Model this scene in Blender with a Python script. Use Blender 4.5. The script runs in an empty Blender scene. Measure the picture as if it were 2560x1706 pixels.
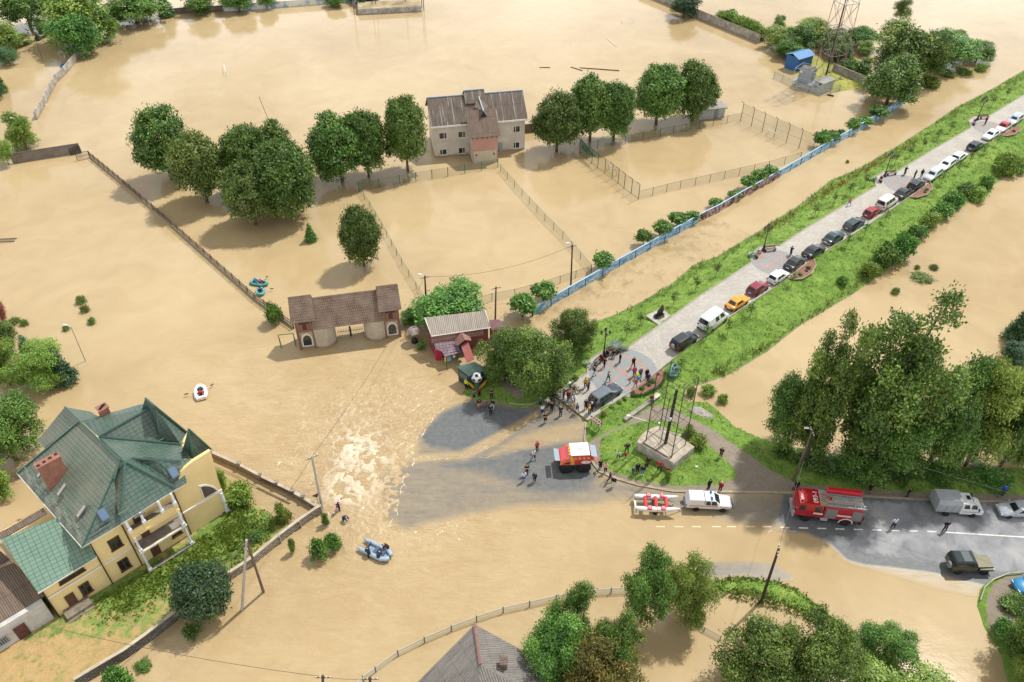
import bpy, bmesh, math, random
import numpy as np
from mathutils import Vector, Matrix, noise
random.seed(7); rng=np.random.default_rng(7)
SC_=bpy.context.scene; COL=SC_.collection
# ---------------------------------------------------------------- camera model of the survey (drone at 72 m)
F,CX,CY,CAMH,PITCH=1991.0,1280.0,853.0,72.0,math.radians(40.2)
cp,sp=math.cos(PITCH),math.sin(PITCH)
def RAY(px,py):
    x=(px-CX)/F; y=-(py-CY)/F
    return Vector((x,cp+y*sp,-sp+y*cp))
def P(px,py,z=0.0):
    d=RAY(px,py); t=(z-CAMH)/d.z
    return Vector((d.x*t,d.y*t,z))
def PROJ(p):
    w=p.z-CAMH; fw=p.y*cp-w*sp; up=p.y*sp+w*cp
    return CX+F*p.x/fw, CY-F*up/fw
def HT(px,py,ty,z=0.0):
    b=P(px,py,z); lo,hi=0.0,65.0
    for _ in range(50):
        m=(lo+hi)/2
        if PROJ(b+Vector((0,0,m)))[1]>ty: lo=m
        else: hi=m
    return lo
def PPM(p): return F/(p.y*cp-(p.z-CAMH)*sp)      # picture px per metre there
def lerp(a,b,t): return a+(b-a)*t
def sstep(a,b,x):
    t=np.clip((x-a)/(b-a),0,1); return t*t*(3-2*t)
def hexl(h):
    h=h.lstrip('#'); c=[int(h[i:i+2],16)/255 for i in (0,2,4)]
    return tuple(x/12.92 if x<=.04045 else ((x+.055)/1.055)**2.4 for x in c)
# ---------------------------------------------------------------- materials
MATS={}
def nd(nt,t,**k):
    n=nt.nodes.new(t)
    for a,b in k.items():
        if a.startswith('i_'):
            key=a[2:]; key=int(key) if key.isdigit() else key.replace('_',' ')
            n.inputs[key].default_value=b
        else: setattr(n,a,b)
    return n
def newmat(name):
    m=bpy.data.materials.new(name); m.use_nodes=True; nt=m.node_tree; nt.nodes.clear()
    o=nd(nt,'ShaderNodeOutputMaterial'); b=nd(nt,'ShaderNodeBsdfPrincipled'); nt.links.new(b.outputs[0],o.inputs[0])
    return m,nt,b
def c4(c): return (c[0],c[1],c[2],1.0)
def col(c): return hexl(c) if isinstance(c,str) else c
def mixc(nt,fac,a,b,blend='MIX'):
    n=nd(nt,'ShaderNodeMix',data_type='RGBA',blend_type=blend)
    for s,v in ((n.inputs[0],fac),(n.inputs[6],a),(n.inputs[7],b)):
        if isinstance(v,bpy.types.NodeSocket): nt.links.new(v,s)
        else: s.default_value=v if not isinstance(v,tuple) or len(v)==4 else c4(v)
    return n.outputs[2]
def ramp(nt,fac,stops):
    r=nd(nt,'ShaderNodeValToRGB'); nt.links.new(fac,r.inputs[0]); e=r.color_ramp.elements
    while len(e)<len(stops): e.new(.5)
    for i,(p,c) in enumerate(stops):
        e[i].position=p; e[i].color=c4(c) if isinstance(c,tuple) else (c,c,c,1)
    return r.outputs[0]
def nz(nt,vec,scale,detail=3,rough=.55,dist=0):
    n=nd(nt,'ShaderNodeTexNoise',i_Scale=scale,i_Detail=detail,i_Roughness=rough,i_Distortion=dist)
    if vec is not None: nt.links.new(vec,n.inputs['Vector'])
    return n.outputs[0]
def mth(nt,op,a,b=None,c=None,clamp=False):
    n=nd(nt,'ShaderNodeMath',operation=op,use_clamp=clamp)
    for i,v in enumerate((a,b,c)):
        if v is None: continue
        if isinstance(v,bpy.types.NodeSocket): nt.links.new(v,n.inputs[i])
        else: n.inputs[i].default_value=v
    return n.outputs[0]
def objco(nt): return nd(nt,'ShaderNodeTexCoord').outputs['Object']
def uvco(nt): return nd(nt,'ShaderNodeTexCoord').outputs['UV']
def posco(nt): return nd(nt,'ShaderNodeNewGeometry').outputs['Position']
def vmul(nt,v,s):
    n=nd(nt,'ShaderNodeVectorMath',operation='MULTIPLY'); nt.links.new(v,n.inputs[0]); n.inputs[1].default_value=s; return n.outputs[0]
def bumpn(nt,b,h,strength,dist=.1):
    n=nd(nt,'ShaderNodeBump',i_Strength=strength,i_Distance=dist); nt.links.new(h,n.inputs['Height']); nt.links.new(n.outputs[0],b.inputs['Normal']); return n
def mat(name,c,rough=.6,metal=0.0,spec=.5,var=0.0,vs=1.5,bump=0.0,bs=12.0,alpha=1.0,coat=0.0,c2=None,lo=.35,hi=.65,silt=0):
    if name in MATS: return MATS[name]
    m,nt,b=newmat(name); c=col(c); b.inputs['Roughness'].default_value=rough; b.inputs['Metallic'].default_value=metal
    b.inputs['Specular IOR Level'].default_value=spec; b.inputs['Base Color'].default_value=c4(c); b.inputs['Coat Weight'].default_value=coat
    if var or c2:
        v=objco(nt); f=nz(nt,v,vs,5,.62)
        d=col(c2) if c2 else tuple(x*(1-var) for x in c)
        r=ramp(nt,f,[(lo,d),(hi,c)]); nt.links.new(r,b.inputs['Base Color'])
    if silt:   # mud left by the flood as a tide band
        q=posco(nt); sx=nd(nt,'ShaderNodeSeparateXYZ'); nt.links.new(q,sx.inputs[0]); e=mth(nt,'SUBTRACT',silt,mth(nt,'MULTIPLY_ADD',nz(nt,q,1.3,4,.6),.6,sx.outputs[2])); k=ramp(nt,e,[(-.0,0.0),(.35,.7)])
        src=b.inputs['Base Color'].links[0].from_socket if b.inputs['Base Color'].links else c4(c); nt.links.new(mixc(nt,k,src,c4(hexl('#7d6341'))),b.inputs['Base Color'])
    if bump: bumpn(nt,b,nz(nt,objco(nt),bs,4),bump,.05)
    if alpha<1: b.inputs['Alpha'].default_value=alpha
    MATS[name]=m; return m
def paint(c,rough=.28): return mat('paint_'+str(c),c,rough,0,.5,coat=.6,var=.12,vs=2.0)
def cloth(c): return mat('cloth_'+c,c,.85,0,.2)
def tilemat(name,c1,c2,cm,w,h,mort=.03,bump=.6,off=.5,rough=.5,var=.35,vs=.5,cv=None,spec=.5,noff=2):
    if name in MATS: return MATS[name]
    m,nt,b=newmat(name); u=uvco(nt)
    k=nd(nt,'ShaderNodeTexBrick',offset=off,offset_frequency=noff,i_Scale=1.0,i_Mortar_Size=mort,i_Mortar_Smooth=.3,i_Bias=0.0,i_Brick_Width=w,i_Row_Height=h)
    nt.links.new(u,k.inputs['Vector']); k.inputs['Color1'].default_value=c4(col(c1)); k.inputs['Color2'].default_value=c4(col(c2)); k.inputs['Mortar'].default_value=c4(col(cm))
    f=nz(nt,u,vs,5,.6); o=mixc(nt,ramp(nt,f,[(.35,0.0),(.7,1.0)]),k.outputs[0],c4(col(cv)) if cv else (.02,.02,.02,1))
    mx=mixc(nt,var,k.outputs[0],o); nt.links.new(mx,b.inputs['Base Color'])
    b.inputs['Roughness'].default_value=rough; b.inputs['Specular IOR Level'].default_value=spec
    inv=mth(nt,'SUBTRACT',1.0,k.outputs[1]); bumpn(nt,b,inv,bump,.04)
    MATS[name]=m; return m
def corrmat(name,c1,c2,period=.18,rows=1.7,bump=.8,rough=.75,streak=None):
    if name in MATS: return MATS[name]
    m,nt,b=newmat(name); u=uvco(nt); s=nd(nt,'ShaderNodeSeparateXYZ'); nt.links.new(u,s.inputs[0])
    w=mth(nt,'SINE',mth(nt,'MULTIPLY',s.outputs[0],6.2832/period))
    f=nz(nt,vmul(nt,u,(2.2,.35,1)),1.0,6,.7)
    c=ramp(nt,f,[(.3,col(c1)),(.72,col(c2))])
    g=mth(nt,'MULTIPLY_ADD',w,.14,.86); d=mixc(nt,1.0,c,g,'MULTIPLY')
    rw=mth(nt,'FRACT',mth(nt,'DIVIDE',s.outputs[1],rows)); ln=mth(nt,'LESS_THAN',rw,.04)
    d=mixc(nt,mth(nt,'MULTIPLY',ln,.35),d,(.02,.02,.02,1))
    if streak:
        st=nz(nt,vmul(nt,u,(3.0,.12,1)),1.0,3,.6); d=mixc(nt,ramp(nt,st,[(.56,0.0),(.66,.75)]),d,c4(col(streak)))
    nt.links.new(d,b.inputs['Base Color']); b.inputs['Roughness'].default_value=rough; bumpn(nt,b,w,bump,.05)
    MATS[name]=m; return m
# ---------------------------------------------------------------- mesh builder
class MB:
    def __init__(s): s.v=[];s.f=[];s.mi=[];s.T=Matrix();s.m=0
    def add(s,vs,fs):
        n=len(s.v); T=s.T
        for v in vs:
            q=T@Vector(v); s.v.append((q.x,q.y,q.z))
        for f in fs: s.f.append([i+n for i in f]); s.mi.append(s.m)
        return s
    def at(s,x=0,y=0,z=0,rz=0,rx=0,ry=0):
        s.T=Matrix.Translation((x,y,z))@Matrix.Rotation(rz,4,'Z')@Matrix.Rotation(ry,4,'Y')@Matrix.Rotation(rx,4,'X'); return s
    def poly(s,*p): return s.add(p,[list(range(len(p)))])
    def box(s,x,y,z,a,b,c):
        a/=2;b/=2;c/=2
        vs=[(x+i*a,y+j*b,z+k*c) for k in(-1,1) for j in(-1,1) for i in(-1,1)]
        return s.add(vs,[[0,2,3,1],[4,5,7,6],[0,1,5,4],[2,6,7,3],[0,4,6,2],[1,3,7,5]])
    def loft(s,rings,cap0=True,cap1=True,closed=True):
        n=len(rings[0]); vs=[p for r in rings for p in r]; fs=[]
        for i in range(len(rings)-1):
            for j in range(n if closed else n-1):
                k=(j+1)%n; fs.append([i*n+j,i*n+k,(i+1)*n+k,(i+1)*n+j])
        if cap0: fs.append(list(range(n))[::-1])
        if cap1: fs.append([(len(rings)-1)*n+j for j in range(n)])
        return s.add(vs,fs)
    def rbox(s,x,y,z,a,b,c,r=.05):
        def rr(a,b,r,z):
            a/=2;b/=2; r=min(r,a*.9,b*.9); o=[]
            for sx,sy,a0 in((1,1,0),(-1,1,90),(-1,-1,180),(1,-1,270)):
                for t in (0,45,90):
                    q=math.radians(a0+t); o.append((x+sx*(a-r)+r*math.cos(q),y+sy*(b-r)+r*math.sin(q),z))
            return o
        h=c/2; k=r*.6
        return s.loft([rr(a-2*k,b-2*k,r,z-h),rr(a,b,r,z-h+k),rr(a,b,r,z+h-k),rr(a-2*k,b-2*k,r,z+h)])
    def tube(s,p,q,r0,r1=None,n=6,cap=True):
        p=Vector(p);q=Vector(q); r1=r0 if r1 is None else r1; d=(q-p)
        if d.length<1e-6: return s
        d.normalize(); a=d.orthogonal().normalized(); b=d.cross(a)
        R=lambda c,r:[tuple(c+a*(r*math.cos(6.2832*i/n))+b*(r*math.sin(6.2832*i/n))) for i in range(n)]
        return s.loft([R(p,r0),R(q,r1)],cap,cap)
    def path(s,pts,r,n=6,closed=False):
        pts=[Vector(p) for p in pts]; rs=r if isinstance(r,(list,tuple)) else [r]*len(pts); rings=[]; N=len(pts)
        up=None
        for i,p in enumerate(pts):
            d=(pts[(i+1)%N] if closed or i<N-1 else p)-(pts[i-1] if closed or i>0 else p)
            d.normalize()
            if up is None or abs(d.dot(up))>.97: up=d.orthogonal().normalized()
            a=(up-d*up.dot(d)).normalized(); b=d.cross(a); up=a
            rings.append([tuple(p+a*(rs[i]*math.cos(6.2832*k/n))+b*(rs[i]*math.sin(6.2832*k/n))) for k in range(n)])
        if closed: rings.append(rings[0]); return s.loft(rings,False,False)
        return s.loft(rings)
    def lathe(s,prof,n=12,c=(0,0,0)):
        return s.loft([[(c[0]+r*math.cos(6.2832*i/n),c[1]+r*math.sin(6.2832*i/n),c[2]+z) for i in range(n)] for r,z in prof])
    def ball(s,c,r,n=10,sz=1.0):
        return s.lathe([(max(.001,r*math.sin(math.pi*i/n*1.0)),-r*sz*math.cos(math.pi*i/n)) for i in range(n+1)],n+2,c)
    def prism(s,poly,z0,z1):
        return s.loft([[(x,y,z0) for x,y in poly],[(x,y,z1) for x,y in poly]])
    def slab(s,pts,t):   # polygon thickened downward along its normal
        ps=[Vector(p) for p in pts]; n=Vector((0,0,0))
        for i in range(len(ps)):
            a,b=ps[i],ps[(i+1)%len(ps)]; n+=Vector(((a.y-b.y)*(a.z+b.z),(a.z-b.z)*(a.x+b.x),(a.x-b.x)*(a.y+b.y)))
        n.normalize()
        if n.z<0: n=-n; ps=ps[::-1]
        return s.loft([[tuple(p-n*t) for p in ps],[tuple(p) for p in ps]])
    def build(s,name,mats=None,parent=None,smooth=False,tint=None):
        me=bpy.data.meshes.new(name); me.from_pydata(s.v,[],s.f)
        mats=mats if isinstance(mats,(list,tuple)) else [mats]
        for x in mats: me.materials.append(x)
        if len(mats)>1: me.polygons.foreach_set('material_index',s.mi)
        if not smooth or smooth=='flip': pass
        uvl=me.uv_layers.new(name='UVMap'); me.update()
        lc=[0.0]*(2*len(me.loops)); V=me.vertices; Lp=me.loops
        for p in me.polygons:
            n=p.normal; e1=Vector((-n.y,n.x,0))
            if e1.length<.05: e1=Vector((1,0,0))
            e1.normalize(); e2=n.cross(e1)
            for li in p.loop_indices:
                q=V[Lp[li].vertex_index].co; lc[2*li]=q.dot(e1); lc[2*li+1]=q.dot(e2)
        uvl.data.foreach_set('uv',lc)
        if smooth: me.polygons.foreach_set('use_smooth',[True]*len(me.polygons))
        o=bpy.data.objects.new(name,me); COL.objects.link(o)
        if parent: o.parent=parent
        return o
def tag(o,label,cat,group=None,kind=None):
    if label: o['label']=label
    if cat: o['category']=cat
    if group: o['group']=group
    if kind: o['kind']=kind
    return o
def T(name,label,cat,loc=(0,0,0),rz=0,group=None):
    o=bpy.data.objects.new(name,None); COL.objects.link(o); o.location=loc; o.rotation_euler=(0,0,rz); o.empty_display_size=.2
    return tag(o,label,cat,group)
def S(name,mb,m,label=None,smooth=False):
    o=mb.build(name,m,None,smooth); o['kind']='structure'
    if label: o['label']=label; o['category']=name.replace('_',' ')
    return o
def dup(o,parent=None):
    c=o.copy(); COL.objects.link(c)
    if parent: c.parent=parent; c.matrix_parent_inverse=o.matrix_parent_inverse
    for ch in list(o.children): dup(ch,c)
    return c
# ---------------------------------------------------------------- common materials
GLASS=lambda: mat('dark_glass','#1a2226',.06,0,.9)
RUB=lambda: mat('rubber','#15171a',.8)
BLACK=lambda: mat('black_metal','#17181a',.45)
CHROME=lambda: mat('rim_metal','#9a9da0',.3,.8)
CONC=lambda: mat('concrete','#9a938a',.9,var=.45,vs=.8,bump=.3)
SUNE,SKYS,EXPO=3.8,.047,.35
# ================================================================ SETTING: water, land, road, promenade
def sdist(poly,X,Y):
    """signed distance, + inside"""
    d=np.full(X.shape,1e9); ins=np.zeros(X.shape,bool); n=len(poly)
    for i in range(n):
        ax,ay=poly[i][0],poly[i][1]; bx,by=poly[(i+1)%n][0],poly[(i+1)%n][1]
        ex,ey=bx-ax,by-ay; L=ex*ex+ey*ey+1e-9
        t=np.clip(((X-ax)*ex+(Y-ay)*ey)/L,0,1); d=np.minimum(d,np.hypot(X-ax-t*ex,Y-ay-t*ey))
        if ay!=by: ins^=((ay>Y)!=(by>Y))&(X<(bx-ax)*(Y-ay)/(by-ay)+ax)
    return np.where(ins,d,-d)
def pxgrid(X,Y,z=0.0):
    w=z-CAMH; fw=Y*cp-w*sp; up=Y*sp+w*cp
    return CX+F*X/fw, CY-F*up/fw
def gridmesh(name,x0,x1,y0,y1,res,zf,mask,mats,attrs=None,smooth=True):
    xs=np.arange(x0,x1+res,res); ys=np.arange(y0,y1+res,res); X,Y=np.meshgrid(xs,ys)
    Z=zf(X,Y); K=mask(X,Y); nx=len(xs)
    q=K[:-1,:-1]&K[1:,:-1]&K[:-1,1:]&K[1:,1:]
    J,I=np.nonzero(q); a=J*nx+I; F4=np.stack([a,a+1,a+nx+1,a+nx],1)
    used,inv=np.unique(F4,return_inverse=True); F4=inv.reshape(F4.shape)
    V=np.stack([X.ravel(),Y.ravel(),Z.ravel()],1)[used]
    me=bpy.data.meshes.new(name); me.from_pydata(V.tolist(),[],F4.tolist())
    for k,A in (attrs or {}).items():
        at=me.attributes.new(k,'FLOAT','POINT'); at.data.foreach_set('value',A(X,Y).ravel()[used].astype(np.float32))
    me.materials.append(mats); 
    if smooth: me.polygons.foreach_set('use_smooth',[True]*len(me.polygons))
    o=bpy.data.objects.new(name,me); COL.objects.link(o); o['kind']='structure'; return o
def W2(pts,z=0): return [tuple(P(x,y,z))[:2] for x,y in pts]
def attr(nt,n): return nd(nt,'ShaderNodeAttribute',attribute_name=n).outputs['Fac']
# ---- muddy flood water: one recipe used by the flood sheet, the rapids and the flooded stretch of road
FLOWC=P(905,1130); 
def water_nodes(nt):
    p=posco(nt)
    n1=nz(nt,p,.035,4,.55,.6); n2=nz(nt,vmul(nt,p,(1,1.0,1)),.16,5,.6,1.2)
    f=mth(nt,'ADD',mth(nt,'MULTIPLY',n1,.6),mth(nt,'MULTIPLY',n2,.4))
    c=ramp(nt,f,[(.33,hexl('#9d8864')),(.5,hexl('#a8936e')),(.68,hexl('#b19d79'))])
    # brown shoals between the wall and the bank
    d=nd(nt,'ShaderNodeVectorMath',operation='DISTANCE'); nt.links.new(p,d.inputs[0]); d.inputs[1].default_value=tuple(FLOWC)
    near=mth(nt,'SUBTRACT',1.0,mth(nt,'DIVIDE',d.outputs['Value'],42.0),clamp=True)
    b1=nz(nt,vmul(nt,p,(.8,1.8,1)),1.0,4,.6,1.0); b2=nz(nt,vmul(nt,p,(1,1.6,1)),.34,3,.55,1.2); b3=nz(nt,p,3.0,3,.6)
    h=mth(nt,'ADD',mth(nt,'ADD',mth(nt,'MULTIPLY',b1,.45),mth(nt,'MULTIPLY',b2,.5)),mth(nt,'MULTIPLY',b3,.16))
    st=mth(nt,'MULTIPLY_ADD',mth(nt,'POWER',near,1.3),.5,.014)
    A0=P(1331,792); A1_=P(1760,548); ad=(A1_-A0).normalized(); an=Vector((ad.y,-ad.x,0)); vv=nd(nt,'ShaderNodeVectorMath',operation='SUBTRACT'); nt.links.new(p,vv.inputs[0]); vv.inputs[1].default_value=tuple(A0)
    def dot_(n):
        k=nd(nt,'ShaderNodeVectorMath',operation='DOT_PRODUCT'); nt.links.new(vv.outputs[0],k.inputs[0]); k.inputs[1].default_value=tuple(n); return k.outputs['Value']
    q_=dot_(an); r_=dot_(ad); mk=mth(nt,'MULTIPLY',mth(nt,'MULTIPLY',ramp(nt,q_,[(0.0,0.0),(.3,1.0)]),mth(nt,'LESS_THAN',q_,14.0)),mth(nt,'MULTIPLY',mth(nt,'GREATER_THAN',r_,-8.0),mth(nt,'LESS_THAN',r_,42.0)))
    nearw=mth(nt,'SUBTRACT',1.0,mth(nt,'DIVIDE',q_,13.0),clamp=True)
    sh=ramp(nt,mth(nt,'MULTIPLY_ADD',nearw,.17,nz(nt,vmul(nt,p,(1,.8,1)),.5,7,.7,.25)),[(.6,0.0),(.78,.5)]); c=mixc(nt,mth(nt,'MULTIPLY',sh,mk),c,c4(hexl('#6f5c3b')))
    fl0=P(900,1330)-P(890,900); mq=nd(nt,'ShaderNodeMapping'); mq.inputs['Rotation'].default_value=(0,0,-math.atan2(fl0.y,fl0.x)); mq.inputs['Scale'].default_value=(.35,1.3,1); nt.links.new(p,mq.inputs[0])
    s1=nz(nt,mq.outputs[0],.8,6,.7,1.2); s2=nz(nt,mq.outputs[0],2.6,4,.7,.8)
    c=mixc(nt,mth(nt,'MULTIPLY',ramp(nt,s1,[(.42,0.0),(.62,.4)]),near),c,c4(hexl('#87693f')))
    c=mixc(nt,mth(nt,'MULTIPLY',ramp(nt,s2,[(.64,0.0),(.74,.75)]),mth(nt,'POWER',near,2.2)),c,c4(hexl('#cdbfa6')))
    bm=nd(nt,'ShaderNodeBump',i_Distance=1.6); nt.links.new(h,bm.inputs['Height']); nt.links.new(st,bm.inputs['Strength'])
    return c,bm.outputs[0],p
wm,nt,b=newmat('muddy_water'); c,nrm,_=water_nodes(nt)
nt.links.new(c,b.inputs['Base Color']); nt.links.new(nrm,b.inputs['Normal']); b.inputs['Roughness'].default_value=.09; b.inputs['IOR'].default_value=1.48
WATER=wm
mb=MB(); mb.poly((-900,-60,0),(900,-60,0),(900,1500,0),(-900,1500,0)); S('water',mb,WATER)
# ---- rapids: real, broken surface with foam
rap=W2([(770,905),(860,890),(1000,870),(1075,950),(1130,985),(1070,1075),(1000,1100),(1024,1165),(1010,1235),(962,1330),(948,1385),(895,1402),(850,1345),(772,1266),(772,1160),(740,1010)])
mid_=W2([(815,1000),(900,980),(980,1050),(1012,1165),(1000,1230),(955,1330),(940,1380),(890,1385),(850,1330),(790,1262),(800,1130)])
core=W2([(850,1085),(930,1075),(978,1120),(985,1175),(945,1195),(920,1230),(880,1262),(835,1262),(805,1235),(832,1150)])
def turb(X,Y,sc,oct=4):
    o=np.zeros(X.shape); fl=o.ravel(); xf=X.ravel(); yf=Y.ravel()
    for i in range(fl.size): fl[i]=noise.turbulence(Vector((xf[i]*sc,yf[i]*sc,3.1)),oct,False,noise_basis='PERLIN_ORIGINAL')
    return fl.reshape(X.shape)
_rc={}
def rapf(X,Y):
    if 'z' not in _rc:
        s0=sstep(-.5,6.0,sdist(rap,X,Y)); s1=sstep(-1.5,3.5,sdist(mid_,X,Y)); s2=sstep(-2.2,2.2,sdist(core,X,Y)); t=turb(X,Y,.55); t2=turb(X,Y,1.6,3)
        _rc['z']=.006+s0*.03*t2+s1*(.02+.1*t2)+s2*(.4*t+.14*t2); _rc['f']=np.clip(s2*.58+s1*.22+s0*.14,0,1)
    return _rc
rx=[p[0] for p in rap]; ry=[p[1] for p in rap]
rm,nt,b=newmat('foaming_water'); c,nrm,p=water_nodes(nt); fa=attr(nt,'foam')
fl_=P(900,1330)-P(890,900); mp=nd(nt,'ShaderNodeMapping'); mp.inputs['Rotation'].default_value=(0,0,-math.atan2(fl_.y,fl_.x)); mp.inputs['Scale'].default_value=(.5,1.15,1); nt.links.new(p,mp.inputs[0])
n1=nz(nt,mp.outputs[0],2.6,9,.7,.6); n2=nz(nt,mp.outputs[0],8.0,6,.75,.4); n3=nz(nt,p,.3,3,.5,.5)
rg=lambda n,w: mth(nt,'POWER',mth(nt,'SUBTRACT',1.0,mth(nt,'ABSOLUTE',mth(nt,'MULTIPLY_ADD',n,3.4,-1.7)),clamp=True),w)
k=mth(nt,'ADD',mth(nt,'MULTIPLY_ADD',rg(n1,1.5),.5,mth(nt,'MULTIPLY',rg(n2,1.8),.85)),mth(nt,'MULTIPLY_ADD',n3,1.3,-.85))
k=mth(nt,'MULTIPLY',k,mth(nt,'MULTIPLY_ADD',fa,1.05,.0))
fm=ramp(nt,k,[(.2,0.0),(1.25,.85)]); c=mixc(nt,mth(nt,'MULTIPLY',fa,.5),c,c4(hexl('#8b6d42')))
cc=mixc(nt,fm,c,c4(hexl('#d9ccb4'))); nt.links.new(cc,b.inputs['Base Color']); nt.links.new(nrm,b.inputs['Normal'])
nt.links.new(mth(nt,'MULTIPLY_ADD',fm,.5,.3),b.inputs['Roughness']); b.inputs['IOR'].default_value=1.48
o=gridmesh('rapids_water',min(rx)-1,max(rx)+1,min(ry)-1,max(ry)+1,.16,lambda X,Y:rapf(X,Y)['z'],lambda X,Y:sdist(rap,X,Y)>-.5,rm,{'foam':lambda X,Y:rapf(X,Y)['f']})
# ---- promenade on its embankment
AX0=P(1430,1023,.3); AXD=(P(2400,400,1.5)-P(1430,1023,.3)); AXD.z=0; AXD.normalize()
def ez(X,Y): return lerp(.22,1.5,sstep(-1,24,(X-AX0.x)*AXD.x+(Y-AX0.y)*AXD.y))
def EP(px,py,dz=0.0):
    p=P(px,py,1.0)
    for _ in range(4): p=P(px,py,float(ez(np.array(p.x),np.array(p.y)))+dz)
    return p
PL=[(1389,990),(1429,955),(1469,933),(1467,915),(1480,895),(1507,879),(1522,873),(1564,872),(1583,860),(1629,828),(1676,795),(1752,739),(1881,655),(1883,632),(1898,619),(1920,614),(1949,615),(2022,567),(2120,508),(2189,467),(2187,443),(2211,429),(2240,431),(2330,376),(2427,320),(2421,302),(2436,291),(2472,291),(2560,238),(2680,165),(2800,92)]
PR=[(1470,1052),(1509,1026),(1578,979),(1654,921),(1702,882),(1767,837),(1825,792),(1920,730),(1971,695),(2033,646),(2113,599),(2167,565),(2283,487),(2352,436),(2425,385),(2498,340),(2552,302),(2680,217),(2800,137)]
pl=[EP(*q) for q in PL]; pr=[EP(*q) for q in PR]; PROM=[(p.x,p.y) for p in pl]+[(p.x,p.y) for p in pr[::-1]]
L1=[(1150,985),(1180,1003),(1236,1007),(1274,1020),(1310,1023),(1343,1020),(1389,996),(1432,1022),(1465,1052),(1461,1099),(1477,1150),(1483,1160),(1498,1180),(1542,1198),(1596,1214),(1680,1229),(1800,1231),(1920,1232),(2160,1241),(2312,1249),(2450,1254),(2800,1264),(2800,1170),(2300,1165),(2150,1150),(2000,1125),(1900,1092),(1840,1067),(1817,1044),(1790,1020),(1770,1005),(1717,1003),(1712,985),(1720,972),(1764,959),(1825,937),(1920,879),(2000,815),(2138,733),(2174,708),(2240,664),(2283,610),(2320,585),(2349,560),(2458,483),(2502,451),(2560,418),(2680,350),(2800,280),(2800,20),(2680,100),(2560,175),(2480,222),(2389,269),(2331,309),(2244,364),(2145,422),(2076,451),(1993,516),(1920,560),(1898,577),(1843,610),(1789,643),(1734,661),(1680,708),(1607,752),(1534,788),(1476,806),(1440,830),(1380,840),(1330,850),(1290,870),(1250,900),(1200,935),(1165,965)]
L1w=W2(L1)
def jit(X,Y,a=.5,s=.35): return a*(np.sin(X*s*2.1+np.cos(Y*s*1.7)*1.9)+np.sin(Y*s*2.7+X*s*1.1)*.7)
def land1(X,Y):
    dw=sdist(L1w,X,Y); dp0=sdist(PROM,X,Y); dp=np.maximum(-dp0,0); e=ez(X,Y)
    dwp=np.maximum(dw,0)
    zp=e*dwp/(dwp+dp*.9+.02); zm=.42*sstep(0,3.2,dw)
    z=np.maximum(zp,zm)-.3*sstep(.15,1.2,dp0); z=z+.05*jit(X,Y,1,1.0)*sstep(.3,2,dwp)*sstep(0,.6,dp)
    return np.where(dw<0,dw*.35,z)
def LZ(x,y): return float(land1(np.array([[x]]),np.array([[y]]))[0,0])
def GP(px,py,f=None):
    f=f or LZ; p=P(px,py,.5)
    for _ in range(5): p=P(px,py,max(0.0,f(p.x,p.y)))
    return p
# grass ground material: green with bare earth where the 'dirt' value says so
def grassmat(name,g0,g1,g2,dirtc):
    m,nt,b=newmat(name); p=posco(nt)
    f1=nz(nt,p,.28,5,.65,.5); f2=nz(nt,p,2.6,5,.7); f=mth(nt,'ADD',mth(nt,'MULTIPLY',f1,.5),mth(nt,'MULTIPLY',f2,.5))
    c=ramp(nt,f,[(.36,hexl(g0)),(.5,hexl(g1)),(.64,hexl(g2))])
    d=attr(nt,'dirt'); n3=nz(nt,p,1.1,6,.7,.6)
    k=ramp(nt,mth(nt,'MULTIPLY_ADD',n3,.9,mth(nt,'SUBTRACT',d,.5)),[(.42,0.0),(.6,1.0)])
    dc=ramp(nt,nz(nt,p,1.8,6,.75),[(.3,tuple(x*.72 for x in hexl(dirtc))),(.7,hexl(dirtc))])
    nt.links.new(mixc(nt,k,c,dc),b.inputs['Base Color']); b.inputs['Roughness'].default_value=.9; b.inputs['Specular IOR Level'].default_value=.2
    bumpn(nt,b,nz(nt,p,5.0,5,.75),.8,.12); return m
GRASS=grassmat('grass_ground','#4a6024','#638035','#85994a','#8d8273')
EARTH=[(1452,1115),(1470,1100),(1500,1085),(1560,1062),(1600,1030),(1640,1010),(1700,1030),(1770,1065),(1850,1120),(1930,1175),(2000,1205),(2100,1215),(2300,1225),(2800,1240),(2800,1264),(2450,1254),(2312,1249),(2160,1241),(1920,1232),(1800,1231),(1680,1229),(1596,1214),(1542,1198),(1498,1180),(1483,1150)]
MOUNDG=[(1505,1100),(1560,1075),(1620,1055),(1680,1060),(1760,1110),(1820,1160),(1840,1190),(1800,1205),(1700,1208),(1600,1195),(1530,1172),(1505,1150)]
MUDS=[(1237,960),(1262,945),(1330,985),(1290,1000)]
def dirt1(X,Y):
    U,V=pxgrid(X,Y,.3); d=np.maximum(sstep(-6,10,sdist(EARTH,U,V))*(1-sstep(-10,4,sdist(MOUNDG,U,V))),sstep(-6,8,sdist(MUDS,U,V))*.8)
    dw=sdist(L1w,X,Y); return np.clip(np.maximum(d*.95,.75*(1-sstep(.0,.6,dw))*(V<980)),0,1)
xs=[p[0] for p in L1w]; ys=[p[1] for p in L1w]
gridmesh('ground',min(xs)-2,max(xs)+2,min(ys)-2,max(ys)+2,.5,land1,lambda X,Y:sdist(L1w,X,Y)>-1.6,GRASS,{'dirt':dirt1})
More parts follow.
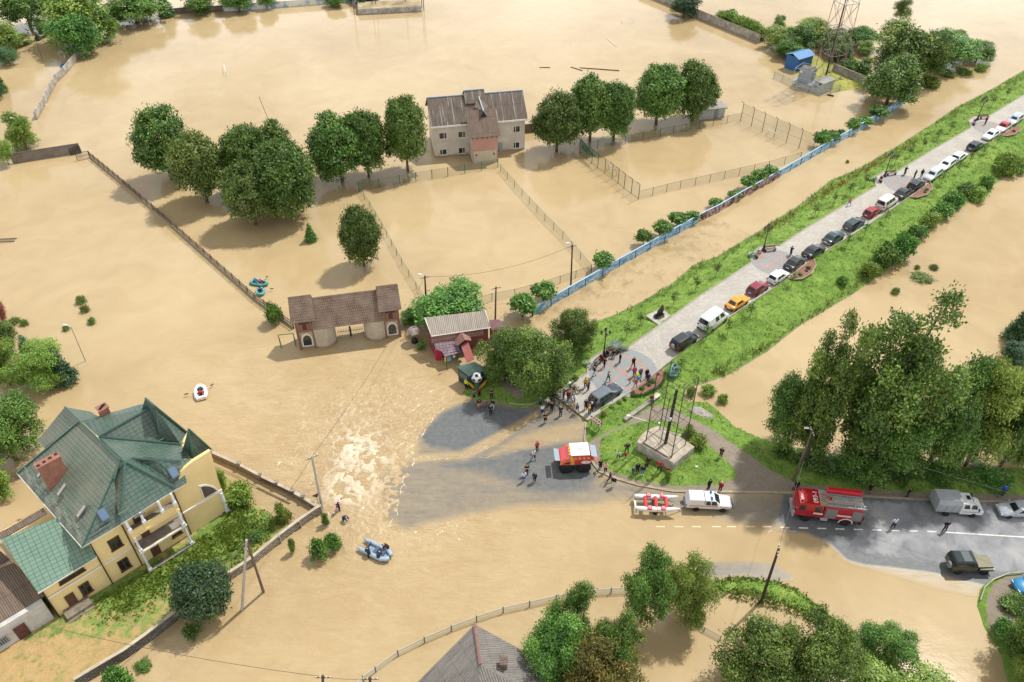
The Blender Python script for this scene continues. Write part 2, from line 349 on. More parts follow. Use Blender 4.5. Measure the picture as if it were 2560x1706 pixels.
# promenade paving
PAVE=tilemat('promenade_paving','#b5b1a7','#a39e94','#827d75',.42,.2,.02,.3,.5,.8,.45,.35,'#857f74')
PAVE2=tilemat('round_paving','#8f9290','#838786','#6a6d6c',.22,.11,.012,.25,.5,.75,.35,.6,'#7b7f7e')
PINK=tilemat('pink_paving','#b58f80','#a98476','#8d6d62',.22,.11,.012,.25,.5,.8,.2,.6)
mb=MB(); mb.poly(*[(x,y,float(ez(np.array(x),np.array(y)))+.03) for x,y in PROM][::-1])
def tri_fill(name,poly,m,dz):   # triangulated, draped sheet
    bm=bmesh.new(); vs=[bm.verts.new((x,y,0)) for x,y in poly]; f=bm.faces.new(vs); bmesh.ops.triangulate(bm,faces=[f])
    bmesh.ops.subdivide_edges(bm,edges=[e for e in bm.edges if e.calc_length()>6],cuts=3,use_grid_fill=True); bmesh.ops.triangulate(bm,faces=bm.faces[:])
    for v in bm.verts: v.co.z=float(ez(np.array(v.co.x),np.array(v.co.y)))+dz
    bmesh.ops.recalc_face_normals(bm,faces=bm.faces[:])
    if sum(f.normal.z for f in bm.faces)<0: bmesh.ops.reverse_faces(bm,faces=bm.faces[:])
    k=MB(); bm.verts.index_update(); k.add([v.co.copy() for v in bm.verts],[[v.index for v in f.verts] for f in bm.faces]); bm.free()
    return S(name,k,m)
tri_fill('promenade_pavement',PROM,PAVE,.03)
def disc(c,r,n=40): return [(c.x+r*math.cos(6.2832*i/n),c.y+r*math.sin(6.2832*i/n)) for i in range(n)]
def ringmb(c,r0,r1,dz,n=48):
    mb=MB(); E=lambda x,y:float(ez(np.array(x),np.array(y)))+dz
    for i in range(n):
        a,bb=6.2832*i/n,6.2832*(i+1)/n
        q=[(c.x+r*math.cos(t),c.y+r*math.sin(t)) for r,t in((r0,a),(r1,a),(r1,bb),(r0,bb))]; mb.poly(*[(x,y,E(x,y)) for x,y in q])
    return mb
def stripq(mb,a,b2,w,dz):
    a=Vector(a);b2=Vector(b2); d=(b2-a); d.z=0; d.normalize(); n=Vector((-d.y,d.x,0))*w/2
    mb.poly(*[(q.x,q.y,float(ez(np.array(q.x),np.array(q.y)))+dz) for q in (a-n,b2-n,b2+n,a+n)])
PLAZA=[(1558,932,4.5),(1935,655,3.6),(2262,462,3.6),(2478,322,3.4)]
for i,(x,y,r) in enumerate(PLAZA):
    c=EP(x,y); mb=MB(); E=lambda x,y:float(ez(np.array(x),np.array(y)))
    d=[q for q in disc(c,r*1.0)]
    mb.add([(q[0],q[1],E(*q)+.036) for q in d]+[(c.x,c.y,E(c.x,c.y)+.036)],[[k,(k+1)%len(d),len(d)] for k in range(len(d))])
    o=S('plaza_pavement',mb,PAVE2)
    k=ringmb(c,r*.62,r*.7,.042)
    for t in (.75,2.32):
        dv=Vector((math.cos(t),math.sin(t),0))*r*.62
        stripq(k,c-dv,c+dv,.32,.046 if t<1 else .05)
    S('plaza_path',k,PINK)
KERB=mat('kerb_stone','#a8a190',.9,var=.35,vs=1.2)
def kerb(pts,h=.1,w=.09):
    mb=MB(); mb.path(pts,w,4); S('kerb',mb,KERB)
kerb([p+Vector((0,0,.06)) for p in pl]); kerb([p+Vector((0,0,.06)) for p in pr])
kerb([pl[0]+Vector((0,0,.0)),EP(1432,1022),pr[0]+Vector((0,0,0))])
kerb([P(x,y,.12) for x,y in [(1465,1056),(1461,1099),(1470,1130)]])
kerb([P(x,y,.1) for x,y in [(1474,1146),(1483,1160),(1498,1180),(1542,1198),(1596,1214),(1680,1229),(1800,1231),(1920,1232),(2160,1241),(2312,1249),(2450,1254),(2800,1264)]])
kerb([P(x,y,.1) for x,y in [(1273,1008),(1300,1012),(1330,1010),(1360,1000),(1387,992)]])
# ---- the flooded road
DRY=[(1960,1236),(2160,1243),(2312,1251),(2450,1256),(2900,1268),(2900,1530),(2560,1482),(2470,1466),(2400,1450),(2330,1432),(2240,1421),(2160,1413),(2118,1402),(2092,1378),(2062,1352),(2015,1333),(1975,1325),(1945,1300)]
SOFT=[(1500,1195),(1596,1214),(1680,1229),(1800,1231),(1960,1236),(1990,1330),(1900,1316),(1800,1296),(1700,1275),(1580,1250),(1500,1230)]
A1=[(1052,1092),(1080,1055),(1110,1030),(1175,1002),(1232,1014),(1340,1026),(1310,1056),(1250,1088),(1205,1116),(1160,1128),(1075,1118)]
A1b=[(1330,1025),(1385,995),(1440,1040),(1400,1068),(1330,1085),(1260,1118),(1240,1105)]
A2=[(1110,1166),(1190,1148),(1260,1132),(1340,1112),(1420,1100),(1470,1150),(1490,1195),(1470,1222),(1410,1232),(1330,1226),(1270,1205),(1220,1180)]
A3=[(955,1190),(1035,1150),(1050,1092),(1108,1030),(1180,1000),(1390,996),(1465,1052),(1490,1195),(1560,1240),(1480,1262),(1300,1265),(1150,1290),(1020,1325),(962,1300)]
A4=[(1735,1407),(1850,1404),(1935,1410),(1990,1448),(1940,1452),(1850,1442),(1765,1445)]
A5=[(2100,1400),(2330,1432),(2470,1462),(2440,1490),(2340,1470),(2260,1445)]
SED=[(1345,1026),(1356,1036),(1245,1110),(1165,1148),(1035,1158),(1035,1138),(1150,1130),(1225,1092)]
SED2=[(1300,1088),(1400,1062),(1465,1055),(1458,1100),(1380,1112),(1300,1124),(1220,1140)]
def mud(X,Y):
    U,V=pxgrid(X,Y); m=np.ones(X.shape)
    for poly,w,t in ((A3,18,.4),(SOFT,22,.4),(A1b,14,.3),(A1,8,.1),(A2,18,.12),(SED,6,.8),(SED2,10,.72),(A4,7,.35),(A5,10,.7),(DRY,7,0.0)):
        m=lerp(m,t,sstep(-w,w,sdist(poly,U,V)))
    return np.clip(m,0,1)
def wet(X,Y):
    U,V=pxgrid(X,Y); return 1-sstep(10,70,sdist([(2135,1230),(2900,1250),(2900,1500),(2380,1440),(2120,1395),(2040,1350),(2120,1330)],U,V)+18)
am,nt,b=newmat('flooded_asphalt'); wc,nrm,p=water_nodes(nt); mu=attr(nt,'mud'); we=attr(nt,'wet')
fd=(P(1050,1120)-P(1330,1030)); ang=math.atan2(fd.y,fd.x)
mp=nd(nt,'ShaderNodeMapping'); mp.inputs['Rotation'].default_value=(0,0,-ang); mp.inputs['Scale'].default_value=(.18,1.1,1); nt.links.new(p,mp.inputs[0])
st=nz(nt,mp.outputs[0],1.0,6,.65,.8); st2=nz(nt,p,.5,5,.65,1)
k=mth(nt,'ADD',mu,mth(nt,'MULTIPLY',mth(nt,'SUBTRACT',mth(nt,'ADD',mth(nt,'MULTIPLY',st,.7),mth(nt,'MULTIPLY',st2,.3)),.5),mth(nt,'MULTIPLY',mth(nt,'MULTIPLY',mu,mth(nt,'SUBTRACT',1.0,mu)),3.6)))
fm=ramp(nt,k,[(.1,0.0),(.95,1.0)])
gn=nz(nt,p,18.0,3,.7); pt=nz(nt,p,.35,5,.65,.6); pt2=nz(nt,p,1.5,5,.7)
dry=ramp(nt,mth(nt,'ADD',mth(nt,'MULTIPLY',pt,.75),mth(nt,'MULTIPLY',gn,.25)),[(.36,hexl('#6d6e70')),(.5,hexl('#86878a')),(.66,hexl('#9b9a98'))])
wtc=ramp(nt,pt2,[(.3,hexl('#55595b')),(.7,hexl('#6b6d6c'))])
wf=ramp(nt,mth(nt,'ADD',we,mth(nt,'MULTIPLY',mth(nt,'SUBTRACT',pt2,.5),1.1)),[(.35,0.0),(.6,1.0)])
ac=mixc(nt,wf,dry,wtc); nt.links.new(mixc(nt,fm,ac,wc),b.inputs['Base Color'])
rg=mth(nt,'MULTIPLY_ADD',wf,-.42,.82); rg=mixc(nt,fm,rg,(.09,.09,.09,1)); nt.links.new(rg,b.inputs['Roughness']); mv=nd(nt,'ShaderNodeMix',data_type='VECTOR'); nt.links.new(mth(nt,'MULTIPLY_ADD',fm,.9,.06),mv.inputs[0]); nt.links.new(nd(nt,'ShaderNodeNewGeometry').outputs['Normal'],mv.inputs[4]); nt.links.new(nrm,mv.inputs[5]); nt.links.new(mv.outputs[1],b.inputs['Normal']); b.inputs['IOR'].default_value=1.48; nt.links.new(mth(nt,'MULTIPLY_ADD',fm,.38,.12),b.inputs['Specular IOR Level'])
MUDCUT=lambda X,Y:(mud(X,Y)<.995)&(sdist(L1w,X,Y)<.8)
gridmesh('road',-16,66,36,80,.25,lambda X,Y:np.full(X.shape,.012),MUDCUT,am,{'mud':mud,'wet':wet})
WHITE=mat('road_paint','#d9d6cf',.7,var=.3,vs=3.0); PALE=mat('sunk_road_paint','#d3b486',.4)
def dash(px0,px1,m,w=.15,z=.02):
    a=P(px0[0],px0[1],z); b2=P(px1[0],px1[1],z); d=(b2-a).normalized(); n=Vector((-d.y,d.x,0))*w/2
    mb=MB(); mb.poly(a-n,b2-n,b2+n,a+n); return S('road_marking',mb,m)
for i in range(9):
    x=1951+i*45.9; y=1318.8+(x-1951)*.028; dash((x,y),(x+23,y+.6),WHITE if i else PALE)
for x in (1640,1686,1730,1780,1818,1865,1906): dash((x,1317),(x+22,1317.3),PALE)
dash((2364,1331),(2800,1358),WHITE)
# ---- other land
def land(name,poly,h,slope,m,dirtf,res=.4):
    w=W2(poly)
    zf=lambda X,Y:(lambda d:np.where(d<0,d*.3,h*sstep(0,slope,d)+.03*jit(X,Y,1,1.2)*sstep(.3,1.5,d)))(sdist(w,X,Y))
    xs=[p[0] for p in w]; ys=[p[1] for p in w]
    gridmesh(name,min(xs)-1.5,max(xs)+1.5,min(ys)-1.5,max(ys)+1.5,res,zf,lambda X,Y:sdist(w,X,Y)>-1.2,m,{'dirt':dirtf})
    return lambda x,y:float(zf(np.array([[x]]),np.array([[y]]))[0,0])
YARDG=grassmat('yard_ground','#4f672d','#69803e','#86964e','#b39768')
YARD=[(190,1730),(330,1640),(470,1535),(560,1470),(640,1402),(700,1358),(745,1320),(700,1300),(640,1262),(600,1225),(560,1185),(525,1160),(440,1200),(300,1300),(120,1480),(-150,1560),(-150,1730)]
LUSH=[(240,1500),(300,1450),(380,1425),(490,1350),(560,1280),(600,1260),(640,1290),(640,1340),(560,1400),(480,1420),(400,1470),(300,1520)]
YZ=land('yard_ground',YARD,.3,1.2,YARDG,lambda X,Y:(lambda U,V:np.clip(.54-.52*sstep(-15,20,sdist(LUSH,U,V))+.25*sstep(1560,1500,0*U+V)*0+.12*(V>1600),0,1))(*pxgrid(X,Y,.3)))
land('bank_ground',[(1765,1450),(1850,1442),(1930,1448),(1990,1470),(2030,1500),(2080,1540),(2128,1575),(2100,1590),(2050,1565),(1980,1522),(1900,1492),(1800,1484)],.22,1.2,GRASS,lambda X,Y:0*X+.25)
BANK2=[(2498,1441),(2468,1452),(2447,1474),(2441,1514),(2458,1565),(2476,1597),(2501,1637),(2518,1706),(2530,1790),(2760,1790),(2760,1420),(2560,1430)]
CZ=land('corner_ground',BANK2,.25,.8,GRASS,lambda X,Y:(lambda U,V:.95*sstep(-8,10,sdist([(2525,1435),(2640,1425),(2640,1470),(2550,1500),(2530,1600),(2560,1700),(2530,1640),(2470,1575),(2462,1500),(2485,1455)],U,V)))(*pxgrid(X,Y,.2)))
kerb([P(x,y,.3) for x,y in [(2451,1500),(2462,1468),(2485,1448),(2520,1434),(2600,1428)]])
ISLE=[(1968,172),(1990,188),(2040,212),(2078,234),(2150,222),(2195,202),(2180,180),(2120,165),(2030,140),(1985,152)]
IZ=land('island_ground',ISLE,.3,2.0,grassmat('island_grass','#6c7433','#8f8f48','#a8a055','#b39a67'),lambda X,Y:0*X+.35)

# broken foam lines where the sheet flow meets the asphalt
FOAM=mat('foam_line','#c9bb9f',.7)
def foamline(px,w,seed,gap=.25):
    rr=random.Random(seed); pts=[P(x,y,.03) for x,y in px]; mb=MB(); out=[]
    for a,b2 in zip(pts,pts[1:]):
        n=max(2,int((b2-a).length/.22)); out+=[a.lerp(b2,i/n) for i in range(n)]
    off=[noise.noise(Vector((i*.21,seed,0)))*.35 for i in range(len(out))]
    for i in range(len(out)-1):
        if noise.noise(Vector((i*.17,seed*3.1,2)))<.02: continue
        d=(out[i+1]-out[i]).normalized(); n=Vector((-d.y,d.x,0)); w0=.42*w*abs(.3+noise.noise(Vector((i*.5,seed,5)))); w1=.42*w*abs(.3+noise.noise(Vector(((i+1)*.5,seed,5))))
        p0=out[i]+n*off[i]; p1=out[i+1]+n*off[i+1]; mb.poly(p0-n*w0,p1-n*w1,p1+n*w1,p0+n*w0)
    S('water_foam',mb,FOAM)
for i,(px,w) in enumerate((([(1140,992),(1110,1018),(1085,1046),(1062,1076),(1050,1100),(1018,1128),(1036,1150),(1030,1166),(1010,1182),(1005,1215),(1000,1245),(988,1290),(970,1325)],.26),([(1016,1120),(1040,1140),(1036,1165)],.3),([(1340,1034),(1270,1085),(1210,1120),(1150,1142),(1060,1152)],.12),([(1335,1040),(1290,1078),(1230,1116),(1160,1146)],.1),([(1921,1331),(1945,1327),(1975,1326),(1996,1330)],.28),([(1980,1357),(2000,1362),(2020,1360),(2042,1368)],.22),([(2048,1388),(2070,1395),(2092,1409)],.14),([(1462,1062),(1380,1108),(1300,1126),(1220,1142),(1150,1152)],.08))): foamline(px,w,i+1)
# ================================================================ VEGETATION
def leafmat(name,dark,mid,light,trans=.2):
    m=bpy.data.materials.new(name); m.use_nodes=True; nt=m.node_tree; nt.nodes.clear()
    o=nd(nt,'ShaderNodeOutputMaterial'); b=nd(nt,'ShaderNodeBsdfPrincipled'); t=nd(nt,'ShaderNodeBsdfTranslucent'); x=nd(nt,'ShaderNodeMixShader',i_0=trans)
    c=ramp(nt,attr(nt,'tint'),[(.05,hexl(dark)),(.5,hexl(mid)),(.95,hexl(light))])
    oi=nd(nt,'ShaderNodeObjectInfo'); hv=nd(nt,'ShaderNodeHueSaturation'); nt.links.new(c,hv.inputs['Color'])
    nt.links.new(mth(nt,'MULTIPLY_ADD',oi.outputs['Random'],.03,.485),hv.inputs['Hue']); nt.links.new(mth(nt,'MULTIPLY_ADD',oi.outputs['Random'],.32,.72),hv.inputs['Value'])
    nt.links.new(hv.outputs[0],b.inputs['Base Color']); nt.links.new(hv.outputs[0],t.inputs['Color'])
    b.inputs['Roughness'].default_value=.5; b.inputs['Specular IOR Level'].default_value=.35
    nt.links.new(b.outputs[0],x.inputs[1]); nt.links.new(t.outputs[0],x.inputs[2]); nt.links.new(x.outputs[0],o.inputs[0]); return m
LEAF={'dark':leafmat('leaf_hornbeam','#334c1d','#4e6d26','#7c9640'),
 'mid':leafmat('leaf_broad','#3b5c28','#588034','#87aa4c'),
 'olive':leafmat('leaf_olive','#3a5120','#597530','#8aa048'),
 'lime':leafmat('leaf_lime','#55752f','#7d9a3f','#a8ba58'),
 'blue':leafmat('leaf_bluish','#3a5838','#557649','#7d9a66'),
 'gold':leafmat('leaf_gold','#4f4d22','#71692e','#9a8a3e'),
 'ever':leafmat('leaf_evergreen','#26402c','#3b5a38','#587a49'),
 'silver':leafmat('leaf_silver','#7e9a7c','#a3bda0','#cfdccb'),
 'red':leafmat('leaf_red','#7a3a3a','#9a5048','#a06a4c'),
 'weed':leafmat('leaf_weed','#4f6a2e','#738d40','#9aab5a')}
BARK=mat('bark','#6a5c4c',.95,var=.5,vs=3.0); BARKL=mat('bark_pale','#8d8372',.95,var=.5,vs=3.0)
def leafmesh(name,C,A,Sd,tint,m):
    """C centres, A half long axis, Sd half side axis (N,3)"""
    n=len(C); V=np.empty((n,4,3)); V[:,0]=C-A; V[:,1]=C+Sd-A*.15; V[:,2]=C+A; V[:,3]=C-Sd-A*.15
    me=bpy.data.meshes.new(name); me.vertices.add(n*4); me.vertices.foreach_set('co',V.ravel().astype(np.float32))
    me.loops.add(n*4); me.loops.foreach_set('vertex_index',np.arange(n*4,dtype=np.int32)); me.polygons.add(n)
    me.polygons.foreach_set('loop_start',np.arange(0,n*4,4,dtype=np.int32))
    at=me.attributes.new('tint','FLOAT','FACE'); at.data.foreach_set('value',np.clip(tint,0,1).astype(np.float32))
    me.materials.append(m); me.update(); me.validate(); return me
def unit(v): return v/(np.linalg.norm(v,axis=-1,keepdims=True)+1e-9)
def crownmesh(name,lobes,nspray,per,ll,lw,m,droop=.5,depth=.18,sprayr=.35,up=.0,seed=0):
    r=np.random.default_rng(seed); lobes=np.array(lobes,float)
    wgt=(lobes[:,3]*lobes[:,4]+lobes[:,4]*lobes[:,5]+lobes[:,3]*lobes[:,5]); wgt/=wgt.sum()
    k=r.choice(len(lobes),nspray,p=wgt); d=unit(r.normal(size=(nspray,3))); d[:,2]=np.where(d[:,2]<-.55,-d[:,2],d[:,2])
    rad=1-np.abs(r.normal(size=nspray))*depth; rad=np.where(r.random(nspray)<.1,1.07,rad)
    Q=lobes[k,:3]+d*lobes[k,3:6]; ph=seed%7
    nv=np.sin(Q[:,0]*1.9+ph+1.3*np.sin(Q[:,1]*1.3))*np.sin(Q[:,1]*2.1+ph*2+np.sin(Q[:,2]*1.7))+.6*np.sin(Q[:,2]*2.6+Q[:,0]*1.1+ph)
    keep=(nv>-.35)|(r.random(nspray)<.3); k,d,rad,nv=k[keep],d[keep],rad[keep],nv[keep]; nspray=len(k)
    C=lobes[k,:3]+d*lobes[k,3:6]*(rad*(1+(.04 if len(lobes)==10 else .09)*nv))[:,None]
    out=unit(d/lobes[k,3:6])
    lt=r.normal(0,.13,len(lobes)); st=r.normal(.5,.17,nspray)+lt[k]
    ax=unit(out*.38+np.array([0,0,-droop*.9+up])+r.normal(size=(nspray,3))*.5)
    Cl=np.repeat(C,per,0)+r.normal(size=(nspray*per,3))*sprayr*np.array([1,1,.6])
    A=unit(np.repeat(ax,per,0)+r.normal(size=(nspray*per,3))*.45)
    nn=unit(np.repeat(out,per,0)*1.0+np.array([0,0,.55])+r.normal(size=(nspray*per,3))*.38)
    Sd=unit(np.cross(A,nn)); sz=r.uniform(.65,1.3,nspray*per)[:,None]
    return leafmesh(name,Cl,A*ll*.5*sz,Sd*lw*.5*sz,np.repeat(st,per)+r.normal(0,.13,nspray*per),m)
def limbs(name,h,r0,lobes,n=5,fork=.35,m=None,seed=0,lean=0):
    rr=random.Random(seed); mb=MB(); top=Vector((lean,0,h*.8))
    mb.path([(0,0,-1.2),(lean*.2,.05,h*.2),(lean*.5,-.05,h*.5),top],[r0*1.15,r0*.85,r0*.6,r0*.15],7)
    for i in range(n):
        L=lobes[i%len(lobes)]; t=rr.uniform(fork*.6,fork*1.5); b0=Vector((lean*t,0,h*t)); e=Vector((L[0],L[1],L[2]))+Vector((rr.uniform(-.4,.4)*L[3],rr.uniform(-.4,.4)*L[4],rr.uniform(-.1,.4)*L[5]))
        md=b0.lerp(e,.5)+Vector((0,0,.08*h)); mb.path([b0,md,e],[r0*.5,r0*.33,r0*.08],5)
        for j in range(2):
            e2=e+Vector((rr.uniform(-1,1)*L[3]*.6,rr.uniform(-1,1)*L[4]*.6,rr.uniform(0,.5)*L[5])); mb.path([md,md.lerp(e2,.6)+Vector((0,0,.3)),e2],[r0*.24,r0*.14,r0*.04],4)
    o=mb.build(name,m or BARK,None,True); me=o.data; bpy.data.objects.remove(o); return me
def blobs(n,R,z0,z1,seed,core=.55,small=.45,wild=0.0):
    rr=random.Random(seed); zc=(z0+z1)/2; hz=(z1-z0)/2; L=[(0,0,zc,R*core*1.25,R*core*1.25,hz*.85)]
    for i in range(n):
        a=6.2832*i/n+rr.uniform(-.5,.5); zz=rr.uniform(-.85,.85); q=math.sqrt(max(.08,1-zz*zz)); s=rr.uniform(small*(.75-wild*.35),small*(1.2+wild*.2)); k=1+rr.uniform(-wild,wild)*.35
        L.append((R*k*(1-s*.8)*q*math.cos(a),R*k*(1-s*.8)*q*math.sin(a),zc+zz*hz*(1-s*.5),R*s,R*s,hz*s*1.05))
    return L
PROTO={}
def proto(kind):
    if kind in PROTO: return PROTO[kind]
    base,leaf=kind.split(':'); sd=sum(map(ord,kind)); m=LEAF[leaf]; v=base[-1]; b=base[:-1]; sd2=int(v)*17+sd
    if b=='dense':      # clipped, tight street tree with drooping sprays
        L=[(0,0,5.4,3.7,3.7,4.5)]+blobs(9,4.1,.9,10.0,sd2,.75,.42); cm=crownmesh('crown',L,4300,6,.42,.2,m,.75,.1,.32,seed=sd2); tm=limbs('trunk',9,.28,L,5,.3,BARK,sd2); H,R,hb=10.1,4.3,.7
    elif b=='broad':
        L=blobs(17,4.0,-.2,9.2,sd2,.5,.4,1.0); cm=crownmesh('crown',L,2300,8,.36,.22,m,.3,.2,.36,seed=sd2); tm=limbs('trunk',8.5,.26,L,8,.28,BARK,sd2); H,R,hb=9.3,4.2,0
    elif b=='loose':
        L=blobs(20,4.0,.3,9.4,sd2,.36,.32,1.0); cm=crownmesh('crown',L,2100,7,.34,.19,m,.15,.3,.45,seed=sd2); tm=limbs('trunk',9,.2,L,10,.25,BARK,sd2); H,R,hb=9.5,4.2,.3
    elif b=='near':
        L=blobs(24,4.0,.2,9.0,sd2,.42,.32,1.0); cm=crownmesh('crown',L,4300,8,.25,.15,m,.2,.24,.3,seed=sd2); tm=limbs('trunk',8.5,.26,L,9,.28,BARK,sd2); H,R,hb=9.3,4.2,.2
    elif b=='poplar':
        rr=random.Random(sd2); L=[]
        for st in range(13):
            a=6.2832*st/13+rr.uniform(-.4,.4); q=4.2*math.sqrt(rr.uniform(.05,1)); top=rr.uniform(9,15.5)*(1.1-.06*q)
            for k in range(4):
                t=(k+1)/4; sz=rr.uniform(.75,1.35); L.append((q*(.55+.5*t)*math.cos(a)+rr.uniform(-.5,.5),q*(.55+.5*t)*math.sin(a)+rr.uniform(-.5,.5),1+top*t*.9,sz*1.05,sz*1.05,sz*1.7))
        cm=crownmesh('crown',L,6000,8,.3,.19,m,.05,.3,.34,up=.3,seed=sd2); tm=limbs('trunk',15,.34,L,26,.3,BARK,sd2); H,R,hb=16.0,5.3,.6
    elif b=='conif':
        L=[(0,0,.6+i*.72,2.0*(1-i/10.5),2.0*(1-i/10.5),.55) for i in range(10)]; cm=crownmesh('crown',L,750,7,.5,.14,m,.25,.15,.2,seed=sd2); tm=limbs('trunk',7.5,.14,L,4,.3,BARK,sd2); H,R,hb=7.8,2.1,.2
    elif b=='bush':
        L=blobs(10,1.6,-.1,2.1,sd2,.5,.45,1.2); cm=crownmesh('crown',L,460,8,.3,.18,m,.1,.22,.26,up=.2,seed=sd2); tm=limbs('trunk',1.5,.06,L,6,.2,BARK,sd2); H,R,hb=2.1,1.7,0
    elif b=='round':    # small mop-headed tree
        L=blobs(7,1.35,1.0,2.9,sd2,.72,.45); cm=crownmesh('crown',L,330,7,.36,.22,m,.35,.12,.2,seed=sd2); tm=limbs('trunk',2.5,.08,L,4,.35,BARK,sd2); H,R,hb=3.0,1.45,.9
    elif b=='sapl':
        L=[(0,0,1.7,.38,.38,.7),(.1,.05,1.2,.3,.3,.4)]; cm=crownmesh('crown',L,40,5,.24,.12,m,.1,.3,.2,up=.3,seed=sd2); tm=limbs('trunk',2.3,.035,L,2,.4,BARK,sd2); H,R,hb=2.5,.45,.8
    elif b=='ballp':    # clipped evergreen / big round
        L=[(0,0,3.6,3.2,3.2,3.4)]+blobs(10,3.6,.2,7.2,sd2,.75,.4); cm=crownmesh('crown',L,3000,8,.3,.2,m,.2,.12,.3,seed=sd2); tm=limbs('trunk',6,.25,L,6,.2,BARK,sd2); H,R,hb=7.3,3.7,.2
    elif b=='tuft':     # reed or weed dome standing in water
        L=[(0,0,.1,.8,.8,.55)]; cm=crownmesh('crown',L,130,5,.5,.08,m,0,.2,.16,up=.7,seed=sd2); tm=None; H,R,hb=.85,.85,0
    PROTO[kind]=(cm,tm,H,R,hb); return PROTO[kind]
NT=0
def plant(kind,base,h,r,label,cat='tree',group=None,name=None,rz=None):
    global NT; NT+=1; cm,tm,H,R,hb=proto(kind)
    nm=name or ({'bush':'bush','tuft':'grass_clump','sapl':'sapling','conif':'conifer','round':'small_tree'}.get(kind.split(':')[0][:-1],'tree'))
    if tm is None:
        e=bpy.data.objects.new(nm,cm); COL.objects.link(e); e.location=base; e.rotation_euler=(0,0,(NT*2.399)%6.28); tag(e,label,cat,group); e.scale=(r/R,r/R,h/H); return e
    e=T(nm,label,cat,base,(NT*2.399)%6.28 if rz is None else rz,group); e.scale=(r/R,r/R,h/H)
    for me,n in ((cm,'crown'),(tm,'trunk')):
        o=bpy.data.objects.new(n,me); COL.objects.link(o); o.parent=e
    return e
def tree(kind,px,py,top,half,label,cat='tree',group=None,z=0.0,name=None,hbf=None):
    """base pixel, crown top pixel, crown half width in pixels -> tree of the real height and spread"""
    b=P(px,py,z); ppm=PPM(b+Vector((0,0,3))); r=half/ppm; hb=(proto(kind)[4]/proto(kind)[2]) if hbf is None else hbf
    w=b+Vector((0,0,0)); Y=HT(px,py,top,z); th=math.atan2(CAMH-z-4,b.y); c,s=math.cos(th),math.sin(th)
    lo,hi=.3,60
    for _ in range(50):
        h=(lo+hi)/2; zc=h*(1+hb)/2; bb=h*(1-hb)/2
        if zc*c+math.sqrt((bb*c)**2+(r*s)**2)<Y*c: lo=h
        else: hi=h
    return plant(kind,b,max(lo,.4*r),r,label,cat,group,name)
HG='dark clipped trees standing in the flood'
for k,x,y,t,hw,l in (
 ('dense0:dark',430,449,271,70,'dark round tree at the far left end of the flooded tree row'),
 ('dense1:olive',518,506,331,66,'dark tree second in from the outer end of the flooded row'),
 ('dense2:dark',632,482,316,60,'dark tree at the back of the big clump, mostly hidden by two others'),
 ('dense0:dark',702,470,312,58,'rear tree of the big clump, only its rounded top showing'),
 ('dense1:dark',728,545,350,76,'largest dark tree at the front of the big flooded clump'),
 ('dense2:olive',640,562,406,66,'lower yellowish green tree nearest the camera in the big flooded clump'),
 ('dense0:dark',856,454,289,74,'broad dark tree between the big clump and the house, low crown over the water'),
 ('dense1:dark',922,441,271,52,'narrow dark tree with bare trunk beside the green netting fence corner'),
 ('dense2:dark',1020,428,251,53,'tall dark tree close against the left gable of the two-storey house'),
 ('dense1:dark',910,665,514,50,'lone round tree standing in open water behind the tiled gateway'),
 ('dense0:dark',1392,380,231,60,'first dark tree on the far side of the two-storey house, nearest its right wall'),
 ('dense2:dark',1474,354,197,57,'dark tree in the middle of the three beside the two-storey house'),
 ('dense1:dark',1534,352,202,46,'right one of the three dark trees by the two-storey house'),
 ('dense2:dark',1640,312,168,62,'left one of the pair of dark trees behind the playing-court fence'),
 ('dense0:dark',1729,302,158,55,'right one of the pair of dark trees, next to the small grey shed')): tree(k,x,y,t,hw,l,'tree',HG)
BG='broadleaf trees around the flood'
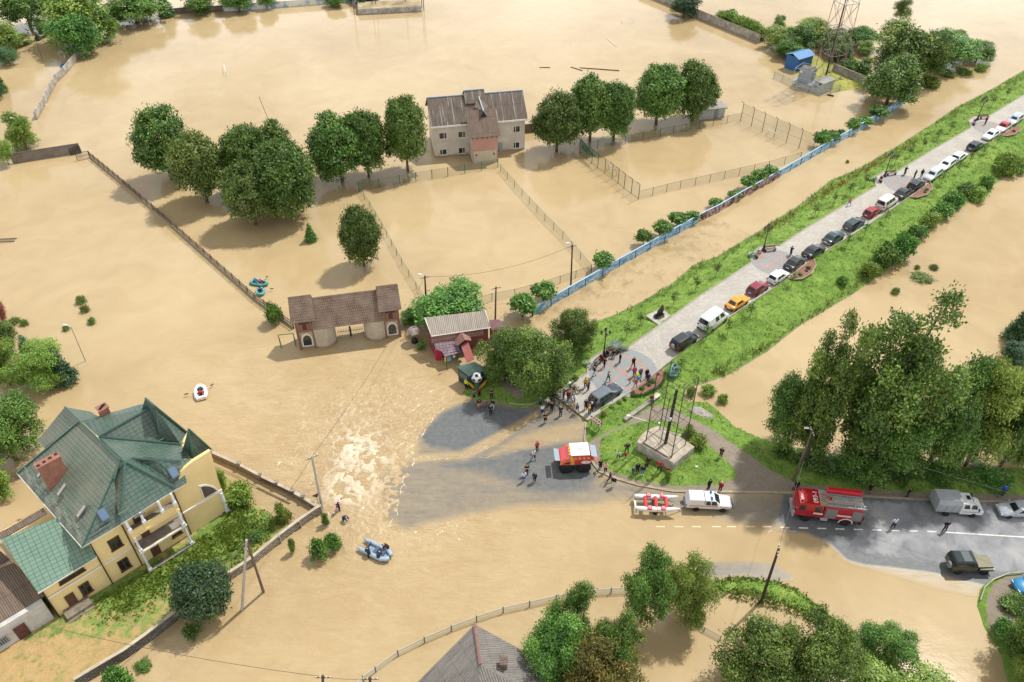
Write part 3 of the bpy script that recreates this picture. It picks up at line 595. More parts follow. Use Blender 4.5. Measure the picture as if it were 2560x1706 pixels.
for k,x,y,t,hw,l in (
 ('broad0:mid',1130,806,697,88,'bushy green tree rising behind the corrugated roof of the red shop'),
 ('near1:olive',1262,955,796,58,'leafy tree overhanging the green kiosk on the bank'),
 ('near2:olive',1350,972,802,80,'large leafy tree on the grass bank left of the round plaza'),
 ('near0:olive',1434,890,762,52,'smaller leafy tree on the bank nearest the street lamp of the round plaza'),
 ('poplar0:olive',2158,1165,726,128,'very tall open poplar between the embankment and the road'),
 ('poplar1:olive',2010,1160,800,78,'slim poplar stem with see-through crown left of the tallest poplar'),
 ('near0:dark',1952,1120,930,64,'dark bushy tree below the slim poplar behind the wooden light pole'),
 ('near1:mid',2318,1165,884,86,'spreading tree with leaning bare trunks right of the tallest poplar'),
 ('near2:lime',2412,1165,890,76,'feathery green tree behind the grey canvas truck'),
 ('near0:mid',2500,1165,886,78,'light green tree behind the silver car at the picture edge'),
 ('near1:lime',2580,1165,930,74,'green tree cut by the picture edge behind the silver car'),
 ('near2:dark',2176,1185,990,100,'dark low tree in shade directly behind the fire engine'),
 ('conif0:ever',2538,850,748,34,'dark conifer standing at the edge of the right-hand basin'),
 ('near0:mid',1602,1556,1369,66,'round green maple at the bend of the netting fence'),
 ('near1:lime',1712,1552,1390,58,'yellowish thin tree touching the green maple at the fence bend'),
 ('near1:olive',1428,1604,1449,60,'half-bare brownish tree above the hip-roofed house'),
 ('near2:mid',1386,1690,1520,80,'green tree beside the grey hip roof'),
 ('near0:mid',1534,1692,1530,66,'green tree behind the golden-leaved one at the bottom edge'),
 ('near1:gold',1500,1770,1583,96,'golden brown tree cut by the bottom edge of the picture'),
 ('near2:olive',1872,1712,1540,96,'loose olive tree nearest the dark wooden pole at the bottom edge'),
 ('near0:olive',2010,1716,1520,92,'loose olive tree left of the wide yellow-green one at the bottom edge'),
 ('near0:lime',2222,1800,1604,142,'wide yellow-green tree cut by the bottom edge'),
 ('near1:mid',2200,1650,1545,66,'dark green top rising behind the wide yellow-green tree'),
 ('near2:mid',2560,1640,1486,70,'dense green thicket tree behind the blue car in the corner'),
 ('near1:lime',2575,1735,1630,56,'bright lime tree in the bottom right corner'),
 ('ballp0:ever',524,1526,1400,70,'big dark round walnut by the two-legged power pole in the yard'),
 ('near0:mid',40,1150,985,84,'green tree beside the back of the green-roofed house'),
 ('broad1:lime',8,1240,1145,42,'small bright tree at the picture edge beside the green-roofed house'),
 ('near0:lime',26,962,838,52,'yellow-green tree at the picture edge above the green-roofed house'),
 ('near1:lime',116,962,850,62,'bright lime tree in the flooded garden near the thin lamp pole'),
 ('conif1:ever',166,955,862,34,'dark pine at the tip of the flooded garden by the thin lamp pole'),
 ('conif2:blue',84,905,832,32,'bluish spruce behind the lime tree in the flooded garden'),
 ('broad2:olive',18,880,800,40,'dull green tree top above the bluish spruce'),
 ('broad0:mid',78,72,-34,62,'big tree in the top left corner beyond the orange raft'),
 ('broad1:lime',215,108,-36,84,'wide bright tree behind the corner of the concrete wall'),
 ('broad2:mid',204,138,26,54,'dark feathery tree at the end of the concrete boundary wall'),
 ('loose1:mid',252,96,14,44,'tree edge on the water side of the wide bright tree'),
 ('broad0:blue',142,45,-25,26,'dull bluish tree behind the top left group'),
 ('broad1:mid',345,58,-22,66,'rounded dark tree on the far shore by the sandy wash'),
 ('loose2:blue',296,62,18,30,'grey green shrub tree on the far shore, left of the rounded dark tree'),
 ('conif0:blue',418,40,-20,24,'single conifer on the far shore in front of the far wall'),
 ('broad2:mid',503,34,-34,42,'small round tree growing through the far wall, left one of two'),
 ('broad0:mid',598,28,-34,40,'small round tree growing through the far wall, right one of two'),
 ('broad1:mid',668,22,-24,22,'tree clump at the blue painted part of the far wall'),
 ('broad2:mid',838,18,-16,24,'small tree left of the flooded grey platform'),
 ('broad1:ever',912,6,-30,40,'dark tree behind the flooded grey platform'),
 ('broad0:lime',14,140,46,46,'light green tree on the left edge near the small bare tree'),
 ('broad2:mid',44,116,80,28,'low green crown beside the light green tree at the left edge'),
 ('loose0:blue',25,162,116,26,'small thin crooked tree standing alone in the top left water'),
 ('conif1:mid',2,232,156,20,'pointed green tree cut by the left edge'),
 ('broad0:ever',-2,250,205,17,'dark bush under the pointed tree at the left edge'),
 ('broad1:lime',66,372,280,36,'bright tree beside the lamp pole at the left wall corner'),
 ('loose2:lime',22,412,343,24,'light feathery bush at the outer end of the short dark wall'),
 ('loose0:red',8,800,744,18,'reddish smoke bush at the left edge'),
 ('broad2:ever',1708,44,-14,36,'dark tree on the far right wall beside a pole'),
 ('broad0:mid',2215,264,136,66,'big dark tree at the end of the blue mural wall'),
 ('broad1:olive',2236,205,58,72,'tall spreading tree behind the end of the blue mural wall'),
 ('loose2:olive',2306,206,74,48,'leaning tree right of the mural wall end'),
 ('loose0:olive',2248,56,-4,24,'lone thin bare tree far out in the open water'),
 ): tree(k,x,y,t,hw,l,'tree',BG)
TG='thicket around the lattice tower'
for k,x,y,t,hw,l in (
 ('broad0:lime',1945,120,62,40,'bright thicket tree at the outer end behind the blue shed'),('broad1:mid',1988,128,60,40,'thicket tree behind the blue shed'),
 ('loose0:mid',1946,72,38,16,'thin upright tree poking above the tower thicket'),('broad2:lime',2032,104,46,43,'bright tree directly behind the tower'),
 ('broad0:mid',2082,128,70,40,'thicket tree between tower and big mural-end trees'),('broad1:mid',1968,146,98,32,'low dark tree in front of the tower thicket'),
 ('loose2:lime',2014,90,48,35,'yellowish tree at the back of the tower thicket'),('broad2:mid',2094,152,105,32,'dense tree to the side of the tower foot')): tree(k,x,y,t,hw,l,'tree',TG)
for i,(k,x,y,t,hw,l) in enumerate((
 ('broad1:mid',2362,166,74,68,'large bush mound out in the water past the mural wall end'),('broad0:mid',2440,152,102,40,'bush standing alone at the outer end of the water thicket'),
 ('loose0:mid',2392,118,76,27,'tall shoot of bush behind the large water mound'),('broad2:mid',2150,116,64,40,'bush behind the tall spreading tree at the tower side'),
 ('loose1:lime',2158,136,102,24,'yellow-green bush in the shallow water near the tower wall'),('bush0:lime',2322,216,192,26,'low bright bush under the leaning tree'),
 ('bush1:lime',2410,184,170,18,'low weed bush at the edge of the water thicket'),('bush2:lime',2452,176,158,16,'small bush off the outer end of the water thicket'),
 ('bush0:weed',2168,156,144,14,'flat weed patch alone in shallow water by the tower wall'),('bush1:weed',2368,190,174,18,'weed clump in front of the large water mound'),
 ('bush2:mid',2150,185,158,24,'leafy bush along the concrete wall near the tower, upper one'),('bush0:mid',2122,172,146,22,'leafy bush along the concrete wall near the tower, lower one'))): tree(k,x,y,t,hw,l,'bush','bushes in the far right water')
for i in range(9):
    t=i/8; x=lerp(1808,1905,t); y=lerp(52,98,t); tree('bush%d:lime'%(i%3),x,y,y-26-(i*7)%9,19,'bright bush growing along the back of the far right wall','bush','bushes behind the far right wall')
WG='small trees behind the mural wall'
for i,(x,y,t,hw,l) in enumerate(((1306,792,734,34,'nearest round tree behind the painted wall, beside the red shop'),(1358,755,700,31,'round tree behind the mural wall in front of the tall dark pole'),(1507,676,629,27,'round tree by the corner of the court fence at the mural wall'),
 (1607,614,574,21,'round tree at the mural wall, lower one of a pair'),(1652,594,548,24,'round tree overlapping the mural wall just beyond the lower pair'),(1690,568,529,22,'tall round tree in the middle of the mural wall row'),(1730,556,527,20,'flat round tree resting against the graffiti part of the wall'),(1787,520,494,17,'small lone round tree set back from the graffiti wall'),
 (1836,497,475,18,'small tree touching the wall before the far trio'),(1868,474,438,20,'first tree of the trio above the dark graffiti'),(1896,458,422,20,'middle tree of the trio above the dark graffiti'),(1922,444,414,20,'last tree of the trio above the dark graffiti'))):
    tree('round%d:mid'%(i%3),x,y,t,hw,l,'tree',WG)
for i,(x,y,t,hw,l) in enumerate(((2050,368,328,20,'dark dense bush at the wall just beyond the tall court netting'),(2078,358,326,18,'dark bush next along the mural wall from the court netting'),(2100,346,324,9,'narrow bush between two dark ones at the mural wall'),(2128,332,299,18,'loose twin-headed bush at the mural wall'),(2160,316,290,18,'wide bush leaning over the far blue wall'),(2190,300,264,24,'round dark bush below the big trees at the wall end'))): tree('round%d:mid'%(i%3),x,y,t,hw,l,'bush',WG,hbf=.1)
for i,(k,x,y,t,hw,l,g) in enumerate((
 ('bush0:mid',690,808,755,21,'small leafy tree leaning on the fence left of the tiled gateway',None),('broad1:mid',1028,806,770,25,'thin tree between the gateway and the red shop',None),
 ('conif0:mid',778,602,555,17,'small pointed conifer alone in the water below the big clump',None),('bush1:mid',1054,871,855,11,'bush in the current in front of the red shop',None),
 ('bush0:mid',800,1392,1346,24,'leafy bush in the current beside the stone wall corner',None),('bush1:mid',836,1368,1332,22,'bush with a reaching shoot, right half of the clump in the current',None),
 ('bush2:mid',817,1312,1284,9,'small upright bush by the leaning striped barrier',None),('bush0:weed',734,1382,1352,9,'thin weed shoot in the water below the stone wall',None),
 ('bush2:lime',558,1222,1180,14,'bush inside the iron fence beside the yellow house',None),('bush0:lime',606,1256,1205,34,'spreading bush near the arched garage opening',None),('bush1:lime',710,1306,1258,20,'round bush in the flooded yard corner',None),
 ('bush2:lime',662,1318,1286,26,'low leafy plants in the yard corner',None),('bush0:mid',640,1348,1322,22,'low green plants along the inside of the stone wall',None),('bush1:mid',306,1716,1660,33,'round bush outside the dark stone wall at the bottom',None),('bush2:mid',362,1665,1644,20,'flat weeds against the foot of the dark stone wall',None),
 ('bush0:mid',480,1588,1558,22,'shaggy bush at the foot of the big dark walnut',None),
 ('bush1:lime',2070,687,672,1,'',None),
 )):
    if l: tree(k,x,y,t,hw,l,'bush',g)
for x,y,t,hw,l in ((204,757,738,12,'uppermost of three grass domes in the open water'),(214,779,762,11,'middle one of three grass domes in the open water'),(231,808,793,10,'lowest of three grass domes in the open water'),(166,825,813,9,'grass clump at the head of the thin lamp pole'),(38,808,792,14,'weed clump in the flooded garden beside the red bush'),(62,812,798,10,'small weed clump beside the flooded garden'),
  (2104,672,655,1,''),(2305,698,682,26,'largest weed island in the right-hand basin'),(2334,672,660,11,'small weed tuft above the largest weed island'),(2292,672,662,7,'tiny weed tuft left of the small one in the basin'),(2238,734,718,10,'weed tuft nearest the poplar top in the basin'),(2118,407,400,4,'tiny weed tuft in the water beside the embankment'),(118,95,62,9,''),(70,108,103,14,'low weeds on the waterline near the orange raft')):
    if l: tree('tuft0:weed',x,y,t,hw,l,'grass',"weed clumps in the water")
tree('conif2:ever',96,101,78,8,'small dark cone-shaped evergreen in the water by the orange raft','tree'); tree('broad1:mid',114,92,60,13,'green bush the orange raft is passing','bush')
tree('broad2:ever',2538,905,856,36,'broad dark bush below the conifer at the right edge','bush')
# bushes on the shore of the embankment
SG='bushes on the basin side of the embankment'
for i,(x,y,t,hw,l) in enumerate(((2212,664,606,34,'big double bush on the embankment shore above the poplar'),(2250,640,582,30,'round bush joined to the big double bush on the shore'),(2172,690,655,22,'low bush on the shore below the big double bush'),(2106,712,690,14,'dark low shrub on the slope left of the poplar top'),(2290,590,562,22,'shore bush above the big double bush'),(2322,562,530,24,'shore bush halfway up the basin side'),
  (2352,540,505,26,'second shore bush halfway up the basin side'),(2378,515,478,24,'shore bush with a taller back'),(2440,500,470,22,'shore bush by the narrow neck of the bank'),(2415,480,455,22,'bush on the slope behind the narrow neck'),(2462,474,440,18,'loose shrub on the upper slope'),(2510,432,384,28,'large bush at the far end of the basin shore'),(2540,428,398,22,'last bush on the basin shore at the picture edge'),(2268,612,590,16,'small bush between larger ones on the basin shore'))):
    b=GP(x,y); tree(['bush0:mid','bush1:mid','bush2:lime'][i%3],x,y,t,hw,l,'bush',SG,z=b.z)
for i,(x,y,t,hw,l) in enumerate(((1770,985,962,18,'shrubs on the bank beside the flat grey rock'),(1805,1005,985,14,'tall weeds at the tip of the bank by the inlet'),(1727,988,968,12,'small shrub on the inlet bank nearest the mast'),(1745,1115,1085,22,'bright shrub against the back of the concrete block'),(1722,1090,1062,16,'bright shrub behind the concrete block'),(1668,1202,1180,7,'green sprig at the corner of the concrete block'),(1960,1135,1105,30,'undergrowth behind the wooden light pole'),(2040,1160,1120,44,'undergrowth at the foot of the slim poplar'),(2120,1172,1140,44,'undergrowth in the shade below the tallest poplar'),(2240,1182,1150,50,'undergrowth behind the fire engine'),(2350,1185,1150,46,'undergrowth behind the canvas truck'),(2470,1190,1155,46,'undergrowth behind the silver car'))):
    b=GP(x,y); tree('bush%d:%s'%(i%3,'lime' if i<6 else 'mid'),x,y,t,hw,l,'bush','shrubs on the mast and roadside bank',z=b.z)
for i,(x,y,t,hw,l) in enumerate(((2535,1520,1482,36,'bush over the gravel path behind the blue car'),(2500,1580,1545,26,'leafy bush at the kerb bend in the bottom right'),(2530,1620,1575,34,'dense bush inside the bend of the gravel path'))): tree('bush%d:mid'%i,x,y,t,hw,l,'bush','bushes in the corner bed',z=.2)
# plaza shrubs
for i,(k,x,y,w,l) in enumerate((('bush0:silver',1537,872,17,'silver-leaved shrub behind the plaza benches'),('bush1:silver',1556,874,12,'smaller silver shrub at the end of the plaza benches'),('bush2:silver',1464,912,7,'silver shrub at the bulge of the plaza kerb'),('bush2:silver',1878,640,9,'silver shrub at the second lamp'),('bush1:silver',2183,451,8,'silver shrub at the third lamp'),
  ('bush0:gold',1438,947,8,'yellow shrub on the grass left of the plaza, upper one'),('bush1:gold',1402,967,7,'yellow shrub beside the man with a rucksack'),('bush2:gold',1509,1038,7,'yellow-green shrub behind the striped barrier'),('bush0:lime',1529,1018,6,'low green shrub by the promenade kerb below the dark estate car'),('bush1:lime',1549,1008,7,'yellowish low shrub by the kerb near the flower bed'),('bush2:weed',1563,997,7,'green low shrub at the corner of the flower bed'))):
    b=GP(x,y); ppm=PPM(b); plant(k,b,w/ppm*1.1,w/ppm,l,'shrub','ornamental shrubs by the promenade')
BEDS=[[(1577,983),(1655,922),(1664,938),(1657,957),(1640,972),(1612,985),(1588,988)],[(1967,696),(2033,647),(2040,664),(2028,685),(2006,698),(1985,700)],[(2272,494),(2325,458),(2331,472),(2317,488),(2292,495)],[(2500,340),(2545,314),(2552,326),(2536,337),(2516,341)]]
MULCH=mat('bed_mulch','#8d6455',.95,var=.4,vs=4.0,bump=.5)
for bi,poly in enumerate(BEDS):
    w=[EP(*q) for q in poly]; mb=MB(); mb.poly(*[(p.x,p.y,p.z+.03) for p in w][::-1])
    tri_fill('flower_bed_ground',[(p.x,p.y) for p in w],MULCH,.05)
    mb=MB(); mb.path([p+Vector((0,0,.08)) for p in w[1:]+w[:1]],.07,4); S('kerb',mb,KERB)
for i,(x,y,w,k,l) in enumerate(((1632,955,8,'bush0:mid','wide green shrub in the reddish bed beside the plaza'),(1622.5,965,4.5,'bush1:ever','clipped dark ball shrub in the reddish plaza bed'),(1604.5,974,6.5,'bush2:mid','bright bushy shrub in the reddish plaza bed'),(1582.5,983,5.5,'bush0:red','dark purple shrub at the tip of the reddish plaza bed'),(1645,937,4,'bush1:red','purple flowering plant at the far end of the plaza bed'),
   (2022,672,6,'bush0:mid','shrub in the second bed, upper one'),(2016,679,3.5,'bush1:ever','small dark shrub in the second bed'),(2000,689,5,'bush2:mid','shrub in the second bed beside the white hatchback'),(2316,476,4.5,'bush0:mid','shrub in the third bed'),(2312,482,3.5,'bush1:mid','small shrub at the rim of the third bed'),(2534,330,4,'bush0:red','dark shrub in the farthest bed'))):
    b=EP(x,y); ppm=PPM(b); plant(k,b,w/ppm*1.2,w/ppm,l,'shrub','shrubs in the flower beds')
w=[EP(*q,.06) for q in [(1580,990),(1590,991),(1612,987),(1628,979),(1642,971),(1656,959),(1662,946),(1664,934)]]
for i in range(18):
    t=i/17*(len(w)-1); k=min(int(t),len(w)-2); p=w[k].lerp(w[k+1],t-k); plant('bush1:mid',p,.34,.2,'tiny edging box plant along the rim of the reddish plaza bed','shrub','edging plants of the plaza bed',name='edging_plant')
SAP=[(1565,843),(1600,818),(1683,762),(1738,727),(1790,692),(2036,540),(2083,514),(2123,488),(2160,466),(2236,413),(2272,393),(2305,375),(2343,351),(2374,332),(2478,268),(2515,246)]
for x,y in SAP:
    b=GP(x,y); plant('sapl0:olive',b,2.6,.5,'thin young sapling on the field side grass of the promenade','sapling','saplings on the field side of the promenade')
for x,y in ((1818,835),(1875,793),(1978,713),(2116,618),(2160,590),(2210,558),(2352,462),(2392,434),(2421,412),(2458,386),(2490,364),(1765,850),(1701,930)):
    b=GP(x,y); plant('sapl1:olive',b,2.6,.5,'thin young sapling on the basin side grass of the promenade','sapling','saplings on the basin side of the promenade')
# grass blades as stuff
def tufts(name,poly,n,h,m,zf,excl=None,seed=1,w=.1):
    r=np.random.default_rng(seed); W=poly; xs=[p[0] for p in W]; ys=[p[1] for p in W]
    X=r.uniform(min(xs),max(xs),n*4); Y=r.uniform(min(ys),max(ys),n*4); k=sdist(W,X,Y)>.1
    if excl is not None: k&=excl(X,Y)
    X=X[k][:n]; Y=Y[k][:n]; Z=zf(X,Y); n=len(X); per=4
    C=np.repeat(np.stack([X,Y,Z],1),per,0)+r.normal(size=(n*per,3))*np.array([.16,.16,0]); hh=h*r.uniform(.5,1.4,(n*per,1))
    if callable(w): pass
    A=unit(r.normal(size=(n*per,3))*.55+np.array([0,0,1.0])); Sd=unit(np.cross(A,r.normal(size=(n*per,3))))
    me=leafmesh(name,C+A*hh*.45,A*hh*.5,Sd*w*r.uniform(.6,1.4,(n*per,1)),np.repeat(r.normal(.5,.22,n),per)+r.normal(0,.1,n*per),m)
    o=bpy.data.objects.new(name,me); COL.objects.link(o); o['kind']='stuff'; return o
GL=leafmat('grass_blades','#56652f','#75853f','#9da35f',.35); GLD=leafmat('grass_seed_heads','#7d7a3c','#a08a4c','#b87f52',.35)
ok1=lambda X,Y:(sdist(PROM,X,Y)<-.35)&(dirt1(X,Y)<.45)
o=tufts('grass',L1w,13000,.24,GL,land1,ok1,1,.06); tag(o,'short green grass covering the embankment slopes and mast mound','grass')
o=tufts('tall_grass',W2([(1480,812),(1607,758),(1734,667),(1843,616),(1920,566),(2076,458),(2244,371),(2389,276),(2560,183),(2560,205),(2389,300),(2244,396),(2076,485),(1900,600),(1760,690),(1607,775)]),3800,.75,GL,land1,ok1,2,.06); tag(o,'rough tall grass along the field side waterline of the embankment','grass')
o=tufts('seeding_grass',W2([(1890,590),(1990,530),(2076,470),(2170,420),(2300,340),(2300,352),(2170,440),(2076,492),(1990,552),(1900,605)]),900,.8,GLD,land1,ok1,4,.06); tag(o,'orange-brown seeding grass along the middle of the embankment edge','grass')
o=tufts('reeds',W2([(1715,985),(1764,966),(1825,945),(1920,890),(2000,830),(2138,745),(2174,720),(2240,675),(2320,595),(2458,490),(2560,425),(2560,395),(2458,455),(2320,560),(2200,660),(2100,730),(1960,830),(1830,905),(1720,960)]),4200,.8,GL,land1,ok1,3,.06); tag(o,'long pale grass leaning over the basin edge of the embankment','grass')
o=tufts('bank_grass',W2([(1765,1450),(1850,1440),(1940,1450),(2000,1478),(2050,1520),(2125,1575),(2100,1590),(2000,1545),(1950,1530),(1850,1510),(1800,1490)]),800,.3,GL,lambda X,Y:X*0+.02,lambda X,Y:rng.random(X.shape)>.35,9,.07); tag(o,'rough half-drowned grass on the small bank by the dark wooden pole','grass')
o=tufts('yard_grass',W2(YARD),7000,.3,leafmat('yard_leaves','#567329','#7d9a3a','#a8b858',.3),lambda X,Y:X*0+.28,lambda X,Y:(lambda U,V,q:(sdist(LUSH,U,V)+q*30>0)&~((sdist([(100,1590),(560,1300),(500,1200),(60,1400)],U,V)>-4)))(*pxgrid(X,Y,.3),rng.normal(size=X.shape)),5,.11); tag(o,'lush low weeds growing against the yellow house','weeds')
# ================================================================ BUILDINGS
class Frame:
    """a facade: origin, along (u), back (v), up (z), and pixel picking on its planes"""
    def __init__(s,o,p):
        s.o=Vector(o); d=Vector(p)-s.o; d.z=0; s.len=d.length; s.u=d.normalized(); s.v=Vector((-s.u.y,s.u.x,0)); s.a=math.atan2(s.u.y,s.u.x)
    def on(s,px,py,v=0.0):
        r=RAY(px,py); c=Vector((0,0,CAMH)); t=(v-(c-s.o).dot(s.v))/r.dot(s.v); q=c+r*t-s.o; return q.dot(s.u),q.z+s.o.z
    def loc(s,p): q=p-s.o; return (q.dot(s.u),q.dot(s.v),p.z)
    def px(s,x,y,z): return s.loc(P(x,y,z))
YEL=mat('yellow_render','#dcc48c',.85,var=.1,vs=.6); WHT=mat('white_trim','#d8d4ca',.7,var=.15,vs=1.0); WOODW=mat('brown_frame','#5a3a2a',.6,var=.3,vs=3); 
GTILE=tilemat('green_metal_tile','#3f5c50','#385148','#1f352e',.5,.42,.035,.7,.0,.38,.45,.35,'#6b6d60',.6,1)
GTILEB=tilemat('weathered_green_tile','#52675a','#5f6a5a','#2f4038',.42,.42,.04,.7,.5,.5,.5,.45,'#857a66',.5)
GTRIM=mat('green_flashing','#35564a',.4,var=.2)
BRICKC=tilemat('chimney_brick','#8f4630','#7d3c29','#b59a86',.26,.085,.012,.3,.5,.9,.4,1.2)
ASB=corrmat('asbestos_roof','#5b5149','#8d8378',.18,1.75,.7,.85); ASBD=corrmat('dark_asbestos_roof','#57493f','#7f7164',.2,3.4,.8,.8,'#b9bcb8'); ASBB=corrmat('brown_asbestos_roof','#5f4f44','#82705f',.2,3.4,.8,.8)
DGL=GLASS()
def part(name,parent,m,fn,smooth=False):
    mb=MB(); fn(mb); return mb.build(name,m,parent,smooth)
def rect(mb,u0,u1,z0,z1,v,t=.06):   # block standing proud of plane v (towards -v)
    mb.box((u0+u1)/2,v-t/2,(z0+z1)/2,abs(u1-u0),t,abs(z1-z0))
def window(parent,u0,u1,z0,z1,v=0.0,fm=None,bars=(.5,),label=None):
    fm=fm or WOODW; mb=MB(); f=.09; z0,z1=min(z0,z1),max(z0,z1)
    for a,b,c,d in ((u0,u1,z0,z0+f),(u0,u1,z1-f,z1),(u0,u0+f,z0+f,z1-f),(u1-f,u1,z0+f,z1-f)): rect(mb,a,b,c,d,v,.07)
    for k in bars: x=lerp(u0,u1,k); rect(mb,x-.05,x+.05,z0+f,z1-f,v,.065)
    w=mb.build('window',fm,parent); part('pane',w,DGL,lambda m:rect(m,u0+f,u1-f,z0+f,z1-f,v,.03)); part('sill',w,fm,lambda m:m.box((u0+u1)/2,v-.1,z0-.03,u1-u0+.14,.2,.06)); return w
def door(parent,u0,u1,z0,z1,v=0.0,m=None):
    d=part('door',parent,m or WOODW,lambda b:(rect(b,u0,u1,z0,z1,v,.08),rect(b,u0+.15,u1-.15,z0+.15,z0+.85,v-.08,.03),rect(b,u0+.15,u1-.15,z0+1.0,z1-.15,v-.08,.03)))
    part('handle',d,CHROME(),lambda b:b.box(u1-.18,v-.14,z0+1.0,.12,.06,.03)); return d
# ---- 1. yellow house with the big green roof
z1=lambda x,y:(x/2.7516,1136+y/2.7516)
fr=Frame(P(*z1(770,890),.3),P(*z1(1300,555),.3))
H=T('yellow_house','large yellow house under a steep dark green tiled roof with brick chimneys','house',(fr.o.x,fr.o.y,.0),fr.a)
R_=lambda x,y,z:fr.px(x,y,z)
def walls(mb):
    mb.m=0
    mb.box(3.1,6.6,3.85,6.2,13.2,7.7)           # left block
    mb.box(9.7,6.6,3.75,7.0,13.2,7.5)           # right block
    mb.prism([(7.0,.02),(9.2,.02),(9.2,6.0),(7.0,6.0)],7.4,8.2)
    # garage gable end, carried up under the corner turret
    g=[fr.on(*q) for q in ((452,1180),(482,1154),(526,1127),(552,1226))]
    mb.loft([[(9.1,v,0),(9.1,v,7.5)]+[(u,v,z) for u,z in g]+[(13.35,v,3.4),(11.2,v,3.4),(11.2,v,0)] for v in (-.01,.35)])
    mb.box(12.3,3.2,5.6,2.2,6.0,4.4)
part('wall',H,YEL,walls)
# wing
WU0,WU1=-5.35,0.0
wing=part('wing_wall',H,YEL,lambda m:m.box((WU0+WU1)/2,5.0,2.45,WU1-WU0,9.9,4.9)); wing['label']='lower side wing of the yellow house'
wr=part('wing_roof',H,tilemat('pale_green_tile','#647f6d','#5c7866','#37544a',.52,.42,.03,.7,0,.35,.25,.4,'#7f8f80',.6,1),lambda m:m.slab([R_(95,1482,5.3),R_(243,1391,5.3),R_(170,1285,8.0),R_(1,1348,8.0)],.12)); wr['label']='pale green lower roof over the side wing'
part('wing_trim',wr,WHT,lambda m:m.path([R_(95,1484,5.2),R_(242,1393,5.2)],.09,4))
part('rear_roof',wr,ASBB,lambda m:m.slab([R_(1,1349,7.9),R_(118,1283,7.9),R_(108,1270,7.0),R_(-6,1335,7.0)],.12))
roofs=[ # (faces by picture survey: pixel + height), material index: 0 plain tile, 1 weathered tile
 ([(200,1052,12.3),(300,1152,12.3),(285,1198,11.4),(205,1368,7.8),(43,1183,7.8)],1),([(162,1018,12.3),(200,1052,12.25),(110,1121,8.9),(95,1100,8.9)],1),
 ([(285,1198,11.4),(303,1309,7.8),(205,1368,7.8)],0),([(162,1018,12.3),(228,1030,10.6),(243,1040,10.6),(204,1054,12.2)],0),
 ([(204,1052,12.0),(246,1091,12.25),(371,1021,12.3),(356,1010,12.0)],0),([(246,1091,12.2),(371,1021,12.3),(400,1104,9.7)],0),
 ([(246,1092,12.2),(400,1104,9.7),(452,1111,9.3),(455,1150,9.9),(378,1143,11.4),(331,1146,11.7),(313,1153,12.45),(300,1152,12.3)],0),
 ([(331,1146,11.7),(378,1143,11.4),(454,1152,9.9),(467,1208,7.9),(442,1222,7.9)],0),
 ([(363,996,13.6),(387,1016,13.6),(400,1104,9.7),(371,1021,12.3)],0),([(363,996,13.6),(371,1021,12.3),(353,1028,12.0)],0),([(387,1016,13.6),(467,1081,8.9),(452,1111,9.2),(400,1104,9.7)],0),
 ([(313,1153,12.5),(303,1309,8.8),(275,1200,10.6)],1),([(313,1153,12.5),(303,1309,8.8),(442,1221,8.8)],0),([(313,1153,12.5),(442,1221,8.8),(331,1147,11.8)],0),
 ([(471,1073,12.2),(527,1123,8.6),(483,1151,8.6)],0),([(471,1073,12.2),(483,1151,8.6),(454,1132,8.7)],0),([(471,1073,12.2),(527,1123,8.6),(500,1100,8.6)],0),
 ([(444,1165,9.6),(478,1145,9.6),(482,1152,9.4),(452,1176,9.4)],0),([(452,1111,9.2),(478,1138,9.0),(470,1152,9.3),(446,1166,9.4),(440,1140,9.4)],1)]
def roofb(m):
    for pts,k in roofs: m.m=k; m.slab([R_(*q) for q in pts],.1)
rf=part('roof',H,[GTILE,GTILEB],roofb)
def trim(m):
    for a,b in (((162,1018,12.42),(300,1152,12.42)),((300,1152,12.42),(205,1368,7.95)),((246,1091,12.35),(371,1021,12.4)),((331,1146,11.85),(454,1152,10.0)),((313,1153,12.6),(303,1309,8.92)),((313,1153,12.6),(442,1221,8.92)),((246,1092,12.3),(452,1111,9.45)),((363,996,13.7),(387,1016,13.7)),((387,1016,13.7),(467,1081,9.0)),((471,1073,12.3),(483,1151,8.7)),((471,1073,12.3),(527,1123,8.7)),((43,1183,7.9),(200,1052,12.4)),((300,1152,12.4),(285,1198,11.5)),((275,1200,10.7),(313,1153,12.6))): m.path([R_(*a),R_(*b)],.11,5)
part('ridge_cap',rf,GTRIM,trim)
for a,b in (((43,1184,7.7),(205,1369,7.7)),((205,1369,7.7),(303,1310,7.7)),((303,1310,8.7),(442,1222,8.7)),((442,1223,7.8),(467,1209,7.8)),((483,1152,8.5),(527,1124,8.5))): part('gutter',rf,WHT,lambda m:m.path([R_(*a),R_(*b)],.08,4))
def chim(x0,y0,zb,zt,du,dv):
    a=R_(x0,y0,zb); c=part('chimney',rf,BRICKC,lambda m:(m.box(a[0],a[1],(zb-1+zt)/2,du,dv,zt-zb+1),m.box(a[0],a[1],zt+.06,du+.16,dv+.16,.12)))
    part('flue',c,mat('soot','#221a18',.9),lambda m:[m.box(a[0]+(du-.4)*(k-.5),a[1]+(dv-.5)*(k-.5),zt+.13,.3,.32,.05) for k in (0,.33,.67,1)])
chim(141,1192,9.6,12.0,2.2,.8); chim(265,1040,11.6,12.8,.95,.85)
def skyl(cx,cy,z,du,dv,tilt,m,name='skylight'):
    a=R_(cx,cy,z); mb=MB(); mb.at(a[0],a[1],a[2]+.1,0,*tilt); mb.rbox(0,0,0,du,dv,.14,.03); s_=mb.build(name,mat('skylight_frame','#4c5a58',.4),rf)
    mb=MB(); mb.at(a[0],a[1],a[2]+.1,0,*tilt); mb.box(0,0,.075,du-.2,dv-.2,.04); mb.build('pane',m,s_)
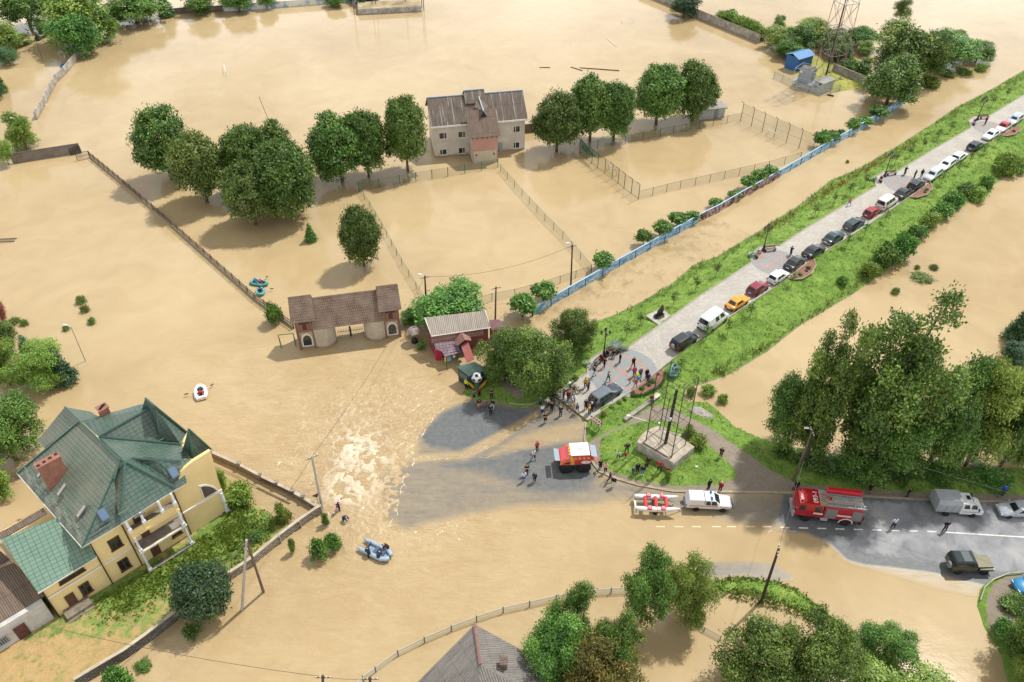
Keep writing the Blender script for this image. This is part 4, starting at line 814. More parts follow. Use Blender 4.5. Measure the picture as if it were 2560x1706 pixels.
SKYG=mat('skylight_glass','#566a86',.1,0,.6); BLIND=mat('skylight_shutter','#a39c92',.6,var=.2)
skyl(259,1288,9.3,.85,1.25,(math.radians(48),0),SKYG); skyl(434,1182,9.3,.85,1.25,(math.radians(40),0),SKYG)
skyl(156,1226,9.6,1.45,.55,(0,-math.radians(37)),BLIND); skyl(205,1280,9.2,1.45,.55,(0,-math.radians(37)),BLIND); skyl(104,1183,9.5,1.2,.5,(0,-math.radians(37)),BLIND)
def guard(x,y,z,sx,sy):
    a=R_(x,y,z); part('snow_guard',rf,mat('guard','#67736a',.5),lambda m:m.box(a[0],a[1],a[2]+.12,sx,sy,.16))
for x,y in ((68,1178),(74,1196),(90,1203),(98,1223),(112,1230),(120,1253),(139,1257),(147,1279),(166,1287),(173,1308),(192,1315),(198,1338)): guard(x,y,8.6,.08,1.1)
for x,y,z in ((262,1320,8.3),(241,1335,8.2),(311,1281,9.5),(330,1263,9.4),(361,1246,9.4),(385,1232,9.4),(412,1222,9.1),(449,1202,8.3),(350,1290,8.6),(408,1100,9.8),(432,1096,9.6)): guard(x,y,z,1.1,.08)
for a in ((1.38,2.55,4.55,6.1),(1.25,2.33,1.1,2.7)): window(H,*a)
window(H,-2.69,-1.68,1.1,2.68); door(H,-4.13,-3.26,.4,2.42); window(H,-3.83,-1.4,4.3,4.72,bars=(.33,.66))
for q_ in ((1.6,-.05,3.5,3.3,.1,.2),(-2.65,-.05,3.55,5.4,.1,.2),(10.9,-.06,3.8,4.9,.12,.22)): part('string_course',H,WHT,lambda m:m.box(*q_))
part('steps',H,mat('old_concrete','#877b6b',.95,var=.5,vs=1.5),lambda m:[m.box(-3.6,-.6-.35*k,.15+.12*(3-k)-.1,2.5,.4 if k else 1.2,.3+.24*(3-k)*.6) for k in range(4)])
for u,zt in ((.05,7.2),(3.2,8.2),(8.75,8.2),(-5.3,4.9)): part('downpipe',H,mat('pipe_black','#25221f',.5),lambda m:m.tube((u,-.1,.1),(u,-.1,zt),.06))
# balcony block
BV=-1.37
def balc(m):
    m.box(5.9,BV/2,3.58,5.0,1.5,.3); m.box(5.9,BV/2,6.1,5.0,1.5,.25)
    m.box(5.9,BV+.1,6.55,5.0,.14,.75)
    for u in (3.5,4.95,6.85,8.2): m.box(u,BV+.05,6.95,.42,.34,.5)
bl=part('balcony',H,YEL,balc)
[part('floor',bl,mat('balcony_floor','#857d76',.9,var=.5,vs=1.2),lambda m:m.box(5.9,BV/2+.05+dy,z,4.9,1.35-dy*2,.03)) for z,dy in ((3.745,0),(6.235,.07))]
part('edge',bl,WHT,lambda m:m.box(5.9,BV-.12,3.6,5.1,.14,.22))
part('plinth',bl,CONC(),lambda m:m.box(5.9,BV-.05,.28,5.2,.35,.5))
COLM=mat('white_column','#c9ccd2',.6)
for u,zb,zt in [(3.55,.5,3.4),(8.15,.5,3.4),(3.55,3.75,6.0),(8.15,3.75,6.0)]+[(u,7.15,8.75) for u in (3.5,4.95,6.85,8.2)]:
    part('column',bl,COLM,lambda m:(m.lathe([(.13,zb+.3),(.11,zt)],10,(u,BV,0)),m.box(u,BV,zb+.12,.36,.36,.36)),False)
for a in ((4.35,5.2,3.75,5.6),(4.5,5.4,.4,2.4),(4.3,5.1,6.25,7.9)): door(H,a[0],a[1],a[2],a[3],-.002)
window(H,6.9,8.0,1.3,2.2,-.002); 
# quarter-round window and carport
qa=[(11.28,4.0),(12.95,4.0)]+[(11.28+1.67*math.cos(math.radians(t)),4.0+2.25*math.sin(math.radians(t))) for t in (25,50,72,90)]
qa=[(11.28,4.0),(13.0,4.0),(12.75,4.75),(12.3,5.45),(11.8,5.95),(11.28,6.2)]
w=part('window',H,WHT,lambda m:m.loft([[(u,v,z) for u,z in qa] for v in (-.09,-.005)])); w['label']='white quarter-round arched window on the gable end'
part('pane',w,mat('arch_dark','#5d5048',.5,var=.4,vs=2),lambda m:m.loft([[(lerp(11.85,u,.8),v,lerp(4.75,z,.8)) for u,z in qa] for v in (-.12,-.092)]))
part('column',H,COLM,lambda m:(m.lathe([(.2,.6),(.17,3.5)],12,(13.1,-.1,0)),m.box(13.1,-.1,.35,.5,.5,.5)))
part('porch_floor',H,mat('porch_slab','#b7a68f',.9,var=.5,vs=1.0),lambda m:m.box(12.3,1.2,.32,2.0,2.6,.1))
# ---- 2. grey shed with brown corrugated roof, cut by the picture edge
fs=Frame(P(*z1(-60,1400),.3),P(*z1(375,1130),.3))
SH=T('shed','whitewashed shed with brown corrugated roof in the bottom left corner','shed',(fs.o.x,fs.o.y,0),fs.a)
part('wall',SH,mat('whitewash','#b9b6b0',.9,var=.3,vs=.9),lambda m:(m.box(fs.len/2-4,2.6,1.6,fs.len+8,5.1,3.2),))
part('roof',SH,ASBB,lambda m:m.slab([fs.px(-40,1580,3.3),fs.px(121,1484,3.3),fs.px(-2,1375,5.2),fs.px(-110,1440,5.2)],.1))
u0,z0=fs.on(*z1(75,1170)); u1,zz1=fs.on(*z1(230,1215))
door(SH,fs.on(*z1(80,1200))[0],fs.on(*z1(215,1225))[0],.3,2.2,0,mat('maroon_door','#56302c',.7,var=.3)); window(SH,fs.on(*z1(-30,1300))[0],fs.on(*z1(60,1270))[0],1.0,2.0,0,mat('grey_bars','#77797c',.5),(.2,.4,.6,.8))
# ---- 3. two-storey house in the flood
f2=Frame(P(1088,394.5),P(1311.5,374)); L=f2.len
B=T('two_storey_house','two-storey grey rendered house with streaked dark corrugated gable roof in the water','house',(f2.o.x,f2.o.y,0),f2.a)
GREY=mat('grey_render','#c6bfb5',.92,var=.18,vs=.5,c2='#b5ab9f',silt=.85); PNK=mat('pink_render','#b0877b',.92,var=.15,vs=.6)
eL=f2.on(1078,319,-.4); eR=f2.on(1320,296,-.4); ez_=(eL[1]+eR[1])/2; 
D2=9.0
rz=ez_+3.6; hw=D2/2
part('wall',B,GREY,lambda m:(m.box(L/2,hw,ez_/2-.6,L,D2,ez_+1.2),m.loft([[(u,.0,ez_),(u,D2,ez_),(u,hw,rz-.35)] for u in (.02,L-.02)])))
part('gable_panel',B,mat('gable_brick','#a5694f',.9,var=.3),lambda m:m.loft([[(u,.5,ez_-.3),(u,D2-.5,ez_-.3),(u,hw,rz-.6)] for u in (-.03,.0)]))
r2=part('roof',B,ASBD,lambda m:(m.slab([(-.45,-.5,ez_-.05),(L+.45,-.5,ez_-.05),(L+.45,hw,rz),(-.45,hw,rz)],.1),m.slab([(-.45,D2+.5,ez_-.05),(L+.45,D2+.5,ez_-.05),(L+.45,hw+.01,rz),(-.45,hw+.01,rz)],.1),
   m.slab([(L*.375,hw-1.9,rz-1.0),(L*.6,hw-1.9,rz-1.0),(L*.6,hw+.2,rz+.75),(L*.375,hw+.2,rz+.75)],.1),m.slab([(L*.375,hw+2.4,rz-.9),(L*.6,hw+2.4,rz-.9),(L*.6,hw+.21,rz+.75),(L*.375,hw+.21,rz+.75)],.1)))
ZINC=mat('zinc','#a9b3b8',.45,.3,var=.2)
part('ridge_cap',r2,ZINC,lambda m:(m.tube((-.45,hw,rz+.05),(L*.375,hw,rz+.05),.14),m.tube((L*.6,hw,rz+.05),(L+.45,hw,rz+.05),.14),m.tube((L*.375,hw+.2,rz+.8),(L*.6,hw+.2,rz+.8),.14)))
part('fascia',r2,WHT,lambda m:m.box(L*.2,-.52,ez_-.14,L*.4+.9,.1,.32)); part('fascia',r2,WHT,lambda m:m.box(L*.83,-.52,ez_-.14,L*.36+.5,.1,.32))
part('dormer_wall',r2,mat('dormer_dark','#5d4a3f',.9),lambda m:m.loft([[(u,hw-1.9,rz-1.4),(u,hw+2.2,rz-1.4),(u,hw+.2,rz+.6)] for u in (L*.38,L*.595)]))
# annex
a0=f2.loc(P(1181.5,409.9)); a1=f2.loc(P(1244.6,404.3)); u0,u1=a0[0],a1[0]; av=(a0[1]+a1[1])/2
ae=f2.on(1180,341,av)[1]
an=part('annex_wall',B,GREY,lambda m:m.box((u0+u1)/2,av/2,ae/2-.6,u1-u0,-av,ae+1.2)); an['label']='projecting stair block in front of the house'
part('pink_panel',an,PNK,lambda m:m.box((u0+u1)/2,av-.02,ae*.5+.0,u1-u0-.02,.05,ae-.05)); part('pale_panel',an,mat('pale_render','#b7ab97',.9,var=.12),lambda m:m.box((u0+u1)/2,av-.06,1.2,u1-u0-.5,.05,2.6))
[part('bracket',an,mat('dark_wood','#3b2a25',.8),lambda m:m.box(lerp(u0+.1,u1-.1,k/5),av-.14,ae-.35,.12,.22,.6)) for k in range(6)]
[part('loudspeaker',an,BLACK(),lambda m:m.box(uu,av-.16,1.78,.22,.16,.32)) for uu in (u0+.75,u1-.75)]
ar=part('annex_roof',B,ASBB,lambda m:(m.slab([(u0-.5,av-.6,ae-.1),(u1+.5,av-.6,ae-.1),(u1+.35,.5,ae+3.1),(u0-.35,.5,ae+3.1)],.1),)); ar['label']='brown lean-to roof of the projecting stair block'
ue=(u0+u1)/2+.35
part('dormer',ar,ASBD,lambda m:(m.slab([(ue-.8,-.9,ae+2.0),(ue,-.9,ae+3.4),(ue-.1,hw-.6,rz-.3),(ue-1.3,1.6,ae+3.3)],.08),m.slab([(ue+.8,-.9,ae+2.0),(ue,-.9,ae+3.4),(ue-.1,hw-.6,rz-.3),(ue+1.3,1.6,ae+3.3)],.08)))
part('dormer_cap',ar,ZINC,lambda m:(m.tube((ue,-1.0,ae+3.45),(ue-.1,hw-.6,rz-.2),.13),)); part('dormer_opening',ar,mat('void_dark','#2b2623',.9),lambda m:m.loft([[(ue-.6,v,ae+2.2),(ue+.6,v,ae+2.2),(ue,v,ae+3.25)] for v in (-.95,-.85)]))
z8=lambda x,y:(1030+x/7.128,210+y/7.128)
for (x0,y0),(x1,y1),k in (((483,860),(618,990),.65),((820,838),(950,965),.65),((498,1155),(620,1270),.35),((828,1125),(945,1245),.65),((1803,740),(1928,868),.35),((1803,1030),(1918,1150),.35)):
    A=f2.on(*z8(x0,y1)); C=f2.on(*z8(x1,y0)); window(B,A[0],C[0],A[1],C[1],0,WHT,(k,))
A=f2.on(*z8(1542,1200)); C=f2.on(*z8(1612,1040)); door(B,A[0],C[0],-.2,C[1],0,mat('grey_door','#8d9499',.6))
# ---- 4. tiled gateway
g0=P(751,873); g1=P(1003,839); fg=Frame(g0,g1); L=fg.len
G=T('gateway','flooded brown-tiled gateway with two towers and rounded white pillars','gate',(fg.o.x,fg.o.y,0),fg.a)
RT=tilemat('clay_tile','#78624f','#69564a','#3a2a24',.28,.36,.035,.9,.5,.85,.55,.5,'#8f8072'); GW=mat('gate_plaster','#b5ab9b',.9,var=.25,vs=.9,silt=.9); REDB=tilemat('gate_brick','#7b4a3f','#6d4038','#9b8478',.26,.09,.012,.3,.5,.9,.3,1.0)
tw=fg.loc(P(794,868))[0]; tr0=fg.loc(P(963,844))[0]; TD=2.6
th=fg.on(735,805,-.5)[1]; rr=th+2.6
for u0,u1 in ((.0,tw),(tr0,L)):
    t=part('tower',G,GW,lambda m:m.box((u0+u1)/2,TD/2,th/2-.6,u1-u0,TD,th+1.2))
    [part('corner_pier',t,REDB,lambda m:m.box(u,-.08,th/2-.5,.32,.36,th+1)) for u in (u0+.12,u1-.12)]
    part('niche',t,mat('niche_dark','#4a3a33',.8),lambda m:rect(m,(u0+u1)/2-.75,(u0+u1)/2+.75,th*.58,th*.93,0,.03))
    part('balustrade',t,mat('niche_wood','#8a5f4c',.8),lambda m:(rect(m,(u0+u1)/2-.7,(u0+u1)/2-.3,th*.6,th*.82,-.03,.06),rect(m,(u0+u1)/2+.3,(u0+u1)/2+.7,th*.6,th*.82,-.03,.06),rect(m,(u0+u1)/2-.75,(u0+u1)/2+.75,th*.55,th*.62,-.03,.12)))
    uc=(u0+u1)/2; arch=[(uc-.78,.35),(uc+.78,.35),(uc+.78,1.75),(uc+.55,2.35),(uc,2.65),(uc-.55,2.35),(uc-.78,1.75)]
    w=part('window',t,WHT,lambda m:m.loft([[(u,v,z) for u,z in arch] for v in (-.09,-.002)])); w['label']='white arched window with iron grille'
    part('pane',w,GLASS(),lambda m:m.loft([[(lerp(uc,u,.72),v,lerp(1.35,z,.78)) for u,z in arch] for v in (-.12,-.091)]))
    part('tower_roof',t,RT,lambda m:(m.slab([(u0-.45,-.55,th-.25),(u1+.45,-.55,th-.25),(u1+.35,TD*.62,rr),(u0-.35,TD*.62,rr)],.14),m.slab([(u0-.45,TD+.5,th+.2),(u1+.45,TD+.5,th+.2),(u1+.35,TD*.63,rr),(u0-.35,TD*.63,rr)],.14)))
uL,uR=tw,tr0
part('roof',G,RT,lambda m:(m.slab([(uL-.2,-.9,th-1.5),(uR+.2,-.9,th-1.5),(uR+.2,TD*.62,rr-.55),(uL-.2,TD*.62,rr-.55)],.16),m.slab([(uL-.2,TD+.5,th-.6),(uR+.2,TD+.5,th-.6),(uR+.2,TD*.63,rr-.55),(uL-.2,TD*.63,rr-.55)],.14)))
for c in (uL+1.0,uR-1.0): part('pillar',G,GW,lambda m:m.lathe([(1.75,-1),(1.75,th-1.2)],22,(c,1.1,0)),False)
def leafs(m):
    for u in np.arange(uL+2.9,uR-2.9,.22): m.box(u,1.5,.5,.04,.04,1.7)
    for z in (.2,.9): m.box((uL+uR)/2,1.5,z,uR-uL-5.8,.05,.05)
    m.box((uL+uR)/2,1.5,.6,.25,.25,2)
part('gate_leaf',G,BLACK(),leafs)
# ---- 5. red shop with corrugated roof
zs=lambda x,y:(1020+x/5.6,700+y/5.6)
s0=P(*zs(350,960)); s1=P(*zs(1170,760)); fz=Frame(P(*zs(385,1040)),P(*zs(1180,870)))
SHP=T('shop','red shop with grey corrugated roof and tiled awnings in the flood','shop',(fz.o.x,fz.o.y,0),fz.a)
q=lambda x,y,z:fz.loc(P(*zs(x,y),z))
REDW=mat('red_wall','#7a4644',.8,var=.25,vs=1.0); 
c4_=[q(330,790,3.6),q(1155,668,3.6),q(1075,430,4.9),q(235,530,4.9)]
part('roof',SHP,corrmat('grey_asbestos','#8d857a','#b5aa9b',.25,5,.8,.85),lambda m:m.slab(c4_,.1)); part('roof_edge',SHP,WHT,lambda m:(m.path([c4_[3],c4_[0],c4_[1],c4_[2]],.09,4)))
um=max(c4_[1][0],c4_[0][0]); 
part('wall',SHP,REDW,lambda m:m.loft([[(c4_[0][0]+.25,c4_[0][1]+.3,z),(c4_[1][0]-.25,c4_[1][1]+.3,z),(c4_[2][0]-.25,c4_[2][1]-.25,z),(c4_[3][0]+.25,c4_[3][1]-.25,z)] for z in (-.6,3.5)]))
AWT=tilemat('awning_tile','#a3776a','#946b60','#6b4a42',.5,.4,.03,.6,.5,.7,.35,.6); PUR=tilemat('purple_tile','#80656f','#745b65','#4d3b44',.45,.4,.035,.7,0,.5,.3,.6)
part('tiled_apron',SHP,AWT,lambda m:m.slab([q(330,800,3.3),q(1050,690,3.3),q(1060,770,2.6),q(460,870,2.6),q(330,885,2.7)],.08))
aw=part('awning',SHP,PUR,lambda m:m.slab([q(365,890,2.75),q(640,850,2.75),q(750,1010,2.0),q(515,1080,2.0),q(480,1010,2.15),q(385,965,2.4)],.08)); aw['label']='purple-grey tiled awning over the shop entrance'
pk=part('porch_roof',SHP,[AWT,mat('red_board','#8d4740',.75,var=.3,vs=1.2)],lambda m:(setattr(m,'m',0),m.slab([q(750,730,4.2),q(795,840,3.8),q(690,930,2.7),q(650,850,3.0)],.08),m.slab([q(750,730,4.2),q(795,840,3.8),q(890,850,2.8),q(870,800,3.0)],.08),setattr(m,'m',1),m.slab([q(740,920,2.9),q(840,860,2.9),q(930,1110,2.0),q(825,1160,2.0)],.08))); pk['label']='little gabled porch with a sloping red board roof'
wl=part('front_wall',SHP,mat('dark_teal','#22393b',.7),lambda m:m.loft([[(*q(490,1040,z)[:2],z),(*q(760,990,z)[:2],z),(*q(760,920,z)[:2],z),(*q(480,980,z)[:2],z)] for z in (-.5,2.1)]))
p0=Vector(q(555,1130,.5)); d=fz.u*0
part('poster',wl,mat('poster_blue','#6fa9c0',.5),lambda m:m.box(q(575,1120,.8)[0],q(575,1120,.8)[1]-.05,1.0,.55,.05,.75)); part('poster',wl,mat('poster_white','#c5ccd0',.5),lambda m:m.box(q(645,1100,.8)[0],q(645,1100,.8)[1]-.05,1.2,.35,.05,.45))
part('red_box',SHP,mat('magenta_box','#a81f48',.6),lambda m:m.rbox(q(425,1030,1.0)[0],q(425,1030,1.0)[1],.9,.9,.7,1.6,.05))
part('pole',SHP,BLACK(),lambda m:m.tube((*q(548,1270,0)[:2],-.5),(*q(548,1270,0)[:2],2.3),.04)); part('pennant',SHP,mat('yellow_pennant','#d1b52a',.7),lambda m:m.box(q(535,1270,0)[0],q(535,1270,0)[1],1.9,.25,.05,.7))
part('side_roof',SHP,mat('maroon_sheet','#6b4748',.6,var=.25),lambda m:m.slab([q(1135,560,3.2),q(1290,555,3.2),q(1330,660,2.7),q(1165,690,2.7)],.08))
part('side_wall',SHP,REDW,lambda m:m.loft([[(*q(1140,580,3)[:2],z),(*q(1285,575,3)[:2],z),(*q(1320,655,3)[:2],z),(*q(1165,680,3)[:2],z)] for z in (-.5,2.65)]))
# green kiosk
k0=P(*zs(690,1390)); k1=P(*zs(870,1500)); fk=Frame(k0,k1); 
K=T('kiosk','dark green kiosk with a shallow green hipped roof','kiosk',(fk.o.x,fk.o.y,0),fk.a); kq=lambda x,y,z:fk.loc(P(*zs(x,y),z))
kc=[kq(680,1215,2.5),kq(850,1345,2.5),kq(1125,1255,2.5),kq(930,1145,2.5)]; ka=kq(905,1205,3.3)
GK=mat('kiosk_roof','#4f6a60',.5,var=.25,vs=.8,bump=.2); part('roof',K,GK,lambda m:[m.poly(kc[i],kc[(i+1)%4],ka) for i in range(4)]+[m.slab(kc,.12)])
KW=mat('kiosk_wall','#1f3a3c',.6,var=.2); kcc=Vector((sum(p[0] for p in kc)/4,sum(p[1] for p in kc)/4,0))
kwp=[(lerp(kcc.x,p[0],.92),lerp(kcc.y,p[1],.92)) for p in kc]
part('wall',K,KW,lambda m:m.prism(kwp,-.5,2.42)); part('shutter',K,mat('kiosk_shutter','#565a58',.6),lambda m:m.loft([[(lerp(kwp[0][0],kwp[1][0],a)*1.0,lerp(kwp[0][1],kwp[1][1],a)-.03,z) for a,z in ((.15,1.2),(.85,1.2),(.85,2.1),(.15,2.1))],[(lerp(kwp[0][0],kwp[1][0],a),lerp(kwp[0][1],kwp[1][1],a)-.08,z) for a,z in ((.15,1.2),(.85,1.2),(.85,2.1),(.15,2.1))]]))
# striped parasol by the gate
PB=P(*zs(95,870)); U=T('parasol','closed-up striped market parasol by the gateway in the water','parasol',PB)
part('canopy',U,mat('parasol_cloth','#8a9a90',.8,c2='#8d5560',vs=2.0),lambda m:m.lathe([(1.0,2.0),(.75,2.3),(.35,2.6),(.02,2.75)],8)); part('pole',U,BLACK(),lambda m:m.tube((0,0,-.6),(0,0,2.7),.03)); part('base',U,BLACK(),lambda m:(m.lathe([(.5,-.3),(.45,.5),(.2,.7)],9)))
# ---- 6. hip roof house at the bottom edge
hr=T('hip_roof_house','house with grey corrugated hip roof cut by the bottom edge','house',P(1220,1760,0),0)
h0=P(1220,1760,0); hq=lambda x,y,z:tuple(P(x,y,z)-h0)
ap=hq(1187,1561,6.8); jt=hq(1201,1662,6.8); e1=hq(1010,1740,3.0); e2=hq(1330,1640,3.4); e3=hq(1420,1790,3.0); e4=hq(1180,1900,3.0)
HR=corrmat('hip_asbestos','#6a6560','#8f8a83',.22,1.4,.8,.85)
rf=part('roof',hr,HR,lambda m:(m.slab([ap,jt,e4,e1],.1),m.slab([ap,e2,e3,jt],.1),m.slab([jt,e3,e4],.1))); part('ridge_cap',rf,mat('rust_ridge','#84655a',.7,var=.3),lambda m:m.path([Vector(ap)+Vector((0,0,.08)),Vector(jt)+Vector((0,0,.08))],.16,5))
part('wall',hr,GW,lambda m:m.loft([[(lerp(jt[0],q[0],.85),lerp(jt[1],q[1],.85),z) for q in (e1,e4,e3,e2)] for z in (-.5,2.9)]))
c=hq(1259,1668,5.4); ch=part('chimney',rf,mat('old_brick','#6d5a50',.9,var=.5,vs=5),lambda m:(m.box(c[0],c[1],5.2,.6,.6,2.4),m.box(c[0],c[1],6.45,.75,.75,.12)))
# ---- 7. flooded grey platform with posts
t0=P(896,38); t1=P(1054,30); ft=Frame(t0,t1); L=ft.len
S7=T('flooded_platform','flooded flat-topped concrete stand with whitewashed wall near the far shore','platform',(ft.o.x,ft.o.y,0),ft.a)
part('wall',S7,mat('worn_white','#a9a8a2',.9,var=.5,vs=.7,silt=.6),lambda m:m.box(L/2,3.2,.3,L,6.4,2.2)); part('top',S7,mat('sand_top','#a79574',.95,var=.5,vs=.4),lambda m:m.box(L/2,3.2,1.44,L-.3,6.1,.08))
for i,(x,y,t) in enumerate(((886,37,-40),(932,24,-30),(941,24,-30),(1015,18,-30),(1055,20,-30),(1060,28,-30))):
    p=P(x,y); pp=T('post','tall bare post of the flooded far platform','post',p,0,'posts of the flooded platform'); part('pole',pp,mat('rust_steel','#5d4f45',.8,var=.3),lambda m:m.tube((0,0,-1),(0,0,9),.12,.09)); part('head',pp,mat('rust_steel','#5d4f45',.8),lambda m:m.box(0,0,9,.9,.12,.12))
# ---- 8. small shed by the court
q0=P(1745,296); o=T('small_shed','small grey shed with flat roof beside the court fence','shed',P(1772,290),f2.a); part('wall',o,mat('shed_grey','#a3a3a0',.8,var=.3),lambda m:m.box(0,0,.9,5.5,3,2.4)); part('roof',o,mat('shed_roof','#8d8982',.8,var=.3),lambda m:m.box(0,0,2.2,6.2,3.6,.2)); part('door',o,mat('shed_door','#6f7376',.6),lambda m:m.box(.8,-1.53,.9,.9,.06,2.0)); part('vent',o,BLACK(),lambda m:m.lathe([(.5,2.3),(.05,2.8)],6,(1,0,0)))
# ================================================================ VEHICLES
def wheel(parent,x,y,r,w,rim='rim_metal'):
    t=MB(); t.at(x,y,r,0,math.pi/2); t.lathe([(r*.6,-w/2),(r*.92,-w/2),(r,-w*.3),(r,w*.3),(r*.92,w/2),(r*.6,w/2)],16)
    o=t.build('wheel',RUB(),parent,False)
    m=MB(); m.at(x,y,r,0,math.pi/2); s=1 if y<0 else -1
    m.lathe([(r*.6,-s*w*.02),(r*.58,s*w*.46),(r*.5,s*w*.5),(r*.16,s*w*.42),(.001,s*w*.47)] if s>0 else [(.001,-w*.47),(r*.16,-w*.42),(r*.5,-w*.5),(r*.58,-w*.46),(r*.6,w*.02)],12); m.build('rim',MATS.get(rim) or CHROME(),o); return o
def ringx(x,w,zb,zt,r=.1):
    h=[(.0,zb),(w*.86,zb),(w*.97,zb+.1),(w,lerp(zb,zt,.5)),(w*.975,zt-r*1.1),(w*.93,zt-r*.35),(w*.84,zt),(0,zt+.015)]
    return [(x,-y,z) for y,z in h]+[(x,y,z) for y,z in h[-2:0:-1]]
CARK={ # L,W,H, belt, hood front z, tail z, cabin base x0,x1, roof x0,x1, wheelbase, wheel r
 'sedan':(4.5,1.76,1.43,.92,.72,.95,-1.72,1.02,-1.05,.22,2.65,.31),'hatch':(3.95,1.7,1.46,.92,.74,.9,-1.92,.98,-1.55,.1,2.45,.29),
 'wagon':(4.6,1.78,1.48,.95,.76,.95,-2.22,1.05,-1.95,.15,2.7,.32),'suv':(4.35,1.8,1.72,1.05,.92,1.05,-2.1,1.0,-1.95,.25,2.6,.35),
 'van':(4.9,1.95,2.25,1.25,1.0,1.25,-2.42,1.75,-2.36,.95,3.1,.34),'mini':(4.85,1.9,1.95,1.1,.92,1.1,-2.38,1.55,-2.25,.75,3.0,.34),'old':(4.15,1.62,1.42,.9,.84,.88,-1.6,.8,-1.05,.12,2.42,.29)}
def car(label,kind,color,pos,ang,roof=None,cat='car',group='cars parked along the promenade',bumper=None,spare=False,rails=False,name='parked_car',sc=1.0,hood=None):
    L,W,H,belt,hf,tl,cx0,cx1,rx0,rx1,wb,r=CARK[kind]; w=W/2; body=paint(color); t=T(name,label,cat,pos,ang,group); t.scale=(sc,)*3
    x0,x1=-L/2,L/2; sill=.26
    mb=MB(); st=[(x0,w*.82,.45,tl-.2),(x0+.08,w*.93,.36,tl-.06),(x0+.35,w*.985,.3,tl),(cx0+.25,w,sill,belt),(0,w,sill,belt),(cx1-.25,w,sill,belt-.01),(cx1+.1,w*.99,sill,belt-.05),(lerp(cx1,x1,.6),w*.97,.28,lerp(belt-.05,hf,.55)),(x1-.18,w*.9,.33,hf-.04),(x1-.03,w*.76,.4,hf-.16),(x1,w*.7,.45,hf-.25)]
    mb.loft([ringx(*q) for q in st]); bo=mb.build('body',body,t,True)
    def oct(xa,xb,hw,z,c=.14): return [(xa,-hw+c,z),(xa+c*.6,-hw,z),(xb-c*1.2,-hw,z),(xb,-hw+c*1.6,z),(xb,hw-c*1.6,z),(xb-c*1.2,hw,z),(xa+c*.6,hw,z),(xa,hw-c,z)]
    zb=belt-.03; top=W*.5*.77; bb=w*.95
    fr_=lambda k,z:oct(lerp(cx0,rx0,k),lerp(cx1,rx1,k),lerp(bb,top,k),z)
    mb=MB(); mb.loft([fr_(0,zb),fr_(.9,lerp(zb,H,.92)),oct(rx0+.06,rx1-.08,top-.03,H-.02),oct(rx0+.25,rx1-.25,top-.2,H)]); mb.build('cabin',paint(roof or color),t,False)
    def pane(nm,k0,k1,fn):
        pts=fn(k0,k1); part(nm,t,DGL,lambda m:m.slab(pts,.012) if nm!='side_window' else m.poly(*pts))
    X=lambda a,b,k:lerp(a,b,k); Z=lambda k:lerp(zb,H,k*.97)
    e=.012
    part('windshield',t,DGL,lambda m:m.poly((X(cx1,rx1,.1)+e,-lerp(bb,top,.1)+.26,Z(.1)+e),(X(cx1,rx1,.1)+e,lerp(bb,top,.1)-.26,Z(.1)+e),(X(cx1,rx1,.88)+e,lerp(bb,top,.88)-.24,Z(.88)+e),(X(cx1,rx1,.88)+e,-lerp(bb,top,.88)+.24,Z(.88)+e)))
    part('rear_window',t,DGL,lambda m:m.poly((X(cx0,rx0,.14)-e,lerp(bb,top,.14)-.17,Z(.14)+e),(X(cx0,rx0,.14)-e,-lerp(bb,top,.14)+.17,Z(.14)+e),(X(cx0,rx0,.86)-e,-lerp(bb,top,.86)+.17,Z(.86)+e),(X(cx0,rx0,.86)-e,lerp(bb,top,.86)-.17,Z(.86)+e)))
    cut=[(.07,.34),(.37,.64),(.67,.93)] if kind in('wagon','suv','mini') else [(.12,.5),(.53,.92)]
    if kind=='van': cut=[(.4,.6),(.72,.93)]
    for s in (-1,1):
        for a,b2 in cut:
            def sp(k,f): return (lerp(X(cx0,rx0,k)+.1,X(cx1,rx1,k)-.2,f),s*(lerp(bb,top,k)+e),Z(k))
            pts=[sp(.1,a),sp(.1,b2),sp(.84,b2),sp(.84,a)]; part('side_window',t,DGL,lambda m:m.poly(*(pts if s<0 else pts[::-1])))
        part('side_mirror',t,body,lambda m:m.rbox(cx1-.25,s*(w+.08),belt+.05,.12,.18,.13,.03))
        part('headlight',t,mat('lamp_clear','#c9ced2',.1,0,.8),lambda m:m.rbox(x1-.1,s*w*.66,hf-.17,.14,.36,.14,.04))
        part('taillight',t,mat('lamp_red','#8e1218',.2),lambda m:m.rbox(x0+.05,s*w*.78,tl-.2,.12,.26,.2 if kind!='suv' else .5,.03))
    part('bumper',t,paint(color) if bumper is None else mat('bumper_'+bumper,bumper,.6),lambda m:m.rbox(x0+.04,0,.45,.2,W*.9,.22,.06)); part('bumper',t,paint(color) if bumper is None else mat('bumper_'+bumper,bumper,.6),lambda m:m.rbox(x1-.08,0,.42,.2,W*.82,.22,.06))
    part('number_plate',t,mat('plate','#d4d4cf',.5),lambda m:m.box(x0-.065,0,.62,.02,.5,.12))
    for x in (-wb/2,wb/2):
        for s in (-1,1): wheel(t,x,s*(w-.1),r,.2)
    if spare:
        m=MB(); m.at(x0-.12,.1,.95,0,0,math.pi/2); m.lathe([(.12,-.1),(.3,-.1),(.33,0),(.3,.1),(.1,.1)],14); m.build('spare_wheel',CHROME(),t)
    if rails: part('roof_rail',t,CHROME(),lambda m:m.tube((rx0+.2,-top+.08,H+.03),(rx1-.3,-top+.08,H+.03),.025)); part('roof_rail',t,CHROME(),lambda m:m.tube((rx0+.2,top-.08,H+.03),(rx1-.3,top-.08,H+.03),.025))
    return t
def promdir(p):
    best=min(range(len(pr)-1),key=lambda i:((pr[i]+pr[i+1])/2-p).length); d=pr[best+1]-pr[best]; return math.atan2(d.y,d.x)
